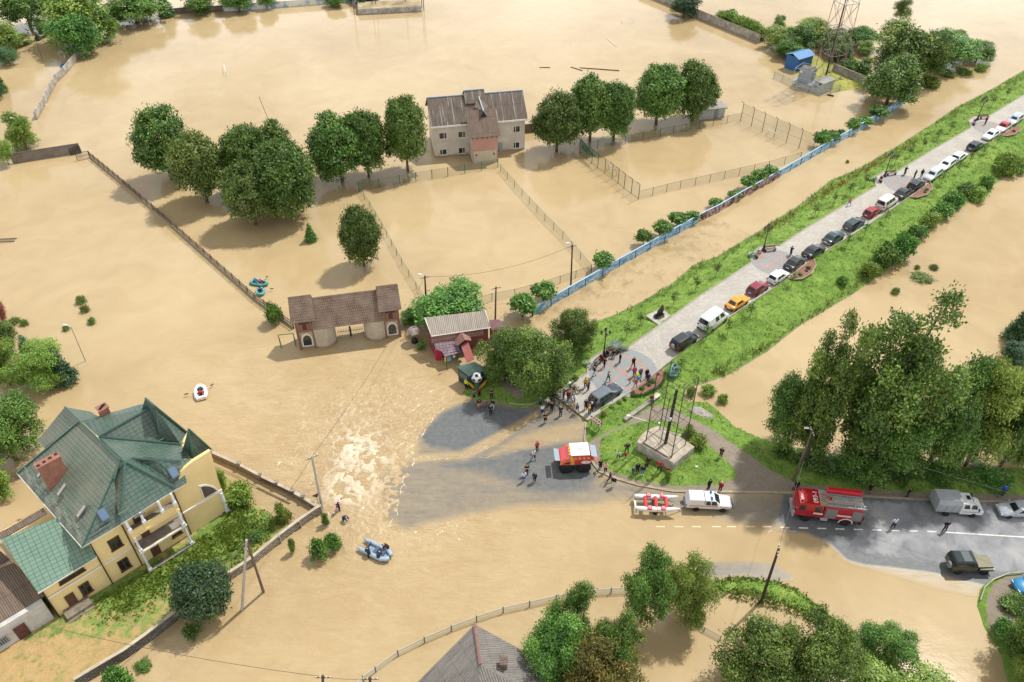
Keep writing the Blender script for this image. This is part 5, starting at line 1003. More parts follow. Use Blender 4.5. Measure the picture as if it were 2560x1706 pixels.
for x,y,kind,c,flip,l,kw in (
 (1514,994,'wagon','#2b3940',0,'dark slate estate car with silver roof rails standing on the plaza',dict(roof='#5d6872',rails=True,sc=1.05)),
 (1709,861,'suv','#17191d',0,'black off-roader with spare wheel on the tailgate, first car of the row',dict(spare=True,roof='#20252b')),
 (1781,811,'van','#d7dadb',0,'white panel van with dark rear windows',dict(bumper='#26292b',cat='van',sc=1.06)),
 (1842,764,'old','#d98f1d',0,'orange-yellow boxy saloon between the white van and a dark red hatchback',dict(bumper='#1d1e20')),
 (1893,728,'hatch','#7c1633',0,'dark crimson hatchback between the yellow saloon and a white hatchback',{}),
 (1944,699,'hatch','#dcdddd',0,'white hatchback by the second flower bed',{}),
 (1986,664,'sedan','#1b1e25',0,'black saloon right beside the second flower bed',{}),
 (2033,635,'sedan','#1a1c22',0,'black saloon just past the second flower bed with bright reflection on its boot',{}),
 (2082,602,'old','#1f3c46',0,'teal blue older saloon with a long boot',dict(bumper='#8b8f90',sc=1.06)),
 (2134,567,'wagon','#1f2f38',0,'dark blue estate standing alone before the red small car',{}),
 (2178,537,'hatch','#8f1322',0,'bright red small hatchback behind the brown-white minivan',dict(sc=.96)),
 (2214,515,'mini','#cfcbc4',0,'beige minivan with white roof and dark windows',dict(cat='minivan')),
 (2256,490,'sedan','#1c2024',0,'black saloon directly ahead of the minivan',{}),
 (2289,468,'wagon','#1b1f23',0,'black estate touching the third flower bed',{}),
 (2329,444,'wagon','#b4b9bd',1,'silver estate facing the camera past the third flower bed',{}),
 (2363,419,'wagon','#dcdcdc',1,'white long estate ahead of the silver estate',{}),
 (2396,398,'wagon','#d6d8da',0,'white estate with dark side windows, second white one in line',dict(sc=.96)),
 (2437,371,'wagon','#1b2c2b',0,'dark green car standing between groups of white cars',{}),
 (2475,344,'sedan','#d3d6d9',1,'white saloon facing the camera by the farthest flower bed',{}),
 (2506,324,'sedan','#d8dada',1,'white car with red roof and boot',dict(roof='#a5262c')),
 (2534,306,'wagon','#a9b2ba',1,'silver car at the far end of the parked row',{})):
    p=EP(x,y,.035); a=promdir(p)+(math.pi if flip else 0); car(l,kind,c,p,a,**kw)
def place2(rx_,ry_,fx,fy,W,r=.34):
    a=P(rx_,ry_,r); b=P(fx,fy,r); d=b-a; d.z=0; n=Vector((-d.y,d.x,0)).normalized()
    if n.y<0: n=-n
    m=(a+b)/2+n*(W/2-.12); m.z=.02; return m,math.atan2(d.y,d.x),d.length
WP=paint('#d9dbdb')
# ---- silver saloon at the picture edge, blue car in the corner
p,a,_=place2(2590,1292,2516,1292,1.76); car('silver saloon facing the trucks, cut by the picture edge','sedan','#a7aeb5',p,math.pi,group=None,name='silver_car')
car('bright blue car half outside the bottom right corner','hatch','#2a7fae',P(2578,1470,.25),math.radians(185),group=None,name='blue_car')
# ---- fire engine
p,a,wb=place2(2112,1306.9,2014,1295.4,2.5,.5)
FE=T('fire_engine','red fire engine with ladders and a red box on the roof','fire engine',p,a); RED=paint('#a51620'); LR=paint('#b8212a'); SIL=mat('roller_silver','#8b8f90',.4,.4,var=.1)
x1=wb/2+1.35; x0=-wb/2-1.55
part('chassis',FE,BLACK(),lambda m:(m.box((x0+x1)/2,0,.75,x1-x0-.3,2.0,.3),m.box(.2,-.95,.7,.8,.4,.5),m.box(.2,.95,.7,.8,.4,.5)))
cabx=wb/2-.75
cb=part('cab',FE,RED,lambda m:m.loft([[(x-1*0,-1.22,z0),(x,1.22,z0),(x,1.22,1.85),(x,1.08,2.85-dz),(x,-1.08,2.85-dz),(x,-1.22,1.85)] for x,z0,dz in ((cabx-.75,.95,0),(x1-.28,.95,0),(x1-.02,.95,.75),)]))
part('windshield',cb,DGL,lambda m:m.poly((x1+.005,-1.05,1.75),(x1+.005,1.05,1.75),(x1-.22,1.0,2.7),(x1-.22,-1.0,2.7)))
for s in (-1,1):
    part('side_window',cb,DGL,lambda m:(m.poly(*[(x,s*(1.235-.12*(z-1.85)),z) for x,z in ((x1-.95,1.85),(x1-.3,1.85),(x1-.4,2.55),(x1-.95,2.55))][::-s]),)); part('side_window',cb,DGL,lambda m:m.poly(*[(x,s*(1.235-.12*(z-1.85)),z) for x,z in ((cabx-.6,1.85),(cabx+.15,1.85),(cabx+.15,2.5),(cabx-.6,2.5))][::-s])); part('side_mirror',cb,BLACK(),lambda m:m.box(x1+.1,s*1.4,2.2,.08,.2,.45)); part('headlight',cb,mat('lamp_clear','#c9ced2',.1),lambda m:m.box(x1+.02,s*.85,.98,.06,.35,.2))
part('bumper',FE,mat('bumper_grey','#8a8d8c',.5),lambda m:m.rbox(x1+.08,0,.75,.25,2.4,.4,.06)); part('beacon',cb,BLACK(),lambda m:(m.lathe([(.1,2.85),(.09,3.0),(.02,3.05)],8,(x1-.5,-.8,0)),)); part('beacon',cb,BLACK(),lambda m:(m.lathe([(.1,2.85),(.09,3.0),(.02,3.05)],8,(x1-.5,.8,0)),))
bx1=cabx-.85
bd=part('body',FE,RED,lambda m:m.rbox((x0+bx1)/2,0,1.85,bx1-x0,2.46,1.9,.06))
part('roof_deck',bd,mat('deck_plate','#a39c93',.6,var=.35,vs=2),lambda m:m.box((x0+bx1)/2+.3,0,2.83,bx1-x0+.5,2.2,.06))
for s in (-1,1):
    y=s*1.245
    for a_,b_ in ((bx1-1.35,bx1-.2),(x0+.15,x0+1.15)): part('roller_shutter',bd,SIL,lambda m:m.box((a_+b_)/2,y,1.8,b_-a_,.03,1.5))
    part('stripe',bd,WHT,lambda m:m.box((x0+1.2+bx1-1.4)/2,y,1.65,bx1-x0-2.6,.025,.22)); part('stripe',cb,WHT,lambda m:m.box(cabx-.3,s*1.235,1.55,1.0,.025,.22))
    part('wheel_arch',FE,WHT,lambda m:m.path([(-wb/2+.72*math.cos(t),s*1.22,.5+.72*math.sin(t)) for t in (0,.5,1.05,1.57,2.1,2.6,3.14)],.07,5))
    for x in (-wb/2,wb/2): wheel(FE,x,s*1.05,.52,.38,'x')
    part('storage_step',FE,mat('step_grey','#9b9d9c',.5),lambda m:m.box(cabx-1.1,s*1.1,.75,.75,.35,.4))
    part('rear_stripe',bd,WHT,lambda m:[m.box(x0-.012,s*1.1,1.1+.26*k,.02,.16,.14) for k in range(6)])
LAD=mat('ladder_alu','#b9bdbf',.35,.6)
def ladder(m,y,xa,xb,z):
    for o in (-.2,.2): m.box((xa+xb)/2,y+o,z,xb-xa,.06,.1)
    for k in range(int((xb-xa)/.33)): m.box(xa+.2+k*.33,y,z,.04,.4,.05)
part('ladder',FE,LAD,lambda m:ladder(m,.92,x0-.1,bx1-.1,3.02)); part('ladder',FE,LAD,lambda m:ladder(m,-.3,x0+.2,bx1+.4,3.0))
part('hose_box',FE,LR,lambda m:(m.rbox((x0+bx1)/2-.1,-.95,3.16,bx1-x0-.4,.56,.5,.08),m.box((x0+bx1)/2-.1,-.65,3.15,bx1-x0-.45,.06,.36)))
part('hose_reel',FE,mat('hose_tan','#a07c62',.8),lambda m:m.path([(bx1+.15+.36*math.cos(t*.5236),.55+.36*math.sin(t*.5236),2.95) for t in range(12)],.09,6,True))
part('water_cannon',FE,RED,lambda m:(m.tube((bx1-.6,.2,2.85),(bx1-.6,.2,3.3),.12),m.tube((bx1-.6,.2,3.3),(bx1+.5,.1,3.5),.07)))
def text(body,parent,size,loc,rot,m,name='lettering'):
    cu=bpy.data.curves.new(name,'FONT'); cu.body=body; cu.size=size; cu.extrude=.004; cu.align_x='CENTER'; cu.align_y='CENTER'
    o=bpy.data.objects.new(name,cu); COL.objects.link(o); dg=bpy.context.evaluated_depsgraph_get(); me=bpy.data.meshes.new_from_object(o.evaluated_get(dg)); bpy.data.objects.remove(o)
    me.materials.clear(); me.materials.append(m); t=bpy.data.objects.new(name,me); COL.objects.link(t); t.parent=parent; t.location=loc; t.rotation_euler=rot; return t
WL=mat('white_letter','#e4e4e0',.6)
text('093-1',cb,.72,(cabx+.1,0,2.856),(0,0,-math.pi/2),WL); text('6901',cb,.4,(x1-.62,.1,2.856),(0,0,-math.pi/2),WL); text('11',cb,.35,(x1+.01,.45,1.35),(math.pi/2,0,math.pi/2),WL)
# ---- pickup with blue light bar
p,a,wb=place2(1739.8,1272.4,1806.7,1275,1.8,.36)
PK=T('rescue_pickup','white rescue pickup with canopy, orange side stripe and blue light bar','pickup',p,a); SW=paint('#d5d7d9'); SG=paint('#a9adb0')
x1=wb/2+.95; x0=-wb/2-1.15
mb=MB(); mb.loft([ringx(*q) for q in ((x0,.84,.5,1.0),(x0+.1,.88,.42,1.08),(-.4,.9,.38,1.08),(wb/2-.5,.9,.38,1.08),(wb/2+.3,.88,.4,1.03),(x1-.15,.8,.42,.95),(x1,.68,.5,.8))]); mb.build('body',SW,PK,True)
def frus(m,xa,xb,ta,tb,w0,w1,z0,z1): m.loft([[(xa,-w0,z0),(xb,-w0,z0),(xb,w0,z0),(xa,w0,z0)],[(lerp(xa,ta,.93),-lerp(w0,w1,.93),lerp(z0,z1,.93)),(lerp(xb,tb,.93),-lerp(w0,w1,.93),lerp(z0,z1,.93)),(lerp(xb,tb,.93),lerp(w0,w1,.93),lerp(z0,z1,.93)),(lerp(xa,ta,.93),lerp(w0,w1,.93),lerp(z0,z1,.93))],[(ta+.08,-w1+.1,z1),(tb-.1,-w1+.1,z1),(tb-.1,w1-.1,z1),(ta+.08,w1-.1,z1)]])
part('cabin',PK,SW,lambda m:frus(m,-.62,1.2,-.58,.42,.86,.7,1.04,1.74)); cn=part('canopy',PK,SW,lambda m:frus(m,x0+.05,-.7,x0+.35,-.68,.86,.72,1.04,1.8)); 
part('windshield',PK,DGL,lambda m:m.poly((1.14,-.66,1.1),(1.14,.66,1.1),(.5,.56,1.69),(.5,-.56,1.69)))
for s in (-1,1):
    for xa,xb in ((-.5,.05),(.12,.75)): part('side_window',PK,DGL,lambda m:m.poly(*[(x,s*(.875-.16*k),z) for x,z,k in ((xa,1.12,.1),(xb,1.12,.1),(xb-.12,1.62,.88),(xa,1.62,.88))][::-s]))
    part('stripe',PK,mat('orange_stripe','#cf6a34',.5),lambda m:(m.box(-.2,s*.915,.98,wb+1.3,.02,.09),)); part('headlight',PK,mat('lamp_clear','#c9ced2',.1),lambda m:m.rbox(x1-.08,s*.55,.78,.15,.35,.15,.04)); part('taillight',PK,mat('lamp_red','#8e1218',.2),lambda m:m.rbox(x0+.03,s*.76,.92,.1,.16,.22,.03)); part('side_mirror',PK,SW,lambda m:m.rbox(.9,s*1.0,1.15,.1,.2,.16,.03))
    for x in (-wb/2,wb/2): wheel(PK,x,s*.8,.37,.24)
BL=mat('blue_lamp','#1f4f9a',.2); lb=part('light_bar',PK,WHT,lambda m:m.rbox(.12,0,1.8,.2,.4,.11,.03)); part('blue_light',lb,BL,lambda m:m.rbox(.12,-.42,1.81,.22,.42,.14,.03)); part('blue_light',lb,BL,lambda m:m.rbox(.12,.42,1.81,.22,.42,.14,.03))
part('bumper',PK,mat('bumper_grey','#8a8d8c',.5),lambda m:m.rbox(x0-.06,0,.5,.16,1.5,.18,.04)); part('bull_bar',PK,BLACK(),lambda m:m.path([(x1+.08,-.6,.5),(x1+.1,-.5,.85),(x1+.1,.5,.85),(x1+.08,.6,.5)],.035,5))
PKp,PKa=p,a
# ---- boat trailer and catamaran raft on it
d=Vector((math.cos(a),math.sin(a),0)); n=Vector((-d.y,d.x,0)); wv=P(1639,1280.7,.3); 
off=(wv-p).dot(d); tp=p+d*off+n*((wv-p).dot(n)+.75); TR=T('boat_trailer','galvanised single-axle boat trailer hitched to the rescue pickup','trailer',(tp.x,tp.y,.02),a); GAL=mat('galvanised','#a0a4a6',.4,.5)
hx=-off+x0-.25
part('frame',TR,GAL,lambda m:(m.box(-.3,.75,.55,3.9,.08,.1),m.box(-.3,-.75,.55,3.9,.08,.1),m.box(-2.2,0,.6,.14,2.3,.2),m.box(-.2,0,.55,.08,1.5,.08),m.box(1.4,0,.55,.08,1.5,.08),m.tube((1.6,.75,.55),(hx,0,.55),.05),m.tube((1.6,-.75,.55),(hx,0,.55),.05)))
part('winch_post',TR,GAL,lambda m:m.tube((1.9,0,.5),(1.9,0,1.0),.05)); part('tail_board',TR,WHT,lambda m:m.box(-2.3,0,.62,.06,2.3,.16))
for s in (-1,1): wheel(TR,0,s*.85,.32,.2); part('mudguard',TR,BLACK(),lambda m:m.path([(.42*math.cos(t),s*.85,.32+.42*math.sin(t)) for t in (0,.6,1.2,1.9,2.5,3.14)],.06,4))
CT=T('catamaran_raft','white twin-hulled inflatable raft with red cross tubes on the trailer','raft',(tp.x,tp.y,.02),a); PVW=mat('pvc_white','#d3d0cd',.5,var=.08); PVR=mat('pvc_red','#b5303a',.5)
for s in (-1,1):
    h=part('hull',CT,PVW,lambda m:m.path([(-2.35,s*.85,1.06),(-2.2,s*.85,1.0),(-1.6,s*.85,.92),(0,s*.85,.9),(1.2,s*.85,.93),(2.0,s*.85,1.05),(2.55,s*.85,1.2)],[.1,.22,.29,.31,.28,.2,.05],12),True)
    for x in (-.75,.75): st=part('seat',CT,PVR,lambda m:m.rbox(x,s*.88,1.2,.5,.6,.18,.08)); part('foot_loop',st,WHT,lambda m:m.path([(x+.14*math.cos(t),s*.88+.14*math.sin(t),1.31) for t in (0,1.05,2.1,3.14,4.2,5.24)],.04,5,True))
for x in (-1.15,0,1.15): part('cross_tube',CT,PVR,lambda m:m.tube((x,-.75,1.05),(x,.75,1.05),.2,.2,10))
part('strap',CT,mat('orange_strap','#d8772e',.6),lambda m:m.path([(.1,-1.2,.5),(.1,-1.12,1.15),(.1,-.3,1.28),(.1,.3,1.28)],.03,4))
# ---- six... four-wheel balloon-tyre amphibious rescue vehicle
p,a,wb=place2(1459.8,1172,1415.8,1174,2.5,.68)
AT=T('amphibious_truck','red and yellow amphibious rescue truck on four huge balloon tyres','amphibious truck',p,a); AR=paint('#b3221c'); AY=paint('#d8941b'); AW=paint('#dadada'); PNKR=paint('#c8474a')
x1=wb/2+.75; x0=-wb/2-.75
for s in (-1,1):
    for x in (-wb/2,wb/2):
        w_=MB(); w_.at(x,s*.95,.74,0,math.pi/2); w_.lathe([(.3,-.3),(.62,-.32),(.76,-.2),(.8,0),(.76,.2),(.62,.32),(.3,.3)],20); o=w_.build('wheel',RUB(),AT,True); g=MB(); g.at(x,s*.95,.74,0,math.pi/2); g.lathe([(.32,-.31),(.3,-.24),(.1,-.26),(.05,.26),(.3,.24),(.32,.31)],12); g.build('rim',BLACK(),o)
        part('tread',o,RUB(),lambda m:[m.box(x+.79*math.cos(t*.349),s*.95,.74+.79*math.sin(t*.349),.09,.5,.09) for t in range(18)])
part('hull',AT,mat('dark_hull','#2c3133',.6),lambda m:m.loft([[(x0,-1.0,.75),(x1,-1.0,.75),(x1,1.0,.75),(x0,1.0,.75)],[(x0-.05,-1.2,1.5),(x1+.1,-1.2,1.5),(x1+.1,1.2,1.5),(x0-.05,1.2,1.5)]]))
mx=.55
bd=part('body',AT,AR,lambda m:m.loft([[(x0,-1.2,1.5),(mx,-1.2,1.5),(mx,1.2,1.5),(x0,1.2,1.5)],[(x0,-1.2,2.2),(mx,-1.2,2.2),(mx,1.2,2.2),(x0,1.2,2.2)],[(x0+.15,-1.0,2.75),(mx,-1.0,2.75),(mx,1.0,2.75),(x0+.15,1.0,2.75)]]))
part('roof',AT,AW,lambda m:m.rbox((x0+mx)/2+.08,0,2.8,mx-x0-.1,1.98,.1,.04)); part('roof_seam',AT,mat('seam','#8b8680',.6),lambda m:m.box((x0+mx)/2+.08,-.62,2.853,mx-x0-.15,.03,.01)); part('roof_seam',AT,mat('seam','#8b8680',.6),lambda m:m.box((x0+mx)/2+.08,.62,2.853,mx-x0-.15,.03,.01))
fr_=part('cab',AT,PNKR,lambda m:m.loft([[(mx,-1.2,1.5),(x1,-1.2,1.5),(x1,1.2,1.5),(mx,1.2,1.5)],[(mx,-1.2,2.1),(x1-.1,-1.15,1.75),(x1-.1,1.15,1.75),(mx,1.2,2.1)],[(mx,-.98,2.7),(x1-.75,-.9,2.35),(x1-.75,.9,2.35),(mx,.98,2.7)]]))
part('front_panel',fr_,mat('front_red','#c9494d',.3),lambda m:m.slab([(x1-.72,-.88,2.4),(x1-.72,.88,2.4),(x1-.02,1.1,1.83),(x1-.02,-1.1,1.83)],.03))
part('hatch_glass',AT,mat('pale_glass','#8c9aa3',.08),lambda m:m.slab([(x1+.02,-.9,2.0),(x1+.02,.9,2.0),(x1+.6,.95,2.1),(x1+.6,-.95,2.1)],.05))
for s in (-1,1):
    part('yellow_band',AT,AY,lambda m:m.slab([(mx+.02,s*1.22,1.5),(mx-.4,s*1.22,1.5),(mx-.4,s*1.22,2.2),(mx+.02,s*1.22,2.2)],.03)); part('yellow_band',AT,AY,lambda m:m.slab([(mx+.05,s*1.01,2.75),(mx+.05,s*1.22,2.15),(mx-.4,s*1.22,2.2),(mx-.1,s*1.0,2.8)],.03))
    part('yellow_frame',fr_,AY,lambda m:(m.path([(x1,s*1.2,1.62),(x1-.75,s*.98,2.35),(mx+.05,s*1.06,2.5)],.05,4),)); part('side_window',fr_,DGL,lambda m:m.poly(*[(x1-.35,s*1.205,1.72),(mx+.12,s*1.205,1.65),(mx+.12,s*1.205,2.02),(x1-.8,s*1.195,1.95)][::s]))
    part('hazard_stripe',AT,AY,lambda m:[m.slab([(x0+.25+k*.5,s*1.09,2.56),(x0+.5+k*.5,s*1.09,2.56),(x0+.38+k*.5,s*1.16,2.36),(x0+.13+k*.5,s*1.16,2.36)],.02) for k in range(5)])
    part('side_badge',AT,AW,lambda m:m.loft([[(x0+.03+.55*(1+math.cos(t*.3927)),s*(1.205+k),1.85+.24*math.sin(t*.3927)) for t in range(16)] for k in ((0,.015) if s>0 else (.015,0))]))
    part('hook_plate',AT,AY,lambda m:[m.rbox(mx+.12,s*(.2+.45*k),2.74,.22,.3,.16,.05) for k in range(2)])
for z,nm,m_ in ((2.3,'rear_hatch',mat('pale_glass','#8c9aa3',.08)),(1.62,'tailgate',PNKR)): part(nm,AT,m_,lambda m:m.slab([(x0-.04,-.9,z+.25),(x0-.04,.9,z+.25),(x0-.75,.9,z+.05),(x0-.75,-.9,z+.05)],.05))
text('101',AT,.62,((x0+mx)/2,0,2.86),(0,0,-math.pi/2),mat('red_letter','#a8484a',.6)); text('101',AT,.3,(x0+.5,1.225,1.85),(math.pi/2,0,math.pi),mat('blue_letter','#4c6a94',.6)); text('101',AT,.3,(x0+.5,-1.225,1.85),(math.pi/2,0,0),mat('blue_letter','#4c6a94',.6))
# ---- canvas lorry
p,a,wb=place2(2364,1285,2430.6,1288.6,2.0,.36)
GZ=T('canvas_truck','white crew-cab light truck with grey canvas cargo cover','truck',p,a); x1=wb/2+1.0; x0=-wb/2-1.35; GC=mat('grey_canvas','#9b9fa2',.85,var=.15,vs=1.2,bump=.2); WW=paint('#dadcdc'); cx=-.15
part('cargo_cover',GZ,GC,lambda m:m.loft([[(x0,-1.05,.85),(cx,-1.05,.85),(cx,1.05,.85),(x0,1.05,.85)],[(x0,-1.05,2.0),(cx,-1.05,2.0),(cx,1.05,2.0),(x0,1.05,2.0)],[(x0+.05,-.8,2.5),(cx-.05,-.8,2.5),(cx-.05,.8,2.5),(x0+.05,.8,2.5)]])); part('chassis',GZ,BLACK(),lambda m:m.box(-.2,0,.6,x1-x0-.8,1.5,.25))
part('rib',GZ,mat('canvas_fold','#7c8083',.9),lambda m:[m.box(x0+.7*k+.3,-1.06,1.4,.03,.02,1.1) for k in range(4)])
cb=part('cab',GZ,WW,lambda m:m.loft([[(cx+.05,-.98,.55),(x1-.1,-.98,.55),(x1-.1,.98,.55),(cx+.05,.98,.55)],[(cx+.05,-1.0,1.25),(x1,-.92,1.05),(x1,.92,1.05),(cx+.05,1.0,1.25)],[(cx+.05,-.98,1.4),(x1-.65,-.93,1.3),(x1-.65,.93,1.3),(cx+.05,.98,1.4)],[(cx+.08,-.8,2.12),(x1-1.35,-.78,2.1),(x1-1.35,.78,2.1),(cx+.08,.8,2.12)]]))
part('windshield',cb,DGL,lambda m:m.poly((x1-.69,-.85,1.36),(x1-.69,.85,1.36),(x1-1.28,.75,2.05),(x1-1.28,-.75,2.05))); part('roof_hatch',cb,GLASS(),lambda m:m.rbox(cx+.9,.1,2.14,.4,.55,.08,.03))
for s in (-1,1):
    for xa,xb in ((cx+.3,cx+.95),(cx+1.1,cx+1.75)): part('side_window',cb,DGL,lambda m:m.poly(*[(xa,s*.975,1.45),(xb,s*.965,1.42),(xb-.15,s*.845,1.95),(xa,s*.845,1.95)][::-s]))
    part('stripe',cb,mat('red_line','#9c3b34',.5),lambda m:m.box((cx+x1)/2-.1,s*1.0,.98,1.9,.02,.04)); part('headlight',cb,mat('lamp_clear','#c9ced2',.1),lambda m:m.rbox(x1-.02,s*.65,.85,.1,.3,.2,.03)); part('side_mirror',cb,BLACK(),lambda m:m.box(x1-.75,s*1.12,1.5,.1,.18,.3))
    for x in (-wb/2,wb/2): wheel(GZ,x,s*.85,.36,.26)
part('bumper',GZ,mat('bumper_grey','#8a8d8c',.5),lambda m:m.rbox(x1+.04,0,.55,.2,1.8,.25,.05))
# ---- olive jeep
p,a,wb=place2(2396,1430,2461,1431,1.8,.4)
JP=T('olive_jeep','olive off-roader with dark soft top and spare wheel on the back','jeep',p,a); x1=wb/2+.75; x0=-wb/2-.85; OL=paint('#3c3a22'); TAN=paint('#6d6848'); ST=mat('soft_top','#2c3335',.85,var=.2); STL=mat('soft_top_panel','#4d5558',.7)
part('body',JP,OL,lambda m:(m.rbox((x0+.45)/2+.0,0,.88,.45-x0,1.78,.75,.06),m.rbox((x1+.6)/2-.1,0,.82,x1-.3,1.35,.55,.06)))
part('hood',JP,TAN,lambda m:m.slab([(.42,-.78,1.24),(x1+.02,-.62,1.12),(x1+.02,.62,1.12),(.42,.78,1.24)],.08))
for s in (-1,1): part('fender',JP,OL,lambda m:m.loft([[(.55,s*.65,.75),(x1,s*.65,.75),(x1,s*.92,.75),(.55,s*.92,.75)],[(.65,s*.65,1.02),(x1,s*.65,.98),(x1,s*.92,.98),(.65,s*.92,1.02)]]))
tp_=part('soft_top',JP,ST,lambda m:m.loft([[(x0+.02,-.87,1.2),(.45,-.87,1.2),(.45,.87,1.2),(x0+.02,.87,1.2)],[(x0+.15,-.8,1.85),(.1,-.8,1.85),(.1,.8,1.85),(x0+.15,.8,1.85)],[(x0+.3,-.65,2.0),(.02,-.65,2.0),(.02,.65,2.0),(x0+.3,.65,2.0)]])); part('roof_panel',tp_,STL,lambda m:m.box(-.75,0,2.005,.85,1.25,.03))
part('windshield',JP,DGL,lambda m:m.poly((.47,-.75,1.28),(.47,.75,1.28),(.14,.7,1.84),(.14,-.7,1.84))); part('bumper',JP,mat('bumper_white','#c9c9c4',.5),lambda m:m.rbox(x1+.14,0,.72,.14,1.5,.16,.04))
m=MB(); m.at(x0-.12,-.35,1.05,0,0,math.pi/2); m.lathe([(.1,-.1),(.34,-.11),(.38,0),(.34,.11),(.1,.1)],16); m.build('spare_wheel',mat('spare_grey','#7a7d7a',.7),JP)
for s in (-1,1):
    part('side_window',JP,DGL,lambda m:m.poly(*[(x0+.3,s*.875,1.3),(-.1,s*.875,1.3),(-.2,s*.83,1.75),(x0+.4,s*.83,1.75)][::-s])); part('headlight',JP,mat('lamp_clear','#c9ced2',.1),lambda m:m.lathe([(.1,-.03),(.1,.03)],10,(x1+.0,s*.5,.95)))
    for x in (-wb/2,wb/2): wheel(JP,x,s*.78,.4,.24,'x')
# ================================================================ PEOPLE, BICYCLES, BOATS
def skeleton(pose):
    """joints (x right, y forward, z up, radius), bones"""
    J={'pel':(0,0,.95,.135),'spi':(0,.01,1.12,.125),'che':(0,0,1.34,.15),'nec':(0,.0,1.49,.055),'hd0':(0,.015,1.56,.07),'hd1':(0,.03,1.65,.098),'hd2':(0,.015,1.72,.075)}
    for s,k in ((-1,'l'),(1,'r')):
        J.update({'sh'+k:(s*.175,0,1.42,.062),'el'+k:(s*.23,-.03,1.15,.045),'wr'+k:(s*.25,.06,.91,.033),'ha'+k:(s*.25,.09,.82,.036),'hi'+k:(s*.095,0,.88,.098),'kn'+k:(s*.105,.03,.49,.065),'an'+k:(s*.11,-.01,.09,.043),'to'+k:(s*.12,.15,.04,.036)})
    def set(**k):
        for a,v in k.items(): J[a]=(*v,J[a][3])
    if pose=='walk': set(knl=(-.1,.17,.5),anl=(-.1,.2,.1),tol=(-.1,.36,.05),knr=(.1,-.08,.49),anr=(.1,-.3,.13),tor=(.11,-.17,.05),ell=(-.23,-.16,1.17),wrl=(-.23,-.2,.93),hal=(-.23,-.18,.84),elr=(.23,.1,1.16),wrr=(.22,.28,1.0),har=(.21,.34,.94))
    if pose=='cross': set(ell=(-.25,.03,1.17),wrl=(.0,.2,1.14),hal=(.1,.2,1.16),elr=(.25,.03,1.17),wrr=(.0,.24,1.18),har=(-.1,.22,1.2))
    if pose=='phone': set(ell=(-.24,.08,1.18),wrl=(-.1,.3,1.34),hal=(-.05,.34,1.41),elr=(.24,.08,1.18),wrr=(.1,.3,1.34),har=(.05,.34,1.41))
    if pose=='hip': set(ell=(-.36,-.06,1.18),wrl=(-.18,.06,1.02),hal=(-.12,.1,1.0),elr=(.36,-.06,1.18),wrr=(.18,.06,1.02),har=(.12,.1,1.0),knl=(-.17,.03,.49),anl=(-.2,-.01,.09),tol=(-.23,.14,.04),knr=(.17,.03,.49),anr=(.2,-.01,.09),tor=(.23,.14,.04))
    if pose=='bend':
        set(spi=(0,.13,1.06),che=(0,.34,1.1),nec=(0,.49,1.1),hd0=(0,.56,1.1),hd1=(0,.64,1.08),hd2=(0,.7,1.04),shl=(-.175,.42,1.1),shr=(.175,.42,1.1),ell=(-.2,.5,.86),wrl=(-.16,.6,.66),hal=(-.15,.64,.58),elr=(.2,.5,.86),wrr=(.16,.6,.66),har=(.15,.64,.58),knl=(-.12,.06,.5),knr=(.12,.06,.5),anl=(-.13,-.05,.09),anr=(.13,-.05,.09),tol=(-.14,.11,.04),tor=(.14,.11,.04))
    if pose in('sit','row','ride'):
        dz=-.43 if pose=='sit' else (-.72 if pose=='row' else 0); ly=.42
        for k in ('pel','spi','che','nec','hd0','hd1','hd2','shl','shr','ell','elr','wrl','wrr','hal','har'): x,y,z,r=J[k]; J[k]=(x,y,z+dz,r)
        for s,k in ((-1,'l'),(1,'r')):
            if pose=='sit': set(**{'hi'+k:(s*.1,.04,.5),'kn'+k:(s*.12,ly,.5),'an'+k:(s*.12,ly+.02,.09),'to'+k:(s*.13,ly+.17,.04),'el'+k:(s*.24,.06,.74),'wr'+k:(s*.14,.26,.62),'ha'+k:(s*.1,.34,.6)})
            if pose=='row': set(**{'hi'+k:(s*.1,.05,.2),'kn'+k:(s*.16,.42,.38),'an'+k:(s*.14,.68,.1),'to'+k:(s*.14,.78,.16),'el'+k:(s*.27,.12,.5),'wr'+k:(s*.26,.36,.46),'ha'+k:(s*.24,.44,.46)})
        if pose=='ride': set(spi=(0,.08,1.12),che=(0,.16,1.3),nec=(0,.23,1.43),hd0=(0,.26,1.5),hd1=(0,.29,1.58),hd2=(0,.28,1.66),shl=(-.18,.2,1.36),shr=(.18,.2,1.36),ell=(-.25,.4,1.16),elr=(.25,.4,1.16),wrl=(-.25,.58,1.04),wrr=(.25,.58,1.04),hal=(-.24,.65,1.02),har=(.24,.65,1.02),knl=(-.12,.3,.68),knr=(.12,.22,.52),anl=(-.11,.2,.32),anr=(.12,.12,.1),tol=(-.11,.34,.28),tor=(.12,.28,.06))
    B=[('pel','spi'),('spi','che'),('che','nec'),('nec','hd0'),('hd0','hd1'),('hd1','hd2')]
    for k in 'lr': B+=[('che','sh'+k),('sh'+k,'el'+k),('el'+k,'wr'+k),('wr'+k,'ha'+k),('pel','hi'+k),('hi'+k,'kn'+k),('kn'+k,'an'+k),('an'+k,'to'+k)]
    return J,B
SKIN=mat('skin','#b98a6e',.6); EYE=mat('eye_dark','#2a2320',.4)
def segd(p,a,b):
    e=b-a; t=max(0,min(1,(p-a).dot(e)/e.length_squared)); return (p-a-e*t).length
POSES={}
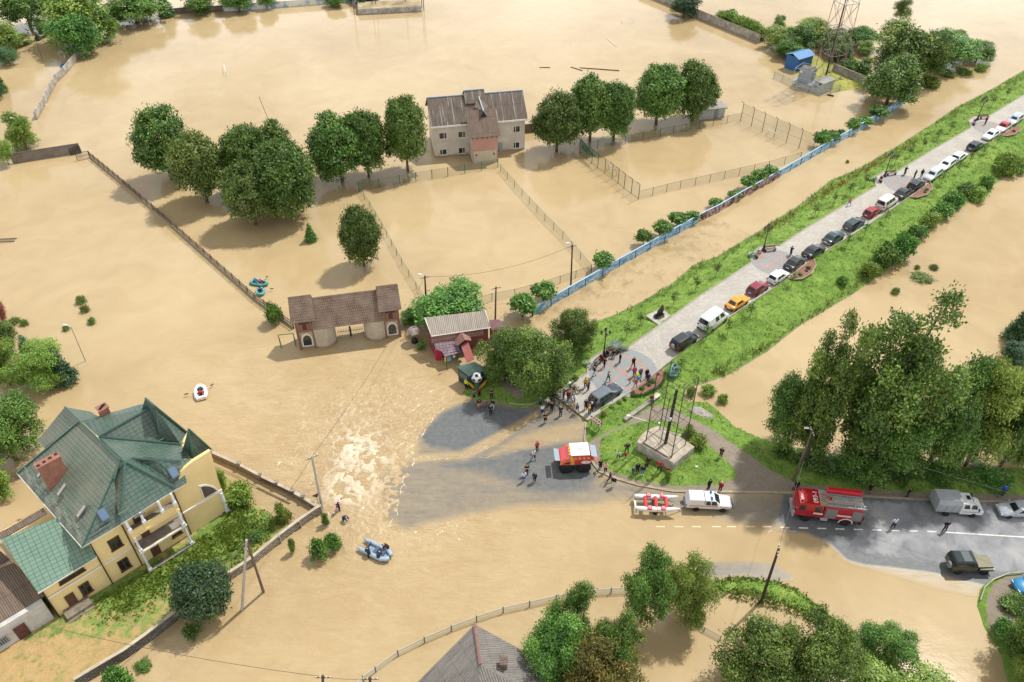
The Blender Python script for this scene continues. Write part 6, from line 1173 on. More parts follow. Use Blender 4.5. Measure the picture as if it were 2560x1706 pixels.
def poseset(pose):
    if pose in POSES: return POSES[pose]
    J,B=skeleton(pose); names=list(J); me=bpy.data.meshes.new('b'); me.from_pydata([J[n][:3] for n in names],[(names.index(a),names.index(b)) for a,b in B],[])
    o=bpy.data.objects.new('b',me); COL.objects.link(o); o.modifiers.new('s','SKIN'); sv=o.data.skin_vertices[0].data
    for i,n in enumerate(names): r=J[n][3]; sv[i].radius=(r,r*(.72 if n in('che','spi','pel') else 1)) if n not in('che','spi','pel') else (r,r*.78); sv[i].use_root=(n=='pel')
    ss=o.modifiers.new('u','SUBSURF'); ss.levels=1; ss.render_levels=1
    dg=bpy.context.evaluated_depsgraph_get(); dg.update(); m0=bpy.data.meshes.new_from_object(o.evaluated_get(dg)); bpy.data.objects.remove(o)
    V=[v.co.copy() for v in m0.vertices]; N=[v.normal.copy() for v in m0.vertices]; Fs=[list(p.vertices) for p in m0.polygons]
    JV={n:Vector(J[n][:3]) for n in names}; reg=[]; fwd=(JV['hd1']-JV['hd0']).cross(Vector((1,0,0))); fwd.normalize()
    if fwd.y<0 and pose!='bend': fwd=-fwd
    if pose=='bend': fwd=Vector((0,.1,-1)).normalized()
    upv=(JV['hd2']-JV['hd0']).normalized()
    for f in Fs:
        c=sum((V[i] for i in f),Vector())/len(f); b=min(B,key=lambda q:segd(c,JV[q[0]],JV[q[1]])-min(J[q[0]][3],J[q[1]][3])*.5); k=b[1][:2] if b[1][:2] not in('hd','ne') else 'hd'
        if k=='hd':
            d=c-JV['hd1']; k='ha_ir' if (d.dot(fwd)<.02 and d.dot(upv)>-.07) or d.dot(upv)>.05 else 'head'
        elif k in('sp','ch','sh'): k='torso'
        elif k=='el': k='uarm'
        elif k=='wr': k='farm'
        elif k=='ha': k='hand'
        elif k=='hi': k='hips'
        elif k=='kn': k='thigh'
        elif k=='an': k='shin'
        elif k=='to': k='foot'
        reg.append(k)
    mb=MB(); mb.add(V,Fs)
    # nose, ears and five separate fingers join the same body mesh
    h=JV['hd1']; sd=upv.cross(fwd)
    mb.tube(h+fwd*.085+upv*.015,h+fwd*.125-upv*.015,.008,.016,5)
    for s in (-1,1): mb.tube(h+sd*s*.088,h+sd*s*.108-fwd*.01,.025,.018,5)
    for k,s in (('l',-1),('r',1)):
        w=JV['wr'+k]; q=JV['ha'+k]; d=(q-w).normalized(); l=Vector((1,0,0))*s; l=(l-d*l.dot(d)); l=l.normalized() if l.length>.1 else Vector((0,1,0)); cr=d.cross(l).normalized()
        for i,ln in enumerate((.07,.08,.075,.058)):
            b0=q+cr*(i-1.5)*.019+d*.015; mb.path([b0,b0+d*ln*.55-l*.004,b0+d*ln-l*.022],[.009,.0085,.007],5)
        b0=w.lerp(q,.6)+cr*.03; mb.path([b0,b0+cr*.022+d*.03,b0+cr*.026+d*.058],[.011,.01,.008],5)
    nb=len(mb.f); mb.m=1
    for s in (-1,1): c=h+fwd*.088+sd*s*.034+upv*.02; mb.ball(c,.013,4)
    c=h+fwd*.086-upv*.05; mb.box(c.x,c.y,c.z,.045,.01,.012)
    o=mb.build('person',[SKIN,EYE],None,True); body=o.data; bpy.data.objects.remove(o)
    def cloth_mesh(nm,regs,off):
        mp={}; vs=[]; fs=[]
        for f,k in zip(Fs,reg):
            if k in regs:
                q=[]
                for i in f:
                    if i not in mp: mp[i]=len(vs); vs.append(tuple(V[i]+N[i]*off))
                    q.append(mp[i])
                fs.append(q)
        me=bpy.data.meshes.new(nm); me.from_pydata(vs,[],fs); me.polygons.foreach_set('use_smooth',[True]*len(fs)); me.materials.append(SKIN); return me
    POSES[pose]=dict(body=body,tee=cloth_mesh('shirt',('torso','uarm'),.022),shirt=cloth_mesh('shirt',('torso','uarm','farm'),.026),trousers=cloth_mesh('trousers',('hips','thigh','shin'),.018),shorts=cloth_mesh('trousers',('hips','thigh'),.03),shoes=cloth_mesh('shoes',('foot',),.012),hair=cloth_mesh('hair',('ha_ir',),.014),cap=cloth_mesh('cap',('ha_ir',),.022)); return POSES[pose]
def person(pos,face,label,top,bot,pose='stand',hair='#2b211b',short=False,tee=False,shoes='#25262a',cap=None,h=1.0,pack=None,skirt=None,group=None):
    ps=poseset(pose); o=bpy.data.objects.new('person',ps['body']); COL.objects.link(o); o.location=pos; o.rotation_euler=(0,0,face); o.scale=(h,h,h)
    tag(o,label,'person',group)
    def ch(n,key,c):
        q=bpy.data.objects.new(n,ps[key]); COL.objects.link(q); q.parent=o; q.material_slots[0].link='OBJECT'; q.material_slots[0].material=cloth(c)
    ch('shirt','tee' if tee else 'shirt',top); ch('trousers','shorts' if short else 'trousers',bot); ch('shoes','shoes',shoes)
    ch('cap','cap',cap) if cap else ch('hair','hair',hair)
    if pack: part('backpack',o,cloth(pack),lambda m:m.rbox(0,-.19,1.28,.3,.18,.42,.07))
    return o
def up_to_cam(px,py): return 0
GR=lambda x,y: P(x,y,.03); PM=lambda x,y: EP(x,y,.06); LD=lambda x,y: GP(x,y)+Vector((0,0,.02))
R=math.radians
BLK,NAVY,DK,JEAN,WH,GRY='#1b1b1f','#1f2636','#2a2c31','#35465c','#cfcfcf','#77797c'
crowd='onlookers at the flood edge'
PEO=[ # pixel of the feet, ground, facing (deg, 0 = away from camera), label, top, bottom, pose, extras
 (1166,972,GR,150,'person in a hi-vis yellow vest standing in water beside the kiosk','#b6c92a',BLK,'stand',dict(cap='#d8d8d4')),
 (1185.5,1000,LD,30,'person in grey tee and dark shorts next to the giant football','#5f6468','#2b3140','stand',dict(short=True,tee=True)),
 (1199,992,LD,40,'person in red and black jacket below the giant football','#8d1c2b',BLK,'stand',{}),
 (1197,1019,GR,200,'person in dark tee straddling a yellow bicycle','#26242f','#b88d70','ride',dict(tee=True,short=True)),
 (1229,996,LD,180,'person in black tee behind the red and white bicycle','#1f1f26','#26344a','cross',dict(tee=True)),
 (1227,1037,GR,190,'tall person all in dark clothes with arms together at the road edge','#20242f','#1d2436','cross',{}),
 (1232,1022,GR,160,'person in dark top and pale trousers beside the tall dark-clad one','#2b2f3a','#b7b7b5','stand',dict(shoes='#c9c9c9')),
 (1351,1016,GR,160,'person in green open jacket at the front of the bike crowd','#3f5a4c','#2a3038','stand',dict(shoes='#c8c8c8',hair='#7a4a34')),
 (1369,1018,GR,120,'blond person in white blouse reaching towards a bicycle','#d9cdbd','#2f4a50','walk',dict(hair='#c8ac72')),
 (1355.6,1035,GR,210,'person with white top and dark jeans at the front left of the crowd','#cfd3d8','#243040','cross',dict(shoes='#d0d0d0',h=.92,hair='#8a5c42')),
 (1379,1029,GR,150,'person in dark brown from head to foot standing on the wet road','#2a2020','#221d1f','stand',dict(hair='#6d4230')),
 (1401,1040,GR,190,'person with straw sun hat and shoulder bag on the wet road','#22283a','#222a3d','cross',dict(cap='#c9b383')),
 (1363,1057,GR,185,'person in short black dress with crossed bare arms, lowest of the crowd','#1a181c','#18161a','cross',dict(short=True,tee=True,shoes='#8a6a58',hair='#7a4f36')),
 (1381,1004,PM,300,'person in black sitting on a bicycle at the grass corner','#232530','#2d4348','ride',dict(hair='#352a2a')),
 (1409,998,PM,60,'person in maroon plaid shirt and blue jeans among the bicycles','#7c2c3c','#2f4a60','stand',{}),
 (1420.5,1001,PM,200,'person in maroon dress between the bicycles','#6d2430','#5e2028','stand',dict(hair='#7c4630')),
 (1432,1007,PM,200,'person in white shirt astride a bicycle at the kerb','#cfd0d2','#3a4a66','ride',{}),
 (1443,1027,PM,170,'boy in pale blue tee and dark red shorts on a bicycle','#8fb2cc','#5a2a34','ride',dict(tee=True,short=True,shoes='#9c3040',hair='#5b3a2a')),
 (1433.5,984,PM,190,'person in brown hoodie on an orange bicycle','#7c4a2c','#22202a','ride',dict(hair='#4a2a22')),
 (1426,971,PM,110,'person in white shirt and navy trousers leaning over a bicycle','#c9cfd8','#1f3152','bend',{}),
 (1394.5,972,LD,250,'person in tan with a dark rucksack standing on the grass','#b08a78','#9c8478','stand',dict(pack='#2a2430',hair='#8a6a52')),
 (1463,969,PM,10,'person in bright yellow jacket seen from behind','#dba81c','#3a2a22','stand',{}),
 (1470.5,976,PM,40,'person in grey top and dark blue jeans beside the yellow jacket','#555a64','#232c44','stand',dict(shoes='#d8d8d8',hair='#6c3a3a')),
 (1464,1023,PM,170,'person in black tee with white print leaning forward by the dark estate car',BLK,'#1c1c1f','stand',dict(tee=True)),
 (1473,1036,PM,340,'person in black with a yellow bag across the back behind the striped barrier','#25262a','#20242e','stand',dict(pack='#c9a634',hair='#b88f74')),
 (1478,1030,PM,330,'person in black with a white cap beside the yellow bag','#1e1d22','#1d1e26','stand',dict(cap='#cfcfd2')),
 (1434,1021,PM,180,'small child in yellow between two bicycles','#d9b52c','#c8a050','stand',dict(h=.6,hair='#a8794c')),
 (1485,941,PM,100,'person in dark tee and grey trousers walking at the plaza kerb','#2d3038','#b4b4b2','walk',dict(tee=True,hair='#b59a86')),
 (1520.5,953,PM,30,'person with a pale yellow rucksack walking across the plaza','#4c4650','#3a4c68','walk',dict(pack='#b5a482')),
 (1510,919,PM,150,'person in black leaning forward in front of the plaza bench',BLK,'#17171a','walk',{}),
 (1504,903,PM,140,'person in red and black seated on the near plaza bench','#6d2326','#231f22','sit',dict(hair='#8c6350')),
 (1518,892,PM,140,'person in dark blue seated between the two plaza benches','#22202e','#20212a','sit',{}),
 (1533,892,PM,170,'person in black with bare forearms seated on the far plaza bench','#1d1c20','#24323a','sit',dict(tee=True,hair='#5b2f2a')),
 (1549.5,907,PM,100,'slim person in black standing alone near the benches','#1c1c1f','#1d1d20','stand',dict(hair='#5a4032')),
 (1582.5,919,PM,190,'broad person in black coat walking over the plaza ring','#1b1a1e','#1d1b1f','walk',dict(h=1.06,hair='#55433c')),
 (1585,940,PM,180,'person in pink and white jacket on the plaza','#c83c66','#1f1d22','stand',dict(hair='#3d221c')),
 (1600,944,PM,200,'person with pale hair pushing the pram','#5b626d','#22242c','stand',dict(hair='#d6c6b0')),
 (1615.7,946,PM,200,'person in long black coat at the edge of the plaza','#232127','#1e1c20','stand',dict(hair='#7a6a62')),
 (1619,957,PM,190,'person in navy blue jacket and trousers at the flower bed kerb','#22305a','#27304a','stand',{}),
 (1574.6,959,PM,40,'small child in pink top and grey leggings','#b0586e','#a7a3a3','stand',dict(h=.68,hair='#b06a7a')),
 (1589,966,PM,200,'child in red top and dark leggings in front of the pram','#c23a40','#3a2430','walk',dict(h=.72)),
 (1627.5,1006,lambda x,y:LD(x,y)+Vector((0,0,.12)),200,'person in brown sitting on the long concrete beam','#5a3b30','#2f4a66','sit',dict(hair='#6a3d2a')),
 (1544.6,1148.5,LD,180,'boy in white and blue tee with feet apart on the grass','#b8c2cc','#1f2a33','hip',dict(tee=True,shoes='#d8d8d8',h=.82)),
 (1566,1132,LD,190,'person in navy open jacket and white top on the grass behind a child in red','#252b3d','#22242c','hip',dict(hair='#5a2f2a')),
 (1563.5,1145,LD,180,'toddler in bright red on the grass','#c4262a','#2a3a36','stand',dict(h=.56)),
 (1500,1174,LD,190,'person in black tee and shorts holding a bicycle at the kerb corner','#1d1c20','#3a302e','stand',dict(tee=True,short=True,shoes='#d0d0d0',hair='#5a2f2a')),
 (1513,1182,LD,190,'person in pinkish top and black leggings with white shoes on the kerb','#d0a89c','#1b1b1f','cross',dict(tee=True,shoes='#dcdcdc')),
 (1524,1205,GR,240,'person in navy stepping off the kerb into the shallow water','#1f2436','#1d2030','walk',dict(tee=True)),
 (1533,1217,GR,160,'person in black top with white hat and white trousers wading','#1e1e24','#c9cdd2','stand',dict(cap='#cfd3d8',shoes='#c9cdd2')),
 (1582,1186,LD,180,'child in blue at the grass edge by the kerb','#2f5a86','#2c5580','stand',dict(h=.7,hair='#b08060')),
 (1592.6,1182,LD,185,'person in navy jacket, white top and black leggings holding the child in blue','#232a3e','#191a1e','stand',dict(shoes='#c99a6a')),
 (1605.5,1188,LD,175,'person in dark jacket and light blue skirt with white shoes','#1f2a33','#5b84a8','stand',dict(short=True,shoes='#dcdcdc')),
 (1620,1160,LD,150,'person in brown crouched in the shade of the concrete block','#4a3a2c','#25211f','sit',dict(hair='#5b3a2a')),
 (1648,1178,LD,160,'person in red jacket leaning against the concrete block','#b01c34','#2f3a33','hip',dict(hair='#7a2030')),
 (1666.5,1192,LD,170,'person in dark red tee with folded arms at the corner of the concrete block','#7c1f30','#20364a','cross',dict(tee=True)),
 (1801,1144,LD,150,'person in black walking on the earth path behind the mast','#22252a','#26262a','cross',dict(shoes='#c9c9c9')),
 (1342.5,1128,GR,20,'person in red tee standing on the flooded road','#c0405a','#2a2f38','stand',dict(tee=True,hair='#a34030')),
 (1334,1149,GR,200,'person in white tee and dark shorts walking on the wet road','#cfd3d8','#2a3038','walk',dict(tee=True,short=True,hair='#6a4030')),
 (1317,1186,GR,185,'person in black with folded arms on the wet road','#211f28','#22222a','cross',dict(tee=True,hair='#7a3a30')),
 (1309.7,1204,GR,20,'person in white tee and bright blue shorts barefoot on the wet road','#c8d2da','#2b56a8','stand',dict(tee=True,short=True,shoes='#a8745c',hair='#8a4a3a')),
 (1336.5,1205,GR,160,'person in white shirt under a dark jacket on the wet road','#3a414c','#1f242e','stand',dict(shoes='#a8745c',hair='#5a4a40')),
 (1771,1223,LD,20,'person in navy behind the pickup cab','#1d2234','#1c2030','stand',{}),
 (1799,1229,LD,330,'person in red jacket with light hair in front of the pickup','#a81f34','#22202a','stand',dict(hair='#d0b8a0')),
 (2171,1233,LD,200,'bare-legged person in black with a white bag on the verge','#16181f','#15161b','stand',dict(short=True,hair='#8a5a48')),
 (2203.5,1221,LD,230,'person in white cap and jeans farther up the verge','#1d2230','#4a6078','walk',dict(cap='#d6d8da')),
 (2267,1244,LD,30,'person in black jacket and jeans by the kerb behind the canvas truck','#222228','#2d4260','stand',dict(hair='#6a2f2a')),
 (2231,1319.5,GR,190,'person in white tee with blue cap and hands on hips on the dry road','#b9cfe2','#22242a','hip',dict(tee=True,cap='#1d63b8')),
 (2360,1327,GR,190,'person all in black standing astride on the road by the solid line','#1b1d24','#1e2026','hip',dict(hair='#7a4a3a')),
 (2504,1237,LD,320,'person in blue jacket bending over something red on the verge','#1f5ab0','#2a3a5a','walk',{}),
 (2148,1311,GR,90,'person in dark work clothes at the tail of the fire engine','#23282f','#1f2630','stand',{}),
 (1988,1226,LD,180,'person in black in front of the fire engine cab','#1a1b20','#1b1c20','stand',{}),
 (850,1280,lambda x,y:P(x,y,-.25),120,'person in navy standing by the leaning striped barrier in the torrent','#1d2740','#1e2434','phone',{}),
 (860,1306,lambda x,y:P(x,y,-.3),250,'person in navy bending down at the edge of the torrent','#22305c','#3a3f48','bend',{}),
 (925,1396,lambda x,y:P(x,y,-.15),30,'person in dark blue wading beside the grey boat','#1c2336','#1d2030','bend',{}),
 (948,1405,lambda x,y:P(x,y,-.2),350,'person in navy bending over the near side of the grey boat','#1f2a44','#1c2230','bend',{}),
 (973,1380,lambda x,y:P(x,y,-.1),80,'person in brown-black bending at the bow of the grey boat','#33201f','#2a1a1c','bend',dict(h=1.0)),
 (2122,514,PM,200,'person in orange top and blue shorts jogging along the promenade kerb','#d4622c','#2b5aa8','walk',dict(tee=True,short=True,hair='#8a3a2a')),
 (2285,446,PM,30,'person in grey-black walking between the third lamp and the parked cars','#3a3c42','#2f2f36','stand',{}),
 (2302,444,PM,350,'person in black close to the black parked cars','#1d1e24','#1c1c22','stand',{}),
 (2462,311,PM,200,'person in dark red near the farthest street lamp','#6d1f2a','#4a1a24','stand',{}),
]
pobj=[]
for x,y,g,f,l,t,b,pose,k in PEO: pobj.append(person(g(x,y),R(f),l,t,b,pose,group=crowd,**k))
# ---- bicycles
def bikemeshes():
    d={}
    m=MB(); m.at(0,0,.34,0,0,math.pi/2); m.path([(.31*math.cos(t*.349),0.31*math.sin(t*.349),0) for t in range(18)],.022,5,True)
    tm=Matrix(); 
    def ring(r,w,n,cy):
        k=MB(); k.path([(0,cy+r*math.cos(6.2832*i/n),.34+r*math.sin(6.2832*i/n)) for i in range(n)],w,5,True); return k
    for nm,cy in (('rear',-.52),('front',.52)): d[nm]=ring(.31,.024,20,cy); k=MB(); [k.tube((0,cy,.34),(0,cy+.3*math.cos(t),.34+.3*math.sin(t)),.005,None,3,False) for t in np.arange(0,6.2,.52)]; k.tube((-.05,cy,.34),(.05,cy,.34),.025); d[nm+'s']=k
    k=MB(); bb=(0,-.08,.3); st=(0,-.2,.78); hd=(0,.36,.82)
    for a,b in ((bb,st),(st,hd),(bb,(0,.4,.7)),(bb,(0,-.52,.34)),(st,(0,-.52,.34)),((0,.34,.86),(0,.52,.34))): k.tube(a,b,.022)
    d['frame']=k; k=MB(); k.path([(-.3,.3,.98),(-.1,.4,1.0),(.1,.4,1.0),(.3,.3,.98)],.016,5); k.tube((0,.34,.85),(0,.4,1.0),.018); d['handlebar']=k
    k=MB(); k.tube((0,-.2,.78),(0,-.24,.93),.016); k.loft([[(-.02,-.08,.94),(.02,-.08,.94),(.02,-.08,.97),(-.02,-.08,.97)],[(-.08,-.36,.94),(.08,-.36,.94),(.08,-.36,.99),(-.08,-.36,.99)]]); d['saddle']=k
    k=MB(); k.tube((-.14,-.08,.22),(.14,-.08,.38),.015); k.tube((-.02,-.08,.3),(.02,-.08,.3),.09,None,10); d['pedal']=k
    return d
BP=None
def bike(pos,face,label,c,lean=0,group='bicycles of the onlookers'):
    global BP
    if BP is None:
        BP={}; dd=bikemeshes()
        for n,nm,m in (('rear','wheel',RUB()),('rears','spokes',CHROME()),('front','wheel',RUB()),('fronts','spokes',CHROME()),('frame','frame',SKIN),('handlebar','handlebar',BLACK()),('saddle','saddle',RUB()),('pedal','pedal',BLACK())):
            o=dd[n].build(nm,m); BP[n]=o.data; bpy.data.objects.remove(o)
    t=T('bicycle',label,'bicycle',pos,R(face),group); t.rotation_euler=(0,R(lean),R(face)); w={}
    for n,nm in (('rear','wheel'),('front','wheel'),('rears','spokes'),('fronts','spokes'),('frame','frame'),('handlebar','handlebar'),('saddle','saddle'),('pedal','pedal')):
        o=bpy.data.objects.new(nm,BP[n]); COL.objects.link(o); o.parent=w[n[:-1]] if nm=='spokes' else t; w[n]=o
        if n=='frame': o.material_slots[0].link='OBJECT'; o.material_slots[0].material=paint(c)
    return t
for x,y,g,f,l,c in ((1197,1019,GR,200,'yellow bicycle under the rider in dark tee','#c9c82c'),(1214,1022,GR,145,'red and white bicycle held on the wet road','#a8303a'),(1381,1004,PM,300,'dark bicycle at the grass corner under the rider in black','#2a2d33'),(1404,992,PM,305,'brown bicycle lying against the kerb stone','#8a5a44'),(1398,986,PM,130,'grey bicycle leaning farthest along the kerb','#6d6f72'),(1413,1008,PM,280,'dark bicycle with big wheels at the foot of the paving','#3a3d44'),(1432,1007,PM,200,'blue bicycle under the rider in white shirt','#34507c'),(1422,1013,PM,230,'grey bicycle next to the small child in yellow','#888c90'),(1443,1027,PM,190,'black bicycle of the boy in pale blue','#25262b'),(1434,984,PM,260,'orange mountain bike of the person in brown','#c9792c'),(1441,981,PM,80,'black bicycle standing behind the orange mountain bike','#2b2c30'),(1426,973,PM,110,'dark bicycle under the leaning person in white shirt','#3b3d45'),(1373,1010,GR,60,'teal bicycle near the blond person','#2d5a60'),(1496,1178,LD,150,'white bicycle held at the kerb corner near the amphibious truck','#b9b9b9'),(2503,1240,LD,300,'red bicycle on the verge beside the person in blue','#b8302c')):
    bike(g(x,y),f,l,c)
for x,y,f,l,t,b,c in ((1975,640,330,'person in dark clothes cycling past the second lamp','#262b38','#2a2a30','#7c3a2c'),(2260,438,320,'person in black cycling by the third lamp','#1c1d22','#1d1d22','#3a3a40')):
    p=PM(x,y); bike(p,f,'bicycle ridden past the %s lamp of the promenade'%('second' if x<2000 else 'third'),c); person(p,R(f),l,t,b,'ride',group=crowd)
# ---- pram
p=PM(1594,949); t=T('pram','yellow and blue pram on the plaza','pram',p,R(200)); part('basket',t,cloth('#3a7fb0'),lambda m:m.rbox(0,.05,.62,.42,.7,.25,.08)); part('hood',t,cloth('#d8c22a'),lambda m:m.loft([[(.24*math.cos(a),-.3+k*.2,.7+ (.42-k*.06)*math.sin(a)) for a in np.linspace(0,math.pi,7)] for k in (0,1,2)],True,True)); part('frame',t,BLACK(),lambda m:(m.tube((-.2,-.35,.1),(-.2,.3,.75),.02),m.tube((.2,-.35,.1),(.2,.3,.75),.02),m.tube((-.2,-.55,1.0),(.2,-.55,1.0),.02),m.tube((-.2,-.55,1.0),(-.2,.25,.2),.02),m.tube((.2,-.55,1.0),(.2,.25,.2),.02)))
for s in (-1,1):
    for y in (-.32,.32):
        m=MB(); m.at(s*.24,y,.12,0,0,math.pi/2); m.lathe([(.02,-.03),(.12,-.03),(.12,.03),(.02,.03)],12); m.build('wheel',RUB(),t)
# ---- inflatable boats
def dinghy(pos,ang,label,c,L=2.6,W=1.3,r=.2,floor='#4a5158',oars=True,group='inflatable boats on the water',name='inflatable_boat',spread=(25,-25),seat=None):
    t=T(name,label,'boat',pos,ang,group); P_=mat('pvc_'+c,c,.42,var=.1)
    l,w=L/2-r,W/2-r; pts=[(-l,-w*.8,r),(-l*.6,-w,r),(l*.3,-w,r),(l*.75,-w*.7,r+.06),(l,-w*.15,r+.12),(l,w*.15,r+.12),(l*.75,w*.7,r+.06),(l*.3,w,r),(-l*.6,w,r),(-l,w*.8,r)]
    part('tube',t,P_,lambda m:m.path(pts,r,9,True),True); part('floor',t,mat('boat_floor_'+floor,floor,.7,var=.2),lambda m:m.prism([(x*.98,y*.98) for x,y,z in pts],.06,.1))
    part('seat',t,mat('boat_seat','#2c3036',.7) if seat is None else mat('seat_'+seat,seat,.6),lambda m:m.rbox(-l*.35,0,r*1.75,.28,W-2*r,.08,.03)); part('seat',t,mat('boat_seat','#2c3036',.7) if seat is None else mat('seat_'+seat,seat,.6),lambda m:m.rbox(l*.35,0,r*1.75,.28,W-2*r,.08,.03))
    part('handle',t,BLACK(),lambda m:m.rbox(l+r*.6,0,r+.18,.1,.3,.05,.02))
    if oars:
        for s,a in ((1,spread[0]),(-1,spread[1])):
            d=Vector((math.sin(R(a)),s*math.cos(R(a)),-.12)); b=Vector((0,s*w*.7,.55)); o=part('oar',t,mat('oar_shaft','#c9c6c0',.4),lambda m:m.tube(b-d*.25,b+d*1.1,.022)); part('blade',o,mat('oar_blade','#3a2f2a',.5),lambda m:m.path([b+d*1.05,b+d*1.25,b+d*1.6],[.03,.09,.07],6))
    return t
def seated(t,x,y,ang,label,top,bot,h=1.0,**k): p=t.matrix_basis@Vector((x,y,.06)); return person(p,t.rotation_euler.z+R(ang),label,top,bot,'row',h=h,group='people in boats',**k)
b=dinghy(P(503,985),R(112),'white inflatable rowing boat in open water above the green-roofed house','#d6d2d4',2.9,1.75,.3,'#2a3346',spread=(10,35)); seated(b,-.35,0,90,'person in red top rowing the white boat','#b8382f','#22304a'); part('bag',b,cloth('#25314e'),lambda m:m.rbox(.55,.1,.4,.5,.7,.3,.1))
b=dinghy(P(649,711),R(-14),'larger green dinghy with two people at the fence','#3d8b80',3.0,1.4,.22,'#26403e',spread=(20,60)); seated(b,-.75,.1,-90,'person in bright blue in the stern of the larger green dinghy','#1f6fc4','#2a6ab0',hair='#6a4a50'); seated(b,.25,0,-90,'person in crimson rowing the larger green dinghy','#9c1f48','#2a2a30')
b=dinghy(P(652,733),R(-70),'smaller teal dinghy with one rower at the fence','#4f9a9c',2.1,1.35,.22,'#22303a',spread=(0,55)); seated(b,.0,0,90,'person in dark top and pale trousers rowing the smaller teal dinghy','#33283c','#b9c2cc')
b=dinghy(P(131,83),R(12),'orange raft with people in the top left water','#c0502c',2.9,1.5,.22,'#3a2a2a'); seated(b,-.7,.1,0,'person in orange vest at the back of the orange raft','#d4642c','#2a2f3a'); seated(b,.5,0,180,'person in red-orange vest at the front of the orange raft','#c4402a','#2a2f3a'); seated(b,-.05,0,90,'person in black in the middle of the orange raft','#1e2028','#22252e')
b=dinghy(P(163,166),R(50),'small dark blue boat half hidden behind the concrete boundary wall','#2a5a8c',2.2,1.2,.2,'#22303a',oars=False); seated(b,-.3,0,0,'person in light blue behind the concrete wall','#2f6ea8','#22304a'); seated(b,.4,0,180,'person in navy behind the concrete wall','#1d2c4a','#22304a')
b=dinghy(GP(1684,930)+Vector((0,0,.05)),R(72),'dark green dinghy lying on the grass slope','#2f6e5c',2.9,1.35,.22,'#7f8d8a',oars=False,seat='#54645f')
# grey pontoon boat being dragged
gb=P(942,1382,.05); t=T('pontoon_boat','grey-blue inflatable pontoon boat held by people in the shallow flood','boat',gb,R(-28)); PG=mat('pvc_grey','#93a5b4',.4,var=.12)
for s in (-1,1): part('hull',t,PG,lambda m:m.path([(-2.0,s*.62,.42),(-1.6,s*.62,.3),(1.0,s*.62,.32),(1.55,s*.4,.4),(1.75,s*.12,.46)],[.1,.25,.27,.26,.22],10),True)
part('floor',t,mat('grey_floor','#7f93a6',.6,var=.2),lambda m:m.box(.2,0,.2,2.4,1.0,.08)); part('seat',t,mat('dark_seat','#3d4d5c',.6),lambda m:m.rbox(.85,0,.48,.4,.95,.1,.04)); part('seat',t,mat('dark_seat','#3d4d5c',.6),lambda m:m.rbox(.0,0,.48,.4,.95,.1,.04)); part('transom',t,mat('dark_seat','#3d4d5c',.6),lambda m:m.box(-1.05,0,.4,.08,1.1,.45)); part('oar',t,mat('oar_shaft','#c9c6c0',.4),lambda m:m.tube((-.3,.75,.62),(1.3,.8,.66),.025)); 
# ================================================================ WALLS, FENCES, POLES, TOWERS, SMALL THINGS
def wline(px,z=0): return [P(x,y,z) if not isinstance(x,Vector) else x for x,y in px]
def resample(pts,step):
    out=[pts[0].copy()]; acc=0
    for a,b in zip(pts,pts[1:]):
        L=(b-a).length; n=max(1,round(L/step)); out+=[a.lerp(b,(i+1)/n) for i in range(n)]
    return out
def wallmesh(m,pts,h,t,z0=-.8):
    for a,b in zip(pts,pts[1:]):
        d=(b-a).normalized(); n=Vector((-d.y,d.x,0))*t/2
        m.loft([[tuple(q+Vector((0,0,z-q.z))) for q in (a-n,b-n,b+n,a+n)] for z in (z0,h)])
def wall_thing(name,label,px,h,t,m,cap=None,posts=None,pm=None,cat='wall',step=3.0,group=None,pw=.3):
    pts=wline(px); o=T(name,label,cat,(pts[0].x,pts[0].y,0),0,group); L=[p-pts[0] for p in pts]
    part('wall_panel',o,m,lambda b:wallmesh(b,L,h,t))
    if cap: part('coping',o,cap,lambda b:[wallmesh(b,[p,q],h+.07,t+.04,h+.002) for p,q in zip(L,L[1:])])
    if posts:
        for q in resample(L,step): part('post',o,pm or m,lambda b:b.box(q.x,q.y,h/2-.3,pw,pw,h+posts+.6))
    return o
CW=mat('precast_concrete','#a9a49a',.9,var=.45,vs=.7,c2='#6f6a62',silt=.7); CD=mat('dark_concrete','#6d675f',.9,var=.4,vs=.8,silt=.6)
STONE=tilemat('rubble_stone','#6d6459','#8a8073','#b7aea0',.55,.32,.05,.9,.45,.95,.6,.9,'#4c443c'); STD=tilemat('dark_stone','#4f4b47','#3d3a38','#7a746c',.5,.28,.05,.9,.45,.9,.5,.9,'#2a2826'); COPE=mat('stone_coping','#b3a892',.9,var=.3,vs=1)
wall_thing('concrete_wall','long pale concrete boundary wall bending through the top left water',[(92,300),(111,266),(126,236),(142,206),(163,187),(192,152),(222,125)],1.7,.25,CW)
wall_thing('concrete_wall','short dark concrete wall with a black gate leaf at its end',[(33,409),(120,395),(204,382)],1.9,.25,mat('weather_concrete','#7d756c',.9,var=.4,vs=.8),mat('dark_cap','#4d4743',.8),.0)
wall_thing('far_wall','dark concrete wall of the far shore broken by trees',[(404,40),(470,33),(560,29)],1.6,.25,CD)
mural=mat('far_mural','#7f97ab',.8,var=.3,vs=.25,c2='#c9c9c2',lo=.46,hi=.54)
wall_thing('far_wall','far shore wall painted with pale and blue pictures',[(560,29),(640,24),(730,17),(800,12),(880,5)],1.7,.25,mural)
wall_thing('concrete_wall','long grey concrete wall crossing the upper right water',[(1600,-16),(1683,18),(1740,44),(1800,69),(1898,109)],2.1,.25,CW,CD)
wall_thing('concrete_wall','grey concrete wall beside the lattice tower site',[(2080,179),(2120,196),(2163,213)],1.9,.25,CW)
wall_thing('concrete_wall','low concrete wall peeping between the two-storey house and the trees',[(1312,332),(1345,329),(1395,325)],1.8,.2,CD)
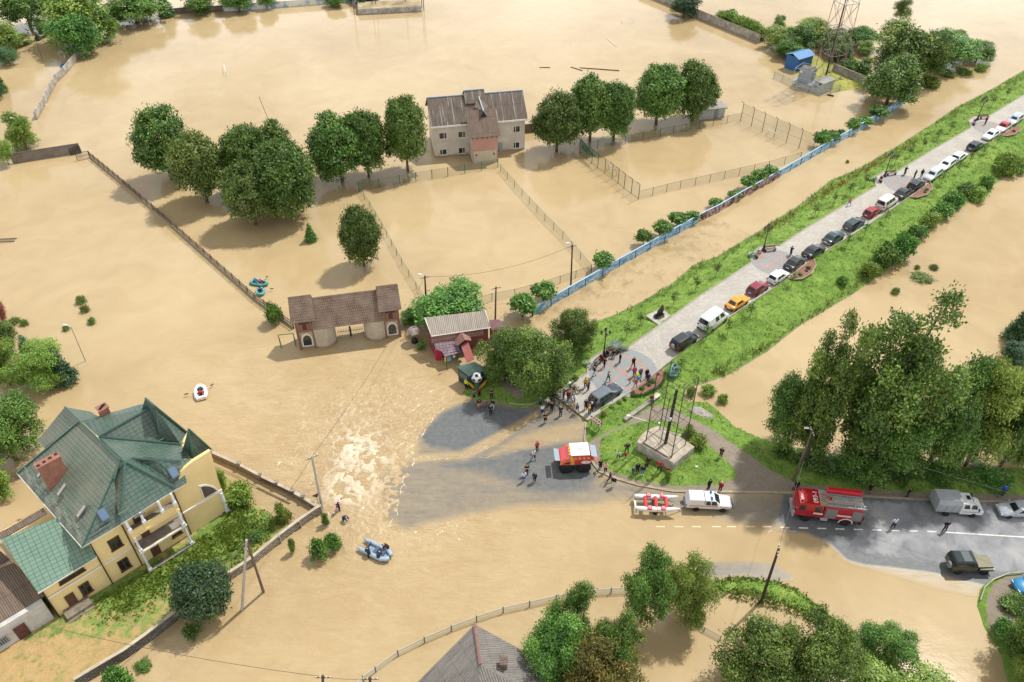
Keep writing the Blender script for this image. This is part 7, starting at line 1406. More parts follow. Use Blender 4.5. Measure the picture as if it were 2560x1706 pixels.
# mural wall: painted panels and blue posts
MU=[(1331,790),(1420,739),(1462,715),(1505,690),(1547,666),(1587,644),(1623,624),(1660,603),(1696,583),(1763,546),(1796,530),(1854,496),(1920,459),(2025,397),(2073,369),(2142,330),(2207,291),(2269,252)]
mm,nt,b=newmat('mural_paint'); p=posco(nt); f=nz(nt,vmul(nt,p,(.45,.45,1.2)),1.0,4,.6,1.2); f2=nz(nt,p,.9,4,.65,1.5)
c=ramp(nt,f,[(.36,hexl('#4c86b4')),(.47,hexl('#6f9fc4')),(.53,hexl('#b9c9d4')),(.62,hexl('#5a93bf'))]); c2=ramp(nt,f2,[(.4,hexl('#23262e')),(.5,hexl('#8d5a5e')),(.56,hexl('#b9b3b0')),(.66,hexl('#3a4a5e'))])
sx=nd(nt,'ShaderNodeSeparateXYZ'); nt.links.new(p,sx.inputs[0]); A_,B_=P(1745,556).x,P(1945,444).x
k=mth(nt,'MULTIPLY',mth(nt,'GREATER_THAN',sx.outputs[0],A_),mth(nt,'LESS_THAN',sx.outputs[0],B_)); nt.links.new(mixc(nt,k,c,c2),b.inputs['Base Color']); b.inputs['Roughness'].default_value=.75
o=wall_thing('mural_wall','long low wall painted blue and white with graffiti in its middle',MU,1.45,.16,mm,mat('mural_cap','#8fb0c8',.7),.12,mat('blue_post','#2f5878',.7),step=3.4,pw=.24)
# fence along the left of the gateway: concrete base, dark posts and rails
FB=mat('fence_base','#8b7f6b',.9,var=.35,vs=.7,silt=.4); FR=mat('fence_brown','#574a3e',.8,var=.2)
pts=wline([(226,394),(300,455),(414,552),(530,655),(640,752),(735,822)]); o=T('paling_fence','long brown paling fence on a low concrete base, half under water','fence',(pts[0].x,pts[0].y,0)); L=[p-pts[0] for p in pts]
part('base',o,FB,lambda m:wallmesh(m,L,.35,.22)); rs=resample(L,2.4)
for q in rs: part('post',o,FR,lambda m:m.box(q.x,q.y,.55,.13,.13,1.7))
part('rail',o,FR,lambda m:[m.path([q+Vector((0,0,z)) for q in L],.05,4) for z in (.62,1.2)])
ps=resample(L,.34); part('paling',o,mat('paling_wood','#7d6c59',.85,var=.3),lambda m:[m.box(q.x,q.y,.8,.05,.05,.85) for q in ps])
BG_=BLACK()
def gate_leaf(label,a,b,h=1.5):
    a,b=P(*a),P(*b); o=T('iron_gate_leaf',label,'gate',a); d=b-a; part('frame',o,BG_,lambda m:(m.path([Vector((0,0,.1)),Vector((0,0,h)),d+Vector((0,0,h)),d+Vector((0,0,.1))],.05,4),m.tube((0,0,h*.5),d+Vector((0,0,h*.5)),.04)))
    part('bar',o,BG_,lambda m:[m.tube(d*k+Vector((0,0,-.3)),d*k+Vector((0,0,h)),.025,None,4) for k in np.linspace(.05,.95,12)])
gate_leaf('open black iron gate leaf at the start of the paling fence',(194,402),(225,396)); gate_leaf('black iron gate leaf hanging at the short dark wall',(178,390),(205,383))
# mesh fences
def netmat(name,c,a):
    if name in MATS: return MATS[name]
    m=bpy.data.materials.new(name); m.use_nodes=True; nt=m.node_tree; nt.nodes.clear(); o=nd(nt,'ShaderNodeOutputMaterial'); t=nd(nt,'ShaderNodeBsdfTransparent'); d=nd(nt,'ShaderNodeBsdfDiffuse'); d.inputs[0].default_value=c4(hexl(c)); x=nd(nt,'ShaderNodeMixShader',i_0=a)
    nt.links.new(t.outputs[0],x.inputs[1]); nt.links.new(d.outputs[0],x.inputs[2]); nt.links.new(x.outputs[0],o.inputs[0]); MATS[name]=m; return m
NETG=netmat('green_netting','#3c5a48',.2); NETP=netmat('pale_netting','#a9b6b4',.38); NETD=netmat('dense_green_net','#1d6b58',.6); PG1=mat('green_post','#2d6a56',.6); PG2=mat('dark_green_post','#2a3d35',.6); PG3=mat('steel_post','#4a5c68',.6)
def mesh_fence(label,px,h,net,pm,step=2.6,crank=0,r=.045,rails=(1.0,),rm=None,side=None):
    pts=wline(px); o=T('mesh_fence',label,'fence',(pts[0].x,pts[0].y,0)); L=[p-pts[0] for p in pts]; rs=resample(L,step)
    part('netting',o,net,lambda m:[m.poly(a+Vector((0,0,-.2)),b+Vector((0,0,-.2)),b+Vector((0,0,h)),a+Vector((0,0,h))) for a,b in zip(rs,rs[1:])])
    for i,q in enumerate(rs):
        d=(rs[min(i+1,len(rs)-1)]-rs[max(i-1,0)]).normalized(); n=Vector((d.y,-d.x,0))*(1 if side is None else side)
        part('post',o,pm,lambda m:m.path([q+Vector((0,0,-.8)),q+Vector((0,0,h)),q+n*crank+Vector((0,0,h+crank*.9))] if crank else [q+Vector((0,0,-.8)),q+Vector((0,0,h+.08))],r,5))
    if rails: part('rail',o,rm or pm,lambda m:[m.path([q+Vector((0,0,h*k)) for q in rs],.018,4) for k in rails])
    return o
mesh_fence('green netting fence along the house side of the flooded playing field',[(898,480),(1000,460),(1120,441),(1245,419)],1.75,NETG,PG1,3.4,0,.07)
mesh_fence('green netting fence along the gateway side of the flooded playing field',[(898,480),(925,520),(956,572),(1005,663),(1060,755)],1.3,NETG,PG1,3.2)
mesh_fence('green netting fence between the playing field and the court',[(1251,428),(1305,490),(1362,552),(1407,597),(1451,648),(1478,680)],1.35,NETG,PG1,3.2)
mesh_fence('thin netting fence across the near end of the playing field',[(1170,770),(1230,752),(1287,741),(1336,728),(1400,708),(1478,682)],1.3,NETG,PG2,3.6)
mesh_fence('dark post fence behind the pair of dark trees at the court',[(1449,386),(1494,370),(1563,360),(1650,342),(1747,323),(1851,302)],1.7,NETG,PG2,3.4)
mesh_fence('low dark post fence on the near side of the court',[(1596,498),(1700,472),(1810,448),(1920,423),(2000,400)],1.6,NETG,PG2,3.4)
mesh_fence('tall netting fence with cranked post tops on the near left of the court',[(1449,383),(1465,397),(1494,421),(1530,447),(1560,471),(1596,498)],2.9,NETG,PG2,2.5,.7,.06,(1.0,.02),None,1)
mesh_fence('tall netting fence with cranked tops at the outer end of the court',[(1851,304),(1905,330),(1965,358),(2029,386)],3.9,NETG,PG2,3.0,.7,.06,(1.0,.5),None,1)
a=P(1449,383); b=P(1494,421); o=T('windbreak_net','torn dark green windbreak net on the court corner','net',a); part('cloth',o,NETD,lambda m:m.poly(Vector((0,0,3.1)),(b-a)*.95+Vector((0,0,2.0)),(b-a)*.5+Vector((0,0,1.2)),Vector((.3,0,1.0)))); part('rope',o,PG1,lambda m:m.path([Vector((0,0,3.12)),(b-a)*.95+Vector((0,0,2.02))],.03,4))
mesh_fence('pale wire fence curving along the bottom of the flooded road',[(880,1740),(909,1704),(940,1681),(996,1640),(1062,1607),(1129,1578),(1192,1554),(1258,1532),(1324,1517),(1390,1502),(1454,1490),(1527,1484),(1570,1482)],.95,NETP,PG3,2.9,0,.06,(1.0,.5),mat('pale_rail','#b4bfbd',.5))
mesh_fence('sunken wire fence end beyond the maples',[(1725,1552),(1760,1578),(1800,1600)],.6,NETP,PG3,2.2)
def pipegoal(label,px,h,m,name='football_goal'):
    a,b=P(*px[0]),P(*px[1]); d=b-a; n=Vector((-d.y,d.x,0)).normalized()*.9; o=T(name,label,'goal',a); part('frame',o,m,lambda k:k.path([Vector((0,0,-.8)),Vector((0,0,h)),d+Vector((0,0,h)),d+Vector((0,0,-.8))],.07,6)); part('stay',o,m,lambda k:(k.path([Vector((0,0,h)),n+Vector((0,0,-.5))],.035,4),k.path([d+Vector((0,0,h)),d+n+Vector((0,0,-.5))],.035,4)))
GW2=mat('goal_white','#cfd0cc',.5); ST2=tilemat('goal_stripe','#d6d6d0','#26282a','#26282a',.3,9,.001,0,0,.5,0)
pipegoal('striped handball goal behind the cranked netting fence',((1521,424),(1541,440)),1.0,ST2); pipegoal('white handball goal at the outer end of the court',((1917,336),(1939,348)),1.1,GW2); pipegoal('white football goal with its top above water far up the field',((1555,58),(1583,58)),.7,GW2); pipegoal('white football goal frame tipped in the water behind the tree clump',((562,172),(566,190)),1.0,GW2); pipegoal('thin green goal frame at the outer end of the tiled gateway',((703,870),(740,866)),2.3,PG1)
# stone walls of the yellow house
OUT=[(196,1716),(320,1642),(370,1606),(465,1532),(545,1470),(632,1412),(700,1355),(750,1317),(802,1281)]
def seg(px0): return px0
wall_thing('stone_wall','dark rubble stone wall with pale coping along the yard of the yellow house',OUT[:4],1.3,.3,STD,COPE)
wall_thing('stone_wall','light rubble stone wall behind the two-legged pole up to the corner post',OUT[3:],1.15,.3,STONE,COPE,.12,step=4.5,pw=.42)
pts=[(802,1281),(760,1254),(735,1240),(652,1200),(600,1172),(530,1140)]; wall_thing('stone_wall','stone plinth wall with iron infill running behind the yellow house',pts,.75,.35,STONE,COPE,.65,step=3.0,pw=.45)
w=wline([(735,1240),(652,1200),(600,1172),(530,1140)],.86); o=T('iron_railing','rusty iron railing and dark red panels on the stone plinth wall','railing',w[0]); L=[p-w[0] for p in w]; part('panel',o,mat('maroon_panel','#5c3a31',.7,var=.3),lambda m:wallmesh(m,L[:2],.5,.05,.03)); part('railing',o,mat('rust_iron','#6b4a3c',.7),lambda m:([m.path([q+Vector((0,0,z)) for q in L[1:]],.03,4) for z in (.1,.5)],[m.tube(q+Vector((0,0,.02)),q+Vector((0,0,.55)),.018,None,4) for q in resample(L[1:],.3)]))
# poles
WOOD=mat('pole_wood','#6b5a4c',.9,var=.35,vs=2); PCON=mat('pole_concrete','#a7a4a0',.85,var=.25,vs=1); PDK=mat('pole_dark','#3f3833',.9,var=.2)
TOPS={}
def pole(key,label,base,top,m,r=.13,z=0,arms=1,lamp=False,h=None,armdir=0,name='utility_pole'):
    p=P(*base,z); h=h or HT(base[0],base[1],top[1],z); q=p.copy(); t=top
    # lean so that the head stands where it was surveyed
    hd=P(t[0],t[1],z+h); ln=hd-p; ln.z=0
    if ln.length>2.2: ln=ln.normalized()*2.2
    o=T(name,label,'pole',p); e=Vector((ln.x,ln.y,h)); part('shaft',o,m,lambda k:k.tube((-ln.x*.1,-ln.y*.1,-1),e,r,r*.7,8))
    if arms:
        ca,sa=math.cos(R(armdir)),math.sin(R(armdir)); A=part('crossarm',o,PDK,lambda k:k.tube(e+Vector((-.7*ca,-.7*sa,-.3)),e+Vector((.7*ca,.7*sa,-.3)),.05,None,5)); part('insulator',A,mat('ceramic','#c9c6bd',.3),lambda k:[k.lathe([(.05,0),(.07,.06),(.04,.14)],7,(e.x+s*ca,e.y+s*sa,e.z-.26)) for s in (-.6,-.25,.25,.6)])
    if lamp: part('lamp_head',o,mat('lamp_white','#cfd2d2',.4),lambda k:(k.tube(e+Vector((0,0,-.1)),e+Vector((-.5,.1,.2)),.03),k.rbox(e.x-.7,e.y+.1,e.z+.2,.5,.22,.14,.05)))
    TOPS[key]=p+e; return o
pole('A','grey concrete power pole at the stone wall corner by the torrent',(805,1270),(779,1140),PCON,.15,0,1,False,None,30)
pole('B','wooden light pole with white lamp leaning over the roadside trees',(1983,1201),(2032,1075),WOOD,.15,.3,1,True,None,90)
pole('C','dark wooden pole on the grassy bank at the bottom of the flooded road',(1904,1501),(1947,1372),PDK,.17,.2,1,False,None,70)
pole('E','tall dark pole with lamp behind the near end of the mural wall',(1427,716),(1431,612),PDK,.14,0,1,True,None,20)
pole('F','dark wooden pole behind the red shop roof',(1238,800),(1240,717),WOOD,.14,0,1,False,None,20)
pole('G','dark pole with white lamp at the gateway side of the green tree',(1066,775),(1062,690),PDK,.15,0,1,True,None,20)
pole('H','thin leaning lamp pole in the water above the yellow house',(214,903),(177,817),PCON,.07,0,0,True); pole('I','thin lamp pole at the outer end of the short dark wall',(67,376),(38,298),WOOD,.09,0,0,True); pole('J','thin dark pole alone in the top left water',(105,147),(90,102),WOOD,.09,0,0); pole('K','green lamp post behind the red shop roof',(1177,800),(1177,752),PG2,.07,0,0,True)
pole('L','wooden pole beside the dark tree at the far right wall',(1743,34),(1747,-24),WOOD,.13,0,1); pole('M','thin wooden pole in the thicket by the lattice tower',(1990,110),(1996,64),WOOD,.12,0,1)
for k,(x,y,t,l) in {'N':(807,1800,1690,'pole head at the bottom edge left of the wire fence'),'O':(925,1790,1694,'pole head at the bottom edge beside the wire fence')}.items(): pole(k,l,(x,y),(x,t),PDK,.16,0,1)
# two-legged pole
p1,p2=P(600,1527),P(658,1479); tz=HT(630,1500,1350); mid=P(616,1350,tz); o=T('utility_pole','two-legged concrete power pole by the dark walnut tree','pole',p1); e=mid-p1; e.z=tz; part('shaft',o,PCON,lambda m:m.tube((0,0,-.8),e,.15,.11,8)); part('strut',o,WOOD,lambda m:m.tube((p2-p1)+Vector((0,0,-.8)),e+Vector((0,0,-.3)),.15,.11,8)); part('crossarm',o,PDK,lambda m:[m.tube(e+Vector((-.5,-.35,-.2-z)),e+Vector((.5,.35,-.2-z)),.05,None,5) for z in (0,.45)]); TOPS['D']=p1+e
WIREM=mat('wire','#3a3835',.6)
def wire(a,b,label,sag=.6,off=0):
    a=TOPS[a] if isinstance(a,str) else a; b=TOPS[b] if isinstance(b,str) else b; d=(b-a); n=Vector((-d.y,d.x,0)).normalized()*off
    m=MB(); m.path([a.lerp(b,t/12)+n+Vector((0,0,-.15-sag*4*(t/12)*(1-t/12))) for t in range(13)],.02,4); o=m.build('power_line',WIREM); tag(o,label,'wire')
wire('A','G','pair of overhead wires crossing the torrent to the pole by the gateway',1.2); wire('G','E','overhead wire sagging over the playing field',1.5); wire('D',P(150,1800,8),'overhead wires running from the two-legged pole along the yard',.6); wire('D','A','overhead wire between the two-legged pole and the corner pole',.6); wire('B',P(2900,1330,8.5),'overhead wire in front of the roadside trees towards the picture edge',.6); wire('B','C','overhead wire crossing the road from the light pole',.8); wire('N','O','overhead wire between the two pole heads at the bottom',.3); wire(P(100,1560,8),'N','overhead wire crossing the bottom of the flood',.8)
# street lamps
IRON=mat('cast_iron','#2b2422',.5); LGL=mat('lantern_glass','#6b5f58',.2,0,.6)
def lamp(px,label):
    p=EP(*px,.06) if px[0]>1520 else EP(*px,.06); o=T('street_lamp',label,'street lamp',p,0,'ornate street lamps of the promenade'); part('base',o,IRON,lambda m:m.lathe([(.3,0),(.3,.25),(.18,.45),(.16,.9),(.11,1.1)],10)); part('pole',o,IRON,lambda m:m.tube((0,0,1.05),(0,0,4.0),.085,.06,8))
    for k in range(5):
        a=6.2832*k/4; r,z=(.55,3.85) if k<4 else (0,4.35); x,y=r*math.cos(a),r*math.sin(a)
        ar=part('arm',o,IRON,lambda m:m.path([Vector((0,0,3.55)),Vector((x*.7,y*.7,3.6)),Vector((x,y,z-.05))],.03,5)); part('lantern',ar,LGL,lambda m:m.lathe([(.08,z-.02),(.17,z+.36),(.14,z+.42)],6,(x,y,0))); part('lantern_cap',ar,IRON,lambda m:m.lathe([(.19,z+.421),(.1,z+.56),(.02,z+.7)],6,(x,y,0)))
lamp((1509,891),'ornate five-lantern lamp at the crowded round plaza'); lamp((1908,627),'ornate five-lantern lamp at the plaza with the cyclist, second along the promenade'); lamp((2211,442),'ornate five-lantern lamp at the third plaza'); lamp((2443,300),'ornate five-lantern lamp at the farthest plaza')
BW=mat('bench_wood','#7d665a',.8,var=.25); BST=mat('bench_stone','#7b7269',.9)
def bench(px,ang,label):
    p=EP(*px,.06); o=T('bench',label,'bench',p,R(ang),'benches on the plazas'); part('seat',o,BW,lambda m:[m.box(0,-.16+.16*k,.45,1.9,.13,.05) for k in range(3)]); part('backrest',o,BW,lambda m:[m.box(0,.28,.62+.15*k,1.9,.05,.11) for k in range(2)])
    for s in (-1,1): part('leg',o,IRON,lambda m:(m.box(s*.8,0,.22,.08,.45,.42),m.box(s*.8,.29,.5,.07,.05,.55)))
bench((1497,908),52,'bench on the near rim of the crowded plaza'); bench((1533,885),18,'bench on the far rim of the crowded plaza'); bench((1895,640),60,'bench at the second lamp, near side'); bench((1925,628),12,'bench at the second lamp, far side'); bench((2203,452),62,'bench at the third lamp, near side'); bench((2228,438),15,'bench at the third lamp, far side'); bench((2435,310),60,'bench at the farthest lamp, near side'); bench((2460,297),12,'bench at the farthest lamp, far side')
for x,y,l in ((1489,919,'dark litter bin at the near plaza bench'),(1545,883,'dark litter bin at the far plaza bench'),(2201,451,'litter bin at the third lamp'),(2437,307,'litter bin at the farthest lamp')):
    p=EP(x,y,.05); o=T('litter_bin',l,'bin',p); part('bowl',o,IRON,lambda m:m.lathe([(.16,.1),(.24,.65),(.21,.66),(.14,.2)],9)); part('foot',o,BST,lambda m:m.lathe([(.26,0),(.22,.12)],9))
# memorial
p=GP(1653,796); o=T('memorial','black granite memorial with figure and flowers on a pale paved pad','memorial',p,R(35)); GN=mat('black_granite','#1d1c1f',.2); part('pad',o,mat('memorial_pad','#aaa79f',.8,var=.25,vs=2),lambda m:m.box(0,0,.02,2.9,3.2,.2)); part('plinth',o,GN,lambda m:(m.rbox(-.1,.4,.3,1.5,.7,.4,.03),m.rbox(-.1,.4,.6,1.1,.4,.2,.03))); part('stone',o,GN,lambda m:m.loft([[(-.45,y,.7),(.2,y,.7),(.3,y,1.3),(-.1,y,1.45),(-.45,y,1.2)] for y in (.32,.52)])); part('figure',o,mat('bronze','#4a342c',.5),lambda m:m.path([(.42,.45,.7),(.45,.45,1.2),(.4,.45,1.7),(.42,.45,1.95)],[.22,.26,.2,.1],7)); part('flowers',o,mat('flower_mix','#a07a4c',.8,c2='#3f5a34',vs=8),lambda m:[m.ball((-.5+.3*k,-.1,.3),.13,5) for k in range(4)])
# concrete block with the mast
z6=lambda x,y:(1440+x/3.92,850+y/3.92)
BKC=mat('block_concrete','#b0a592',.95,var=.4,vs=.9,bump=.4); BKW=mat('block_wall','#c2c0b6',.95,var=.45,vs=1.2,c2='#8d887b',bump=.4)
tz=1.75; tp_=[P(*z6(*q),tz) for q in ((600,1000),(640,940),(700,880),(820,840),(960,910),(1155,1045),(955,1205))]; c0=sum(tp_,Vector())/7; c0.z=0
o=T('mast_block','weathered concrete block carrying the lattice mast','concrete block',(c0.x,c0.y,0)); LB=[t-c0 for t in tp_]
part('body',o,BKW,lambda m:m.loft([[(q.x*(1.02),q.y*1.02,z) for q in LB[::-1]] for z in (-.3,tz-.03)])); part('top',o,BKC,lambda m:m.loft([[(q.x,q.y,z) for q in LB[::-1]] for z in (tz-.028,tz+.02)]))
part('ledge',o,mat('ledge_dark','#6d6457',.9,var=.3),lambda m:m.path([P(*z6(660,1010),tz+.1)-c0,P(*z6(900,1150),tz+.1)-c0],.1,4))
feet=[P(*z6(685,995),tz),P(*z6(935,1155),tz),P(*z6(975,950),tz),P(*z6(840,1025),tz)]; tops_px=[(820,320),(1110,270),(985,455),(955,460)]
h=HT(*z6(935,1155),z6(935,1155)[1]-(1155-272)/3.92*1.0,tz)
M=T('lattice_mast','rusty open lattice mast frame on the concrete block','mast',(c0.x,c0.y,tz)); b0=Vector((c0.x,c0.y,tz)); RS=mat('rust_dark','#3b332e',.7,var=.3,vs=4)
ft=[P(*z6(685,995),tz)-b0,P(*z6(935,1155),tz)-b0]; dv=ft[1]-ft[0]; nv=Vector((-dv.y,dv.x,0)); ft+=[ft[1]+nv*.75,ft[0]+nv*.75]; cen=sum(ft,Vector())/4; hh=11.0
tpv=[cen+(q-cen)*.98+Vector((0,0,hh)) for q in ft]
for i in range(4): part('leg',M,RS,lambda m:m.tube(ft[i],tpv[i],.06,.05,5))
part('bracing',M,RS,lambda m:[(m.tube(ft[i].lerp(tpv[i],k/6),ft[(i+1)%4].lerp(tpv[(i+1)%4],k/6),.03,None,4),m.tube(ft[i].lerp(tpv[i],k/6),ft[(i+1)%4].lerp(tpv[(i+1)%4],(k-1)/6),.022,None,4) if (k+i)%2 else None) for i in range(4) for k in range(1,7)])
part('core_pipe',M,mat('pipe_tar','#1c1a1a',.5),lambda m:m.tube(cen,cen+Vector((.25,.2,8.6)),.2,.16,10)); part('stay_rod',M,RS,lambda m:m.tube(cen+Vector((-.6,0,0)),cen+Vector((-.35,.2,7.4)),.05,None,5)); part('control_box',M,mat('box_pale','#c4c8c6',.5),lambda m:m.rbox(cen.x-.1,cen.y-.25,4.3,.4,.25,.45,.03)); part('floodlight',M,mat('lamp_white','#cfd2d2',.4),lambda m:(m.tube(ft[0].lerp(tpv[0],.3),ft[0].lerp(tpv[0],.3)+Vector((-2.2,.6,.4)),.03,None,4),m.rbox(*(ft[0].lerp(tpv[0],.3)+Vector((-2.4,.6,.4))),.4,.25,.2,.05)))
# long concrete beam, flat rock
a,b=GP(*z6(475,800)),GP(*z6(805,560)); o=T('concrete_beam','long concrete beam lying on the grass below the flower bed','beam',a); d=b-a; part('beam',o,CONC(),lambda m:wallmesh(m,[Vector((0,0,0)),Vector((d.x,d.y,0))],.42,.5,-.3)); part('end_slab',o,mat('pale_slab','#c7bda9',.9,var=.2),lambda m:wallmesh(m,[Vector((d.x,d.y,0))*.82,Vector((d.x,d.y,0))*1.02],.5,.62,.425))
r=[P(x,y,.2) for x,y in ((1722,1025),(1735,1018),(1752,1019),(1768,1030),(1783,1040),(1778,1052),(1755,1050),(1735,1042))]; m=MB(); c=sum(r,Vector())/8; m.loft([[tuple(q-Vector((0,0,.3))) for q in r],[tuple(q+Vector((0,0,.12))) for q in r],[tuple(c+(q-c)*.7+Vector((0,0,.3))) for q in r]]); o=m.build('flat_rock',mat('grey_rock','#9d968c',.95,var=.4,vs=2,bump=.6),None,True); tag(o,'flat grey rock slab in the weeds at the inlet bank','rock')
# barriers
def barrier(label,a,b,z0,h,tilt=0):
    a=Vector(a); b=Vector(b); o=T('barrier_sign',label,'barrier',a); d=b-a; dn=d.normalized(); mm=tilemat('red_white_chevron','#b02a34','#d6d3d0','#d6d3d0',.42,.5,.001,0,.5,.5,0,.5)
    for k in (0,1): part('board',o,mm,lambda m:m.slab([Vector((0,0,z0+k*h*.55)),d+Vector((0,0,z0+k*h*.55)),d+Vector((0,0,z0+k*h*.55+h*.48)),Vector((0,0,z0+k*h*.55+h*.48))],.04))
    for t in (.12,.88): part('leg',o,PG3,lambda m:m.box(d.x*t,d.y*t,z0/2-.1,.1,.1,z0+.2))
def chev(name):
    m,nt,b=newmat(name); u=uvco(nt); s=nd(nt,'ShaderNodeSeparateXYZ'); nt.links.new(u,s.inputs[0]); q=mth(nt,'ADD',mth(nt,'MULTIPLY',s.outputs[0],2.4),mth(nt,'MULTIPLY',mth(nt,'ABSOLUTE',mth(nt,'SUBTRACT',mth(nt,'FRACT',mth(nt,'MULTIPLY',s.outputs[1],2.0)),.5)),1.4)); k=mth(nt,'GREATER_THAN',mth(nt,'FRACT',q),.5); nt.links.new(mixc(nt,k,c4(hexl('#d6d3d0')),c4(hexl('#a5202c'))),b.inputs['Base Color']); MATS['red_white_chevron']=m
chev('chevron_board')
barrier('red and white chevron barrier on legs at the mouth of the promenade',GP(1475,1062),GP(1500,1080),.75,1.0); a=P(832,1290,.2)
o=T('barrier_board','narrow red and white board leaning in the torrent','barrier',a); part('board',o,MATS['red_white_chevron'],lambda m:m.slab([(0,0,.3),P(849,1243,1.2)-a,P(851,1246,1.2)-a+Vector((.15,0,0)),(.22,.1,.35)],.05)); part('leg',o,RS,lambda m:m.tube((.1,0,-.6),(.1,.05,.5),.03))
p=P(795,1262,.0); o=T('road_sign','dark triangular road sign seen from behind at the stone wall corner','sign',p); part('plate',o,mat('sign_back','#5a4038',.6),lambda m:m.slab([(-.45,0,1.5),(.4,.1,2.0),(.1,.05,1.15)],.03)); part('post',o,PG3,lambda m:m.tube((.05,.06,-.5),(.05,.06,1.6),.03))
p=GP(1503,1062); o=T('marker_post','thin dark post behind the chevron barrier','post',p); part('post',o,RS,lambda m:m.tube((0,0,-.3),(0,0,2.4),.045)); part('foot',o,RS,lambda m:m.box(0,0,.05,.2,.2,.1))
# giant football
p=GP(1193,968); o=T('football_sculpture','giant black and white football on yellow stands beside the kiosk','sculpture',p)
bm=bmesh.new(); bmesh.ops.create_icosphere(bm,subdivisions=4,radius=.72); ph=(1+5**.5)/2; ico=[Vector(v).normalized() for v in [(0,a,b*ph) for a in(-1,1) for b in(-1,1)]+[(a,b*ph,0) for a in(-1,1) for b in(-1,1)]+[(b*ph,0,a) for a in(-1,1) for b in(-1,1)]]
k=MB(); bm.verts.index_update(); n0=len(k.v); k.v=[tuple(v.co+Vector((0,0,1.75))) for v in bm.verts]
for f in bm.faces: k.f.append([v.index for v in f.verts]); k.mi.append(1 if max(f.calc_center_median().normalized().dot(q) for q in ico)>.945 else 0)
bm.free(); k.build('ball',[mat('ball_white','#d8d8d8',.4),mat('ball_black','#1c1e24',.4)],o,True); YS=mat('stand_yellow','#c98f1e',.6)
for s in (-1,1): part('stand',o,YS,lambda m:m.slab([(s*.35,-.5,.35),(s*1.05,-.25,1.1),(s*1.1,.1,1.15),(s*.4,-.1,.4)],.2))
part('base',o,mat('stand_green','#2d5a44',.7),lambda m:m.lathe([(.6,0),(.5,.4),(.25,1.1)],8))
# lattice tower
t=P(2068,192,.3); TW=T('lattice_tower','tall red and white lattice telecom tower on the flooded island','tower',t,R(20)); TR_,TWt=mat('tower_red','#85706a',.6,var=.2),mat('tower_white','#c3c3cc',.5); Lh=6.5
w0=4.3
def wd(z): return w0*(1-z/130.0)
lv=[0,5.5,11,16.5,22,27.5,33]
for i,(za,zb) in enumerate(zip(lv,lv[1:])):
    m_=TR_ if za<16 else TWt; c=lambda z,k:Vector((wd(z)*(.5 if k in(0,3) else -.5)*1.0,wd(z)*(.5 if k<2 else -.5),z))
    sec=part('section',TW,m_,lambda m:[(m.tube(c(za,k),c(zb,k),.075,None,5),m.tube(c(za,k),c(zb,(k+1)%4),.032,None,4),m.tube(c(za,(k+1)%4),c(zb,k),.045,None,4),m.tube(c(zb,k),c(zb,(k+1)%4),.06,None,4),m.tube(c((za+zb)/2,k).lerp(c((za+zb)/2,(k+1)%4),.5),c(zb,k).lerp(c(zb,(k+1)%4),.5),.03,None,4)) for k in range(4)])
part('cable_duct',TW,mat('cable_black','#20201f',.6),lambda m:m.tube((-.3,.2,0),(-.1,.1,33),.2,.16,6)); part('platform',TW,TWt,lambda m:[m.box(0,0,z,wd(z)+.5,.12,.1) for z in (11,22)]); [part('foot',TW,CONC(),lambda m:m.box(w0*.5*a,w0*.5*b_,-.1,.8,.8,.6)) for a in(-1,1) for b_ in(-1,1)]
zt=lambda x,y:(1920+x/7.127,60+y/7.127)
HUT=mat('hut_grey','#8f979f',.6,var=.15); BLU=mat('tarp_blue','#3f78a8',.6,var=.2)
a,b=P(*zt(520,1000),1.4),P(*zt(740,1060),1.4); fh=Frame(Vector((a.x,a.y,0)),Vector((b.x,b.y,0))); o=T('equipment_cabin','grey equipment cabin raised on a steel platform beside the tower','cabin',(a.x,a.y,0),fh.a); L_=fh.len
part('wall',o,HUT,lambda m:m.box(L_/2,1.3,2.7,L_,2.6,2.6)); part('roof',o,mat('hut_roof','#6d6a66',.8,var=.3),lambda m:m.box(L_/2,1.3,4.05,L_+.2,2.8,.1)); part('platform',o,GAL if 'GAL' in globals() else HUT,lambda m:m.box(L_/2+.3,1.0,1.35,L_+2.0,4.2,.1)); part('door',o,mat('hut_door','#7f868c',.6),lambda m:m.box(L_+.02,1.3,2.5,.04,.9,2.0)); part('air_unit',o,WHT,lambda m:m.rbox(.6,-.15,3.5,.5,.3,.45,.04))
part('leg',o,HUT,lambda m:[m.tube((x,y,-.5),(x,y,1.3),.06,None,5) for x in (-.5,L_/2,L_+1.1) for y in (-.9,2.9)]); part('rail',o,mat('hut_rail','#b9bec2',.5),lambda m:([m.path([(-.6,-1.0,1.4+z),(L_+1.2,-1.0,1.4+z)],.03,4) for z in (.5,1.0)],m.path([(-.6,-1,4.3),(-.6,3,4.3),(L_+1,3,4.3),(L_+1,-1,4.3),(-.6,-1,4.3)],.04,4),[m.tube((x,y,1.4),(x,y,4.3),.04,None,4) for x in (-.6,L_+1) for y in (-1,3)]))
a,b=P(*zt(800,1190),0),P(*zt(930,1240),0); fh=Frame(a,b); o=T('brick_hut','small whitewashed hut with flat grey roof at the water edge by the tower','hut',(a.x,a.y,0),fh.a); L_=fh.len*1.15; part('wall',o,mat('hut_white','#b9b9b4',.85,var=.3,vs=1.5),lambda m:m.box(L_/2,2.0,.95,L_,4.0,2.5)); part('roof',o,mat('hut_slab','#8d8f8a',.85,var=.3),lambda m:m.box(L_/2,2.0,2.3,L_+.5,4.6,.18)); door(o,.7,1.7,-.1,1.7,0,mat('hut_door2','#a9aaa6',.7)); part('vent',o,BLACK(),lambda m:m.box(L_/2+.3,-.03,1.9,.5,.06,.25))
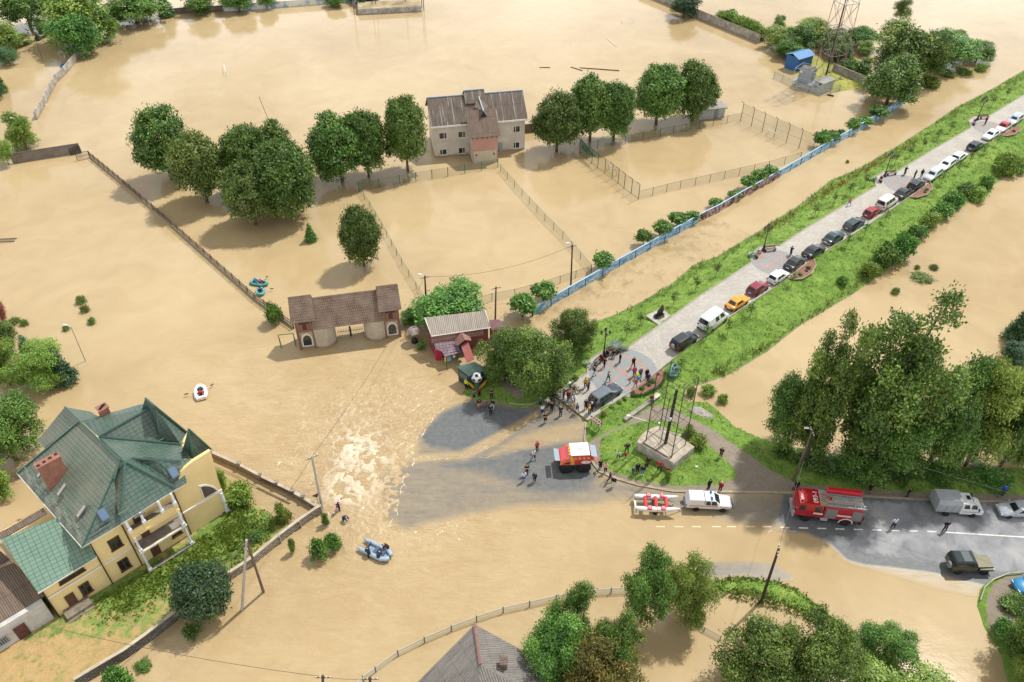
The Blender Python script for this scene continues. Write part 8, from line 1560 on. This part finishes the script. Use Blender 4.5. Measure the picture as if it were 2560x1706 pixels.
a,b=P(*zt(500,850),.2),P(*zt(760,770),.2); fh=Frame(a,b); o=T('blue_shed','shed with bright blue roof and walls behind the equipment cabin','shed',(a.x,a.y,0),fh.a); L_=fh.len; part('wall',o,mat('blue_wall','#215a94',.6,var=.2),lambda m:m.box(L_/2,1.8,1.5,L_,3.6,3.4)); part('roof',o,BLU,lambda m:(m.slab([(-.3,-.3,3.1),(L_+.3,-.3,3.1),(L_+.3,1.8,3.9),(-.3,1.8,3.9)],.08),m.slab([(-.3,3.9,3.1),(L_+.3,3.9,3.1),(L_+.3,1.81,3.9),(-.3,1.81,3.9)],.08)))
mesh_fence('sagging wire fence around the tower island',[(1934,195),(1955,204),(1985,220),(2020,232),(2052,240),(2075,236),(2098,228)],1.4,NETP,PG3,3.0)
# debris afloat
for i,(a,b,l,m_,r) in enumerate((((1348,169),(1375,169),'short dark plank floating alone in the field',WOOD,.1),((1427,168),(1456,177),'short plank beside a longer one in the field',PDK,.1),((1449,170),(1548,177),'longest dark plank floating in the field',PDK,.12),((1516,96),(1541,117),'white pole sticking out of the field water',GW2,.09),((660,242),(672,300),'pair of thin grey rods rising from the water behind the tree clump',PDK,.05),((2068,238),(2084,241),'dark log drifting below the tower island',PDK,.25),((2151,247),(2163,250),'pale capsized tub by the dark tree at the wall end',GW2,.35),((110,264),(116,263),'white float against the concrete boundary wall',GW2,.25))):
    p,q=P(*a,.05),P(*b,.08 if i!=4 else .05); 
    if i==4: h=HT(672,302,242); p=P(672,302,-.2); q=p+Vector((-1.0,0,h))
    k=MB(); k.path([Vector((0,0,0)),(q-p)*.5+Vector((0,0,.02)),q-p],r,5); o=k.build('floating_plank' if i in(0,1,2,5) else 'floating_object',m_); o.location=p; tag(o,l,'debris')
a=P(-30,601,.1); b=P(42,596,.1); o=T('submerged_railing','ladder-like railing lying in the water at the left edge','railing',a); part('rail',o,PDK,lambda m:(m.path([Vector((0,0,.1)),b-a],.06,4),m.path([Vector((0,-.9,.1)),b-a+Vector((0,-.9,0))],.06,4))); part('rung',o,PDK,lambda m:[m.tube((b-a)*k,(b-a)*k+Vector((0,-.9,0)),.03,None,4) for k in np.linspace(.05,.95,12)])
# rubbish on the mound
for x,y,l in ((1741,1168,'white scrap of litter on the mound near the earth path'),(1648,1059,'white floodlight box lying in the grass by the mast'),(1699,1090,'white litter beside the concrete block')):
    p=GP(x,y); k=MB(); k.rbox(0,0,.06,.3,.22,.12,.04); o=k.build('litter_scrap',WHT); o.location=p; tag(o,l,'litter')
# ================================================================ LIGHT, SKY, CAMERA
EL=math.radians(58); AZ=Vector((.74,.67))   # direction towards the sun on the ground plane
sun=bpy.data.lights.new('sun','SUN'); sun.energy=SUNE; sun.angle=math.radians(1.6); sun.color=(1,.97,.925)
so=bpy.data.objects.new('sun',sun); COL.objects.link(so)
sd_=Vector((AZ.x*math.cos(EL),AZ.y*math.cos(EL),math.sin(EL))); so.rotation_euler=sd_.to_track_quat('Z','Y').to_euler(); so.location=(60,60,120)
w=bpy.data.worlds.new('World'); SC_.world=w; w.use_nodes=True; nt=w.node_tree; nt.nodes.clear()
out=nd(nt,'ShaderNodeOutputWorld'); bg=nd(nt,'ShaderNodeBackground'); nt.links.new(bg.outputs[0],out.inputs[0]); bg.inputs[1].default_value=SKYS
sk=nd(nt,'ShaderNodeTexSky',sky_type='NISHITA',sun_disc=False,sun_elevation=EL,sun_rotation=math.atan2(AZ.x,AZ.y),altitude=300,air_density=1.0,dust_density=2.0,ozone_density=1.0)
tc=nd(nt,'ShaderNodeTexCoord'); g=tc.outputs['Generated']; sx=nd(nt,'ShaderNodeSeparateXYZ'); nt.links.new(g,sx.inputs[0])
zz=mth(nt,'MAXIMUM',sx.outputs[2],.06); px_=mth(nt,'DIVIDE',sx.outputs[0],zz); py_=mth(nt,'DIVIDE',sx.outputs[1],zz)
cb=nd(nt,'ShaderNodeCombineXYZ'); nt.links.new(px_,cb.inputs[0]); nt.links.new(py_,cb.inputs[1])
n=nz(nt,cb.outputs[0],.85,7,.6,.5); k=ramp(nt,n,[(.36,0.0),(.52,1.0)])
n2=nz(nt,cb.outputs[0],.6,4,.5); cl=ramp(nt,n2,[(.3,(11,11.6,12.6)),(.7,(26,25.6,25))])
hz=mth(nt,'SUBTRACT',1.0,mth(nt,'MULTIPLY',sx.outputs[2],2.2),clamp=True); k2=mth(nt,'MAXIMUM',k,mth(nt,'MULTIPLY',hz,.9))
lowb=mth(nt,'MULTIPLY_ADD',hz,2.2,.95); cl=mixc(nt,1.0,cl,lowb,'MULTIPLY')
nt.links.new(mixc(nt,mth(nt,'MULTIPLY',k2,.92),sk.outputs[0],cl),bg.inputs[0])
cam=bpy.data.cameras.new('camera'); co=bpy.data.objects.new('camera',cam); COL.objects.link(co); SC_.camera=co
cam.sensor_width=36; cam.sensor_fit='HORIZONTAL'; cam.lens=F/2560*36; cam.clip_end=4000; cam.clip_start=.5
co.location=(0,0,CAMH); co.rotation_euler=(math.pi/2-PITCH,0,0)
vs=SC_.view_settings; SC_.display_settings.display_device='sRGB'; vs.view_transform='Standard'; vs.look='None'; vs.gamma=1.0; vs.use_curve_mapping=False; vs.exposure=EXPO
cy=SC_.cycles; cy.use_denoising=True; cy.max_bounces=6; cy.diffuse_bounces=3; cy.glossy_bounces=3; cy.transparent_max_bounces=12; cy.caustics_reflective=False; cy.caustics_refractive=False; cy.sample_clamp_direct=0; cy.sample_clamp_indirect=6
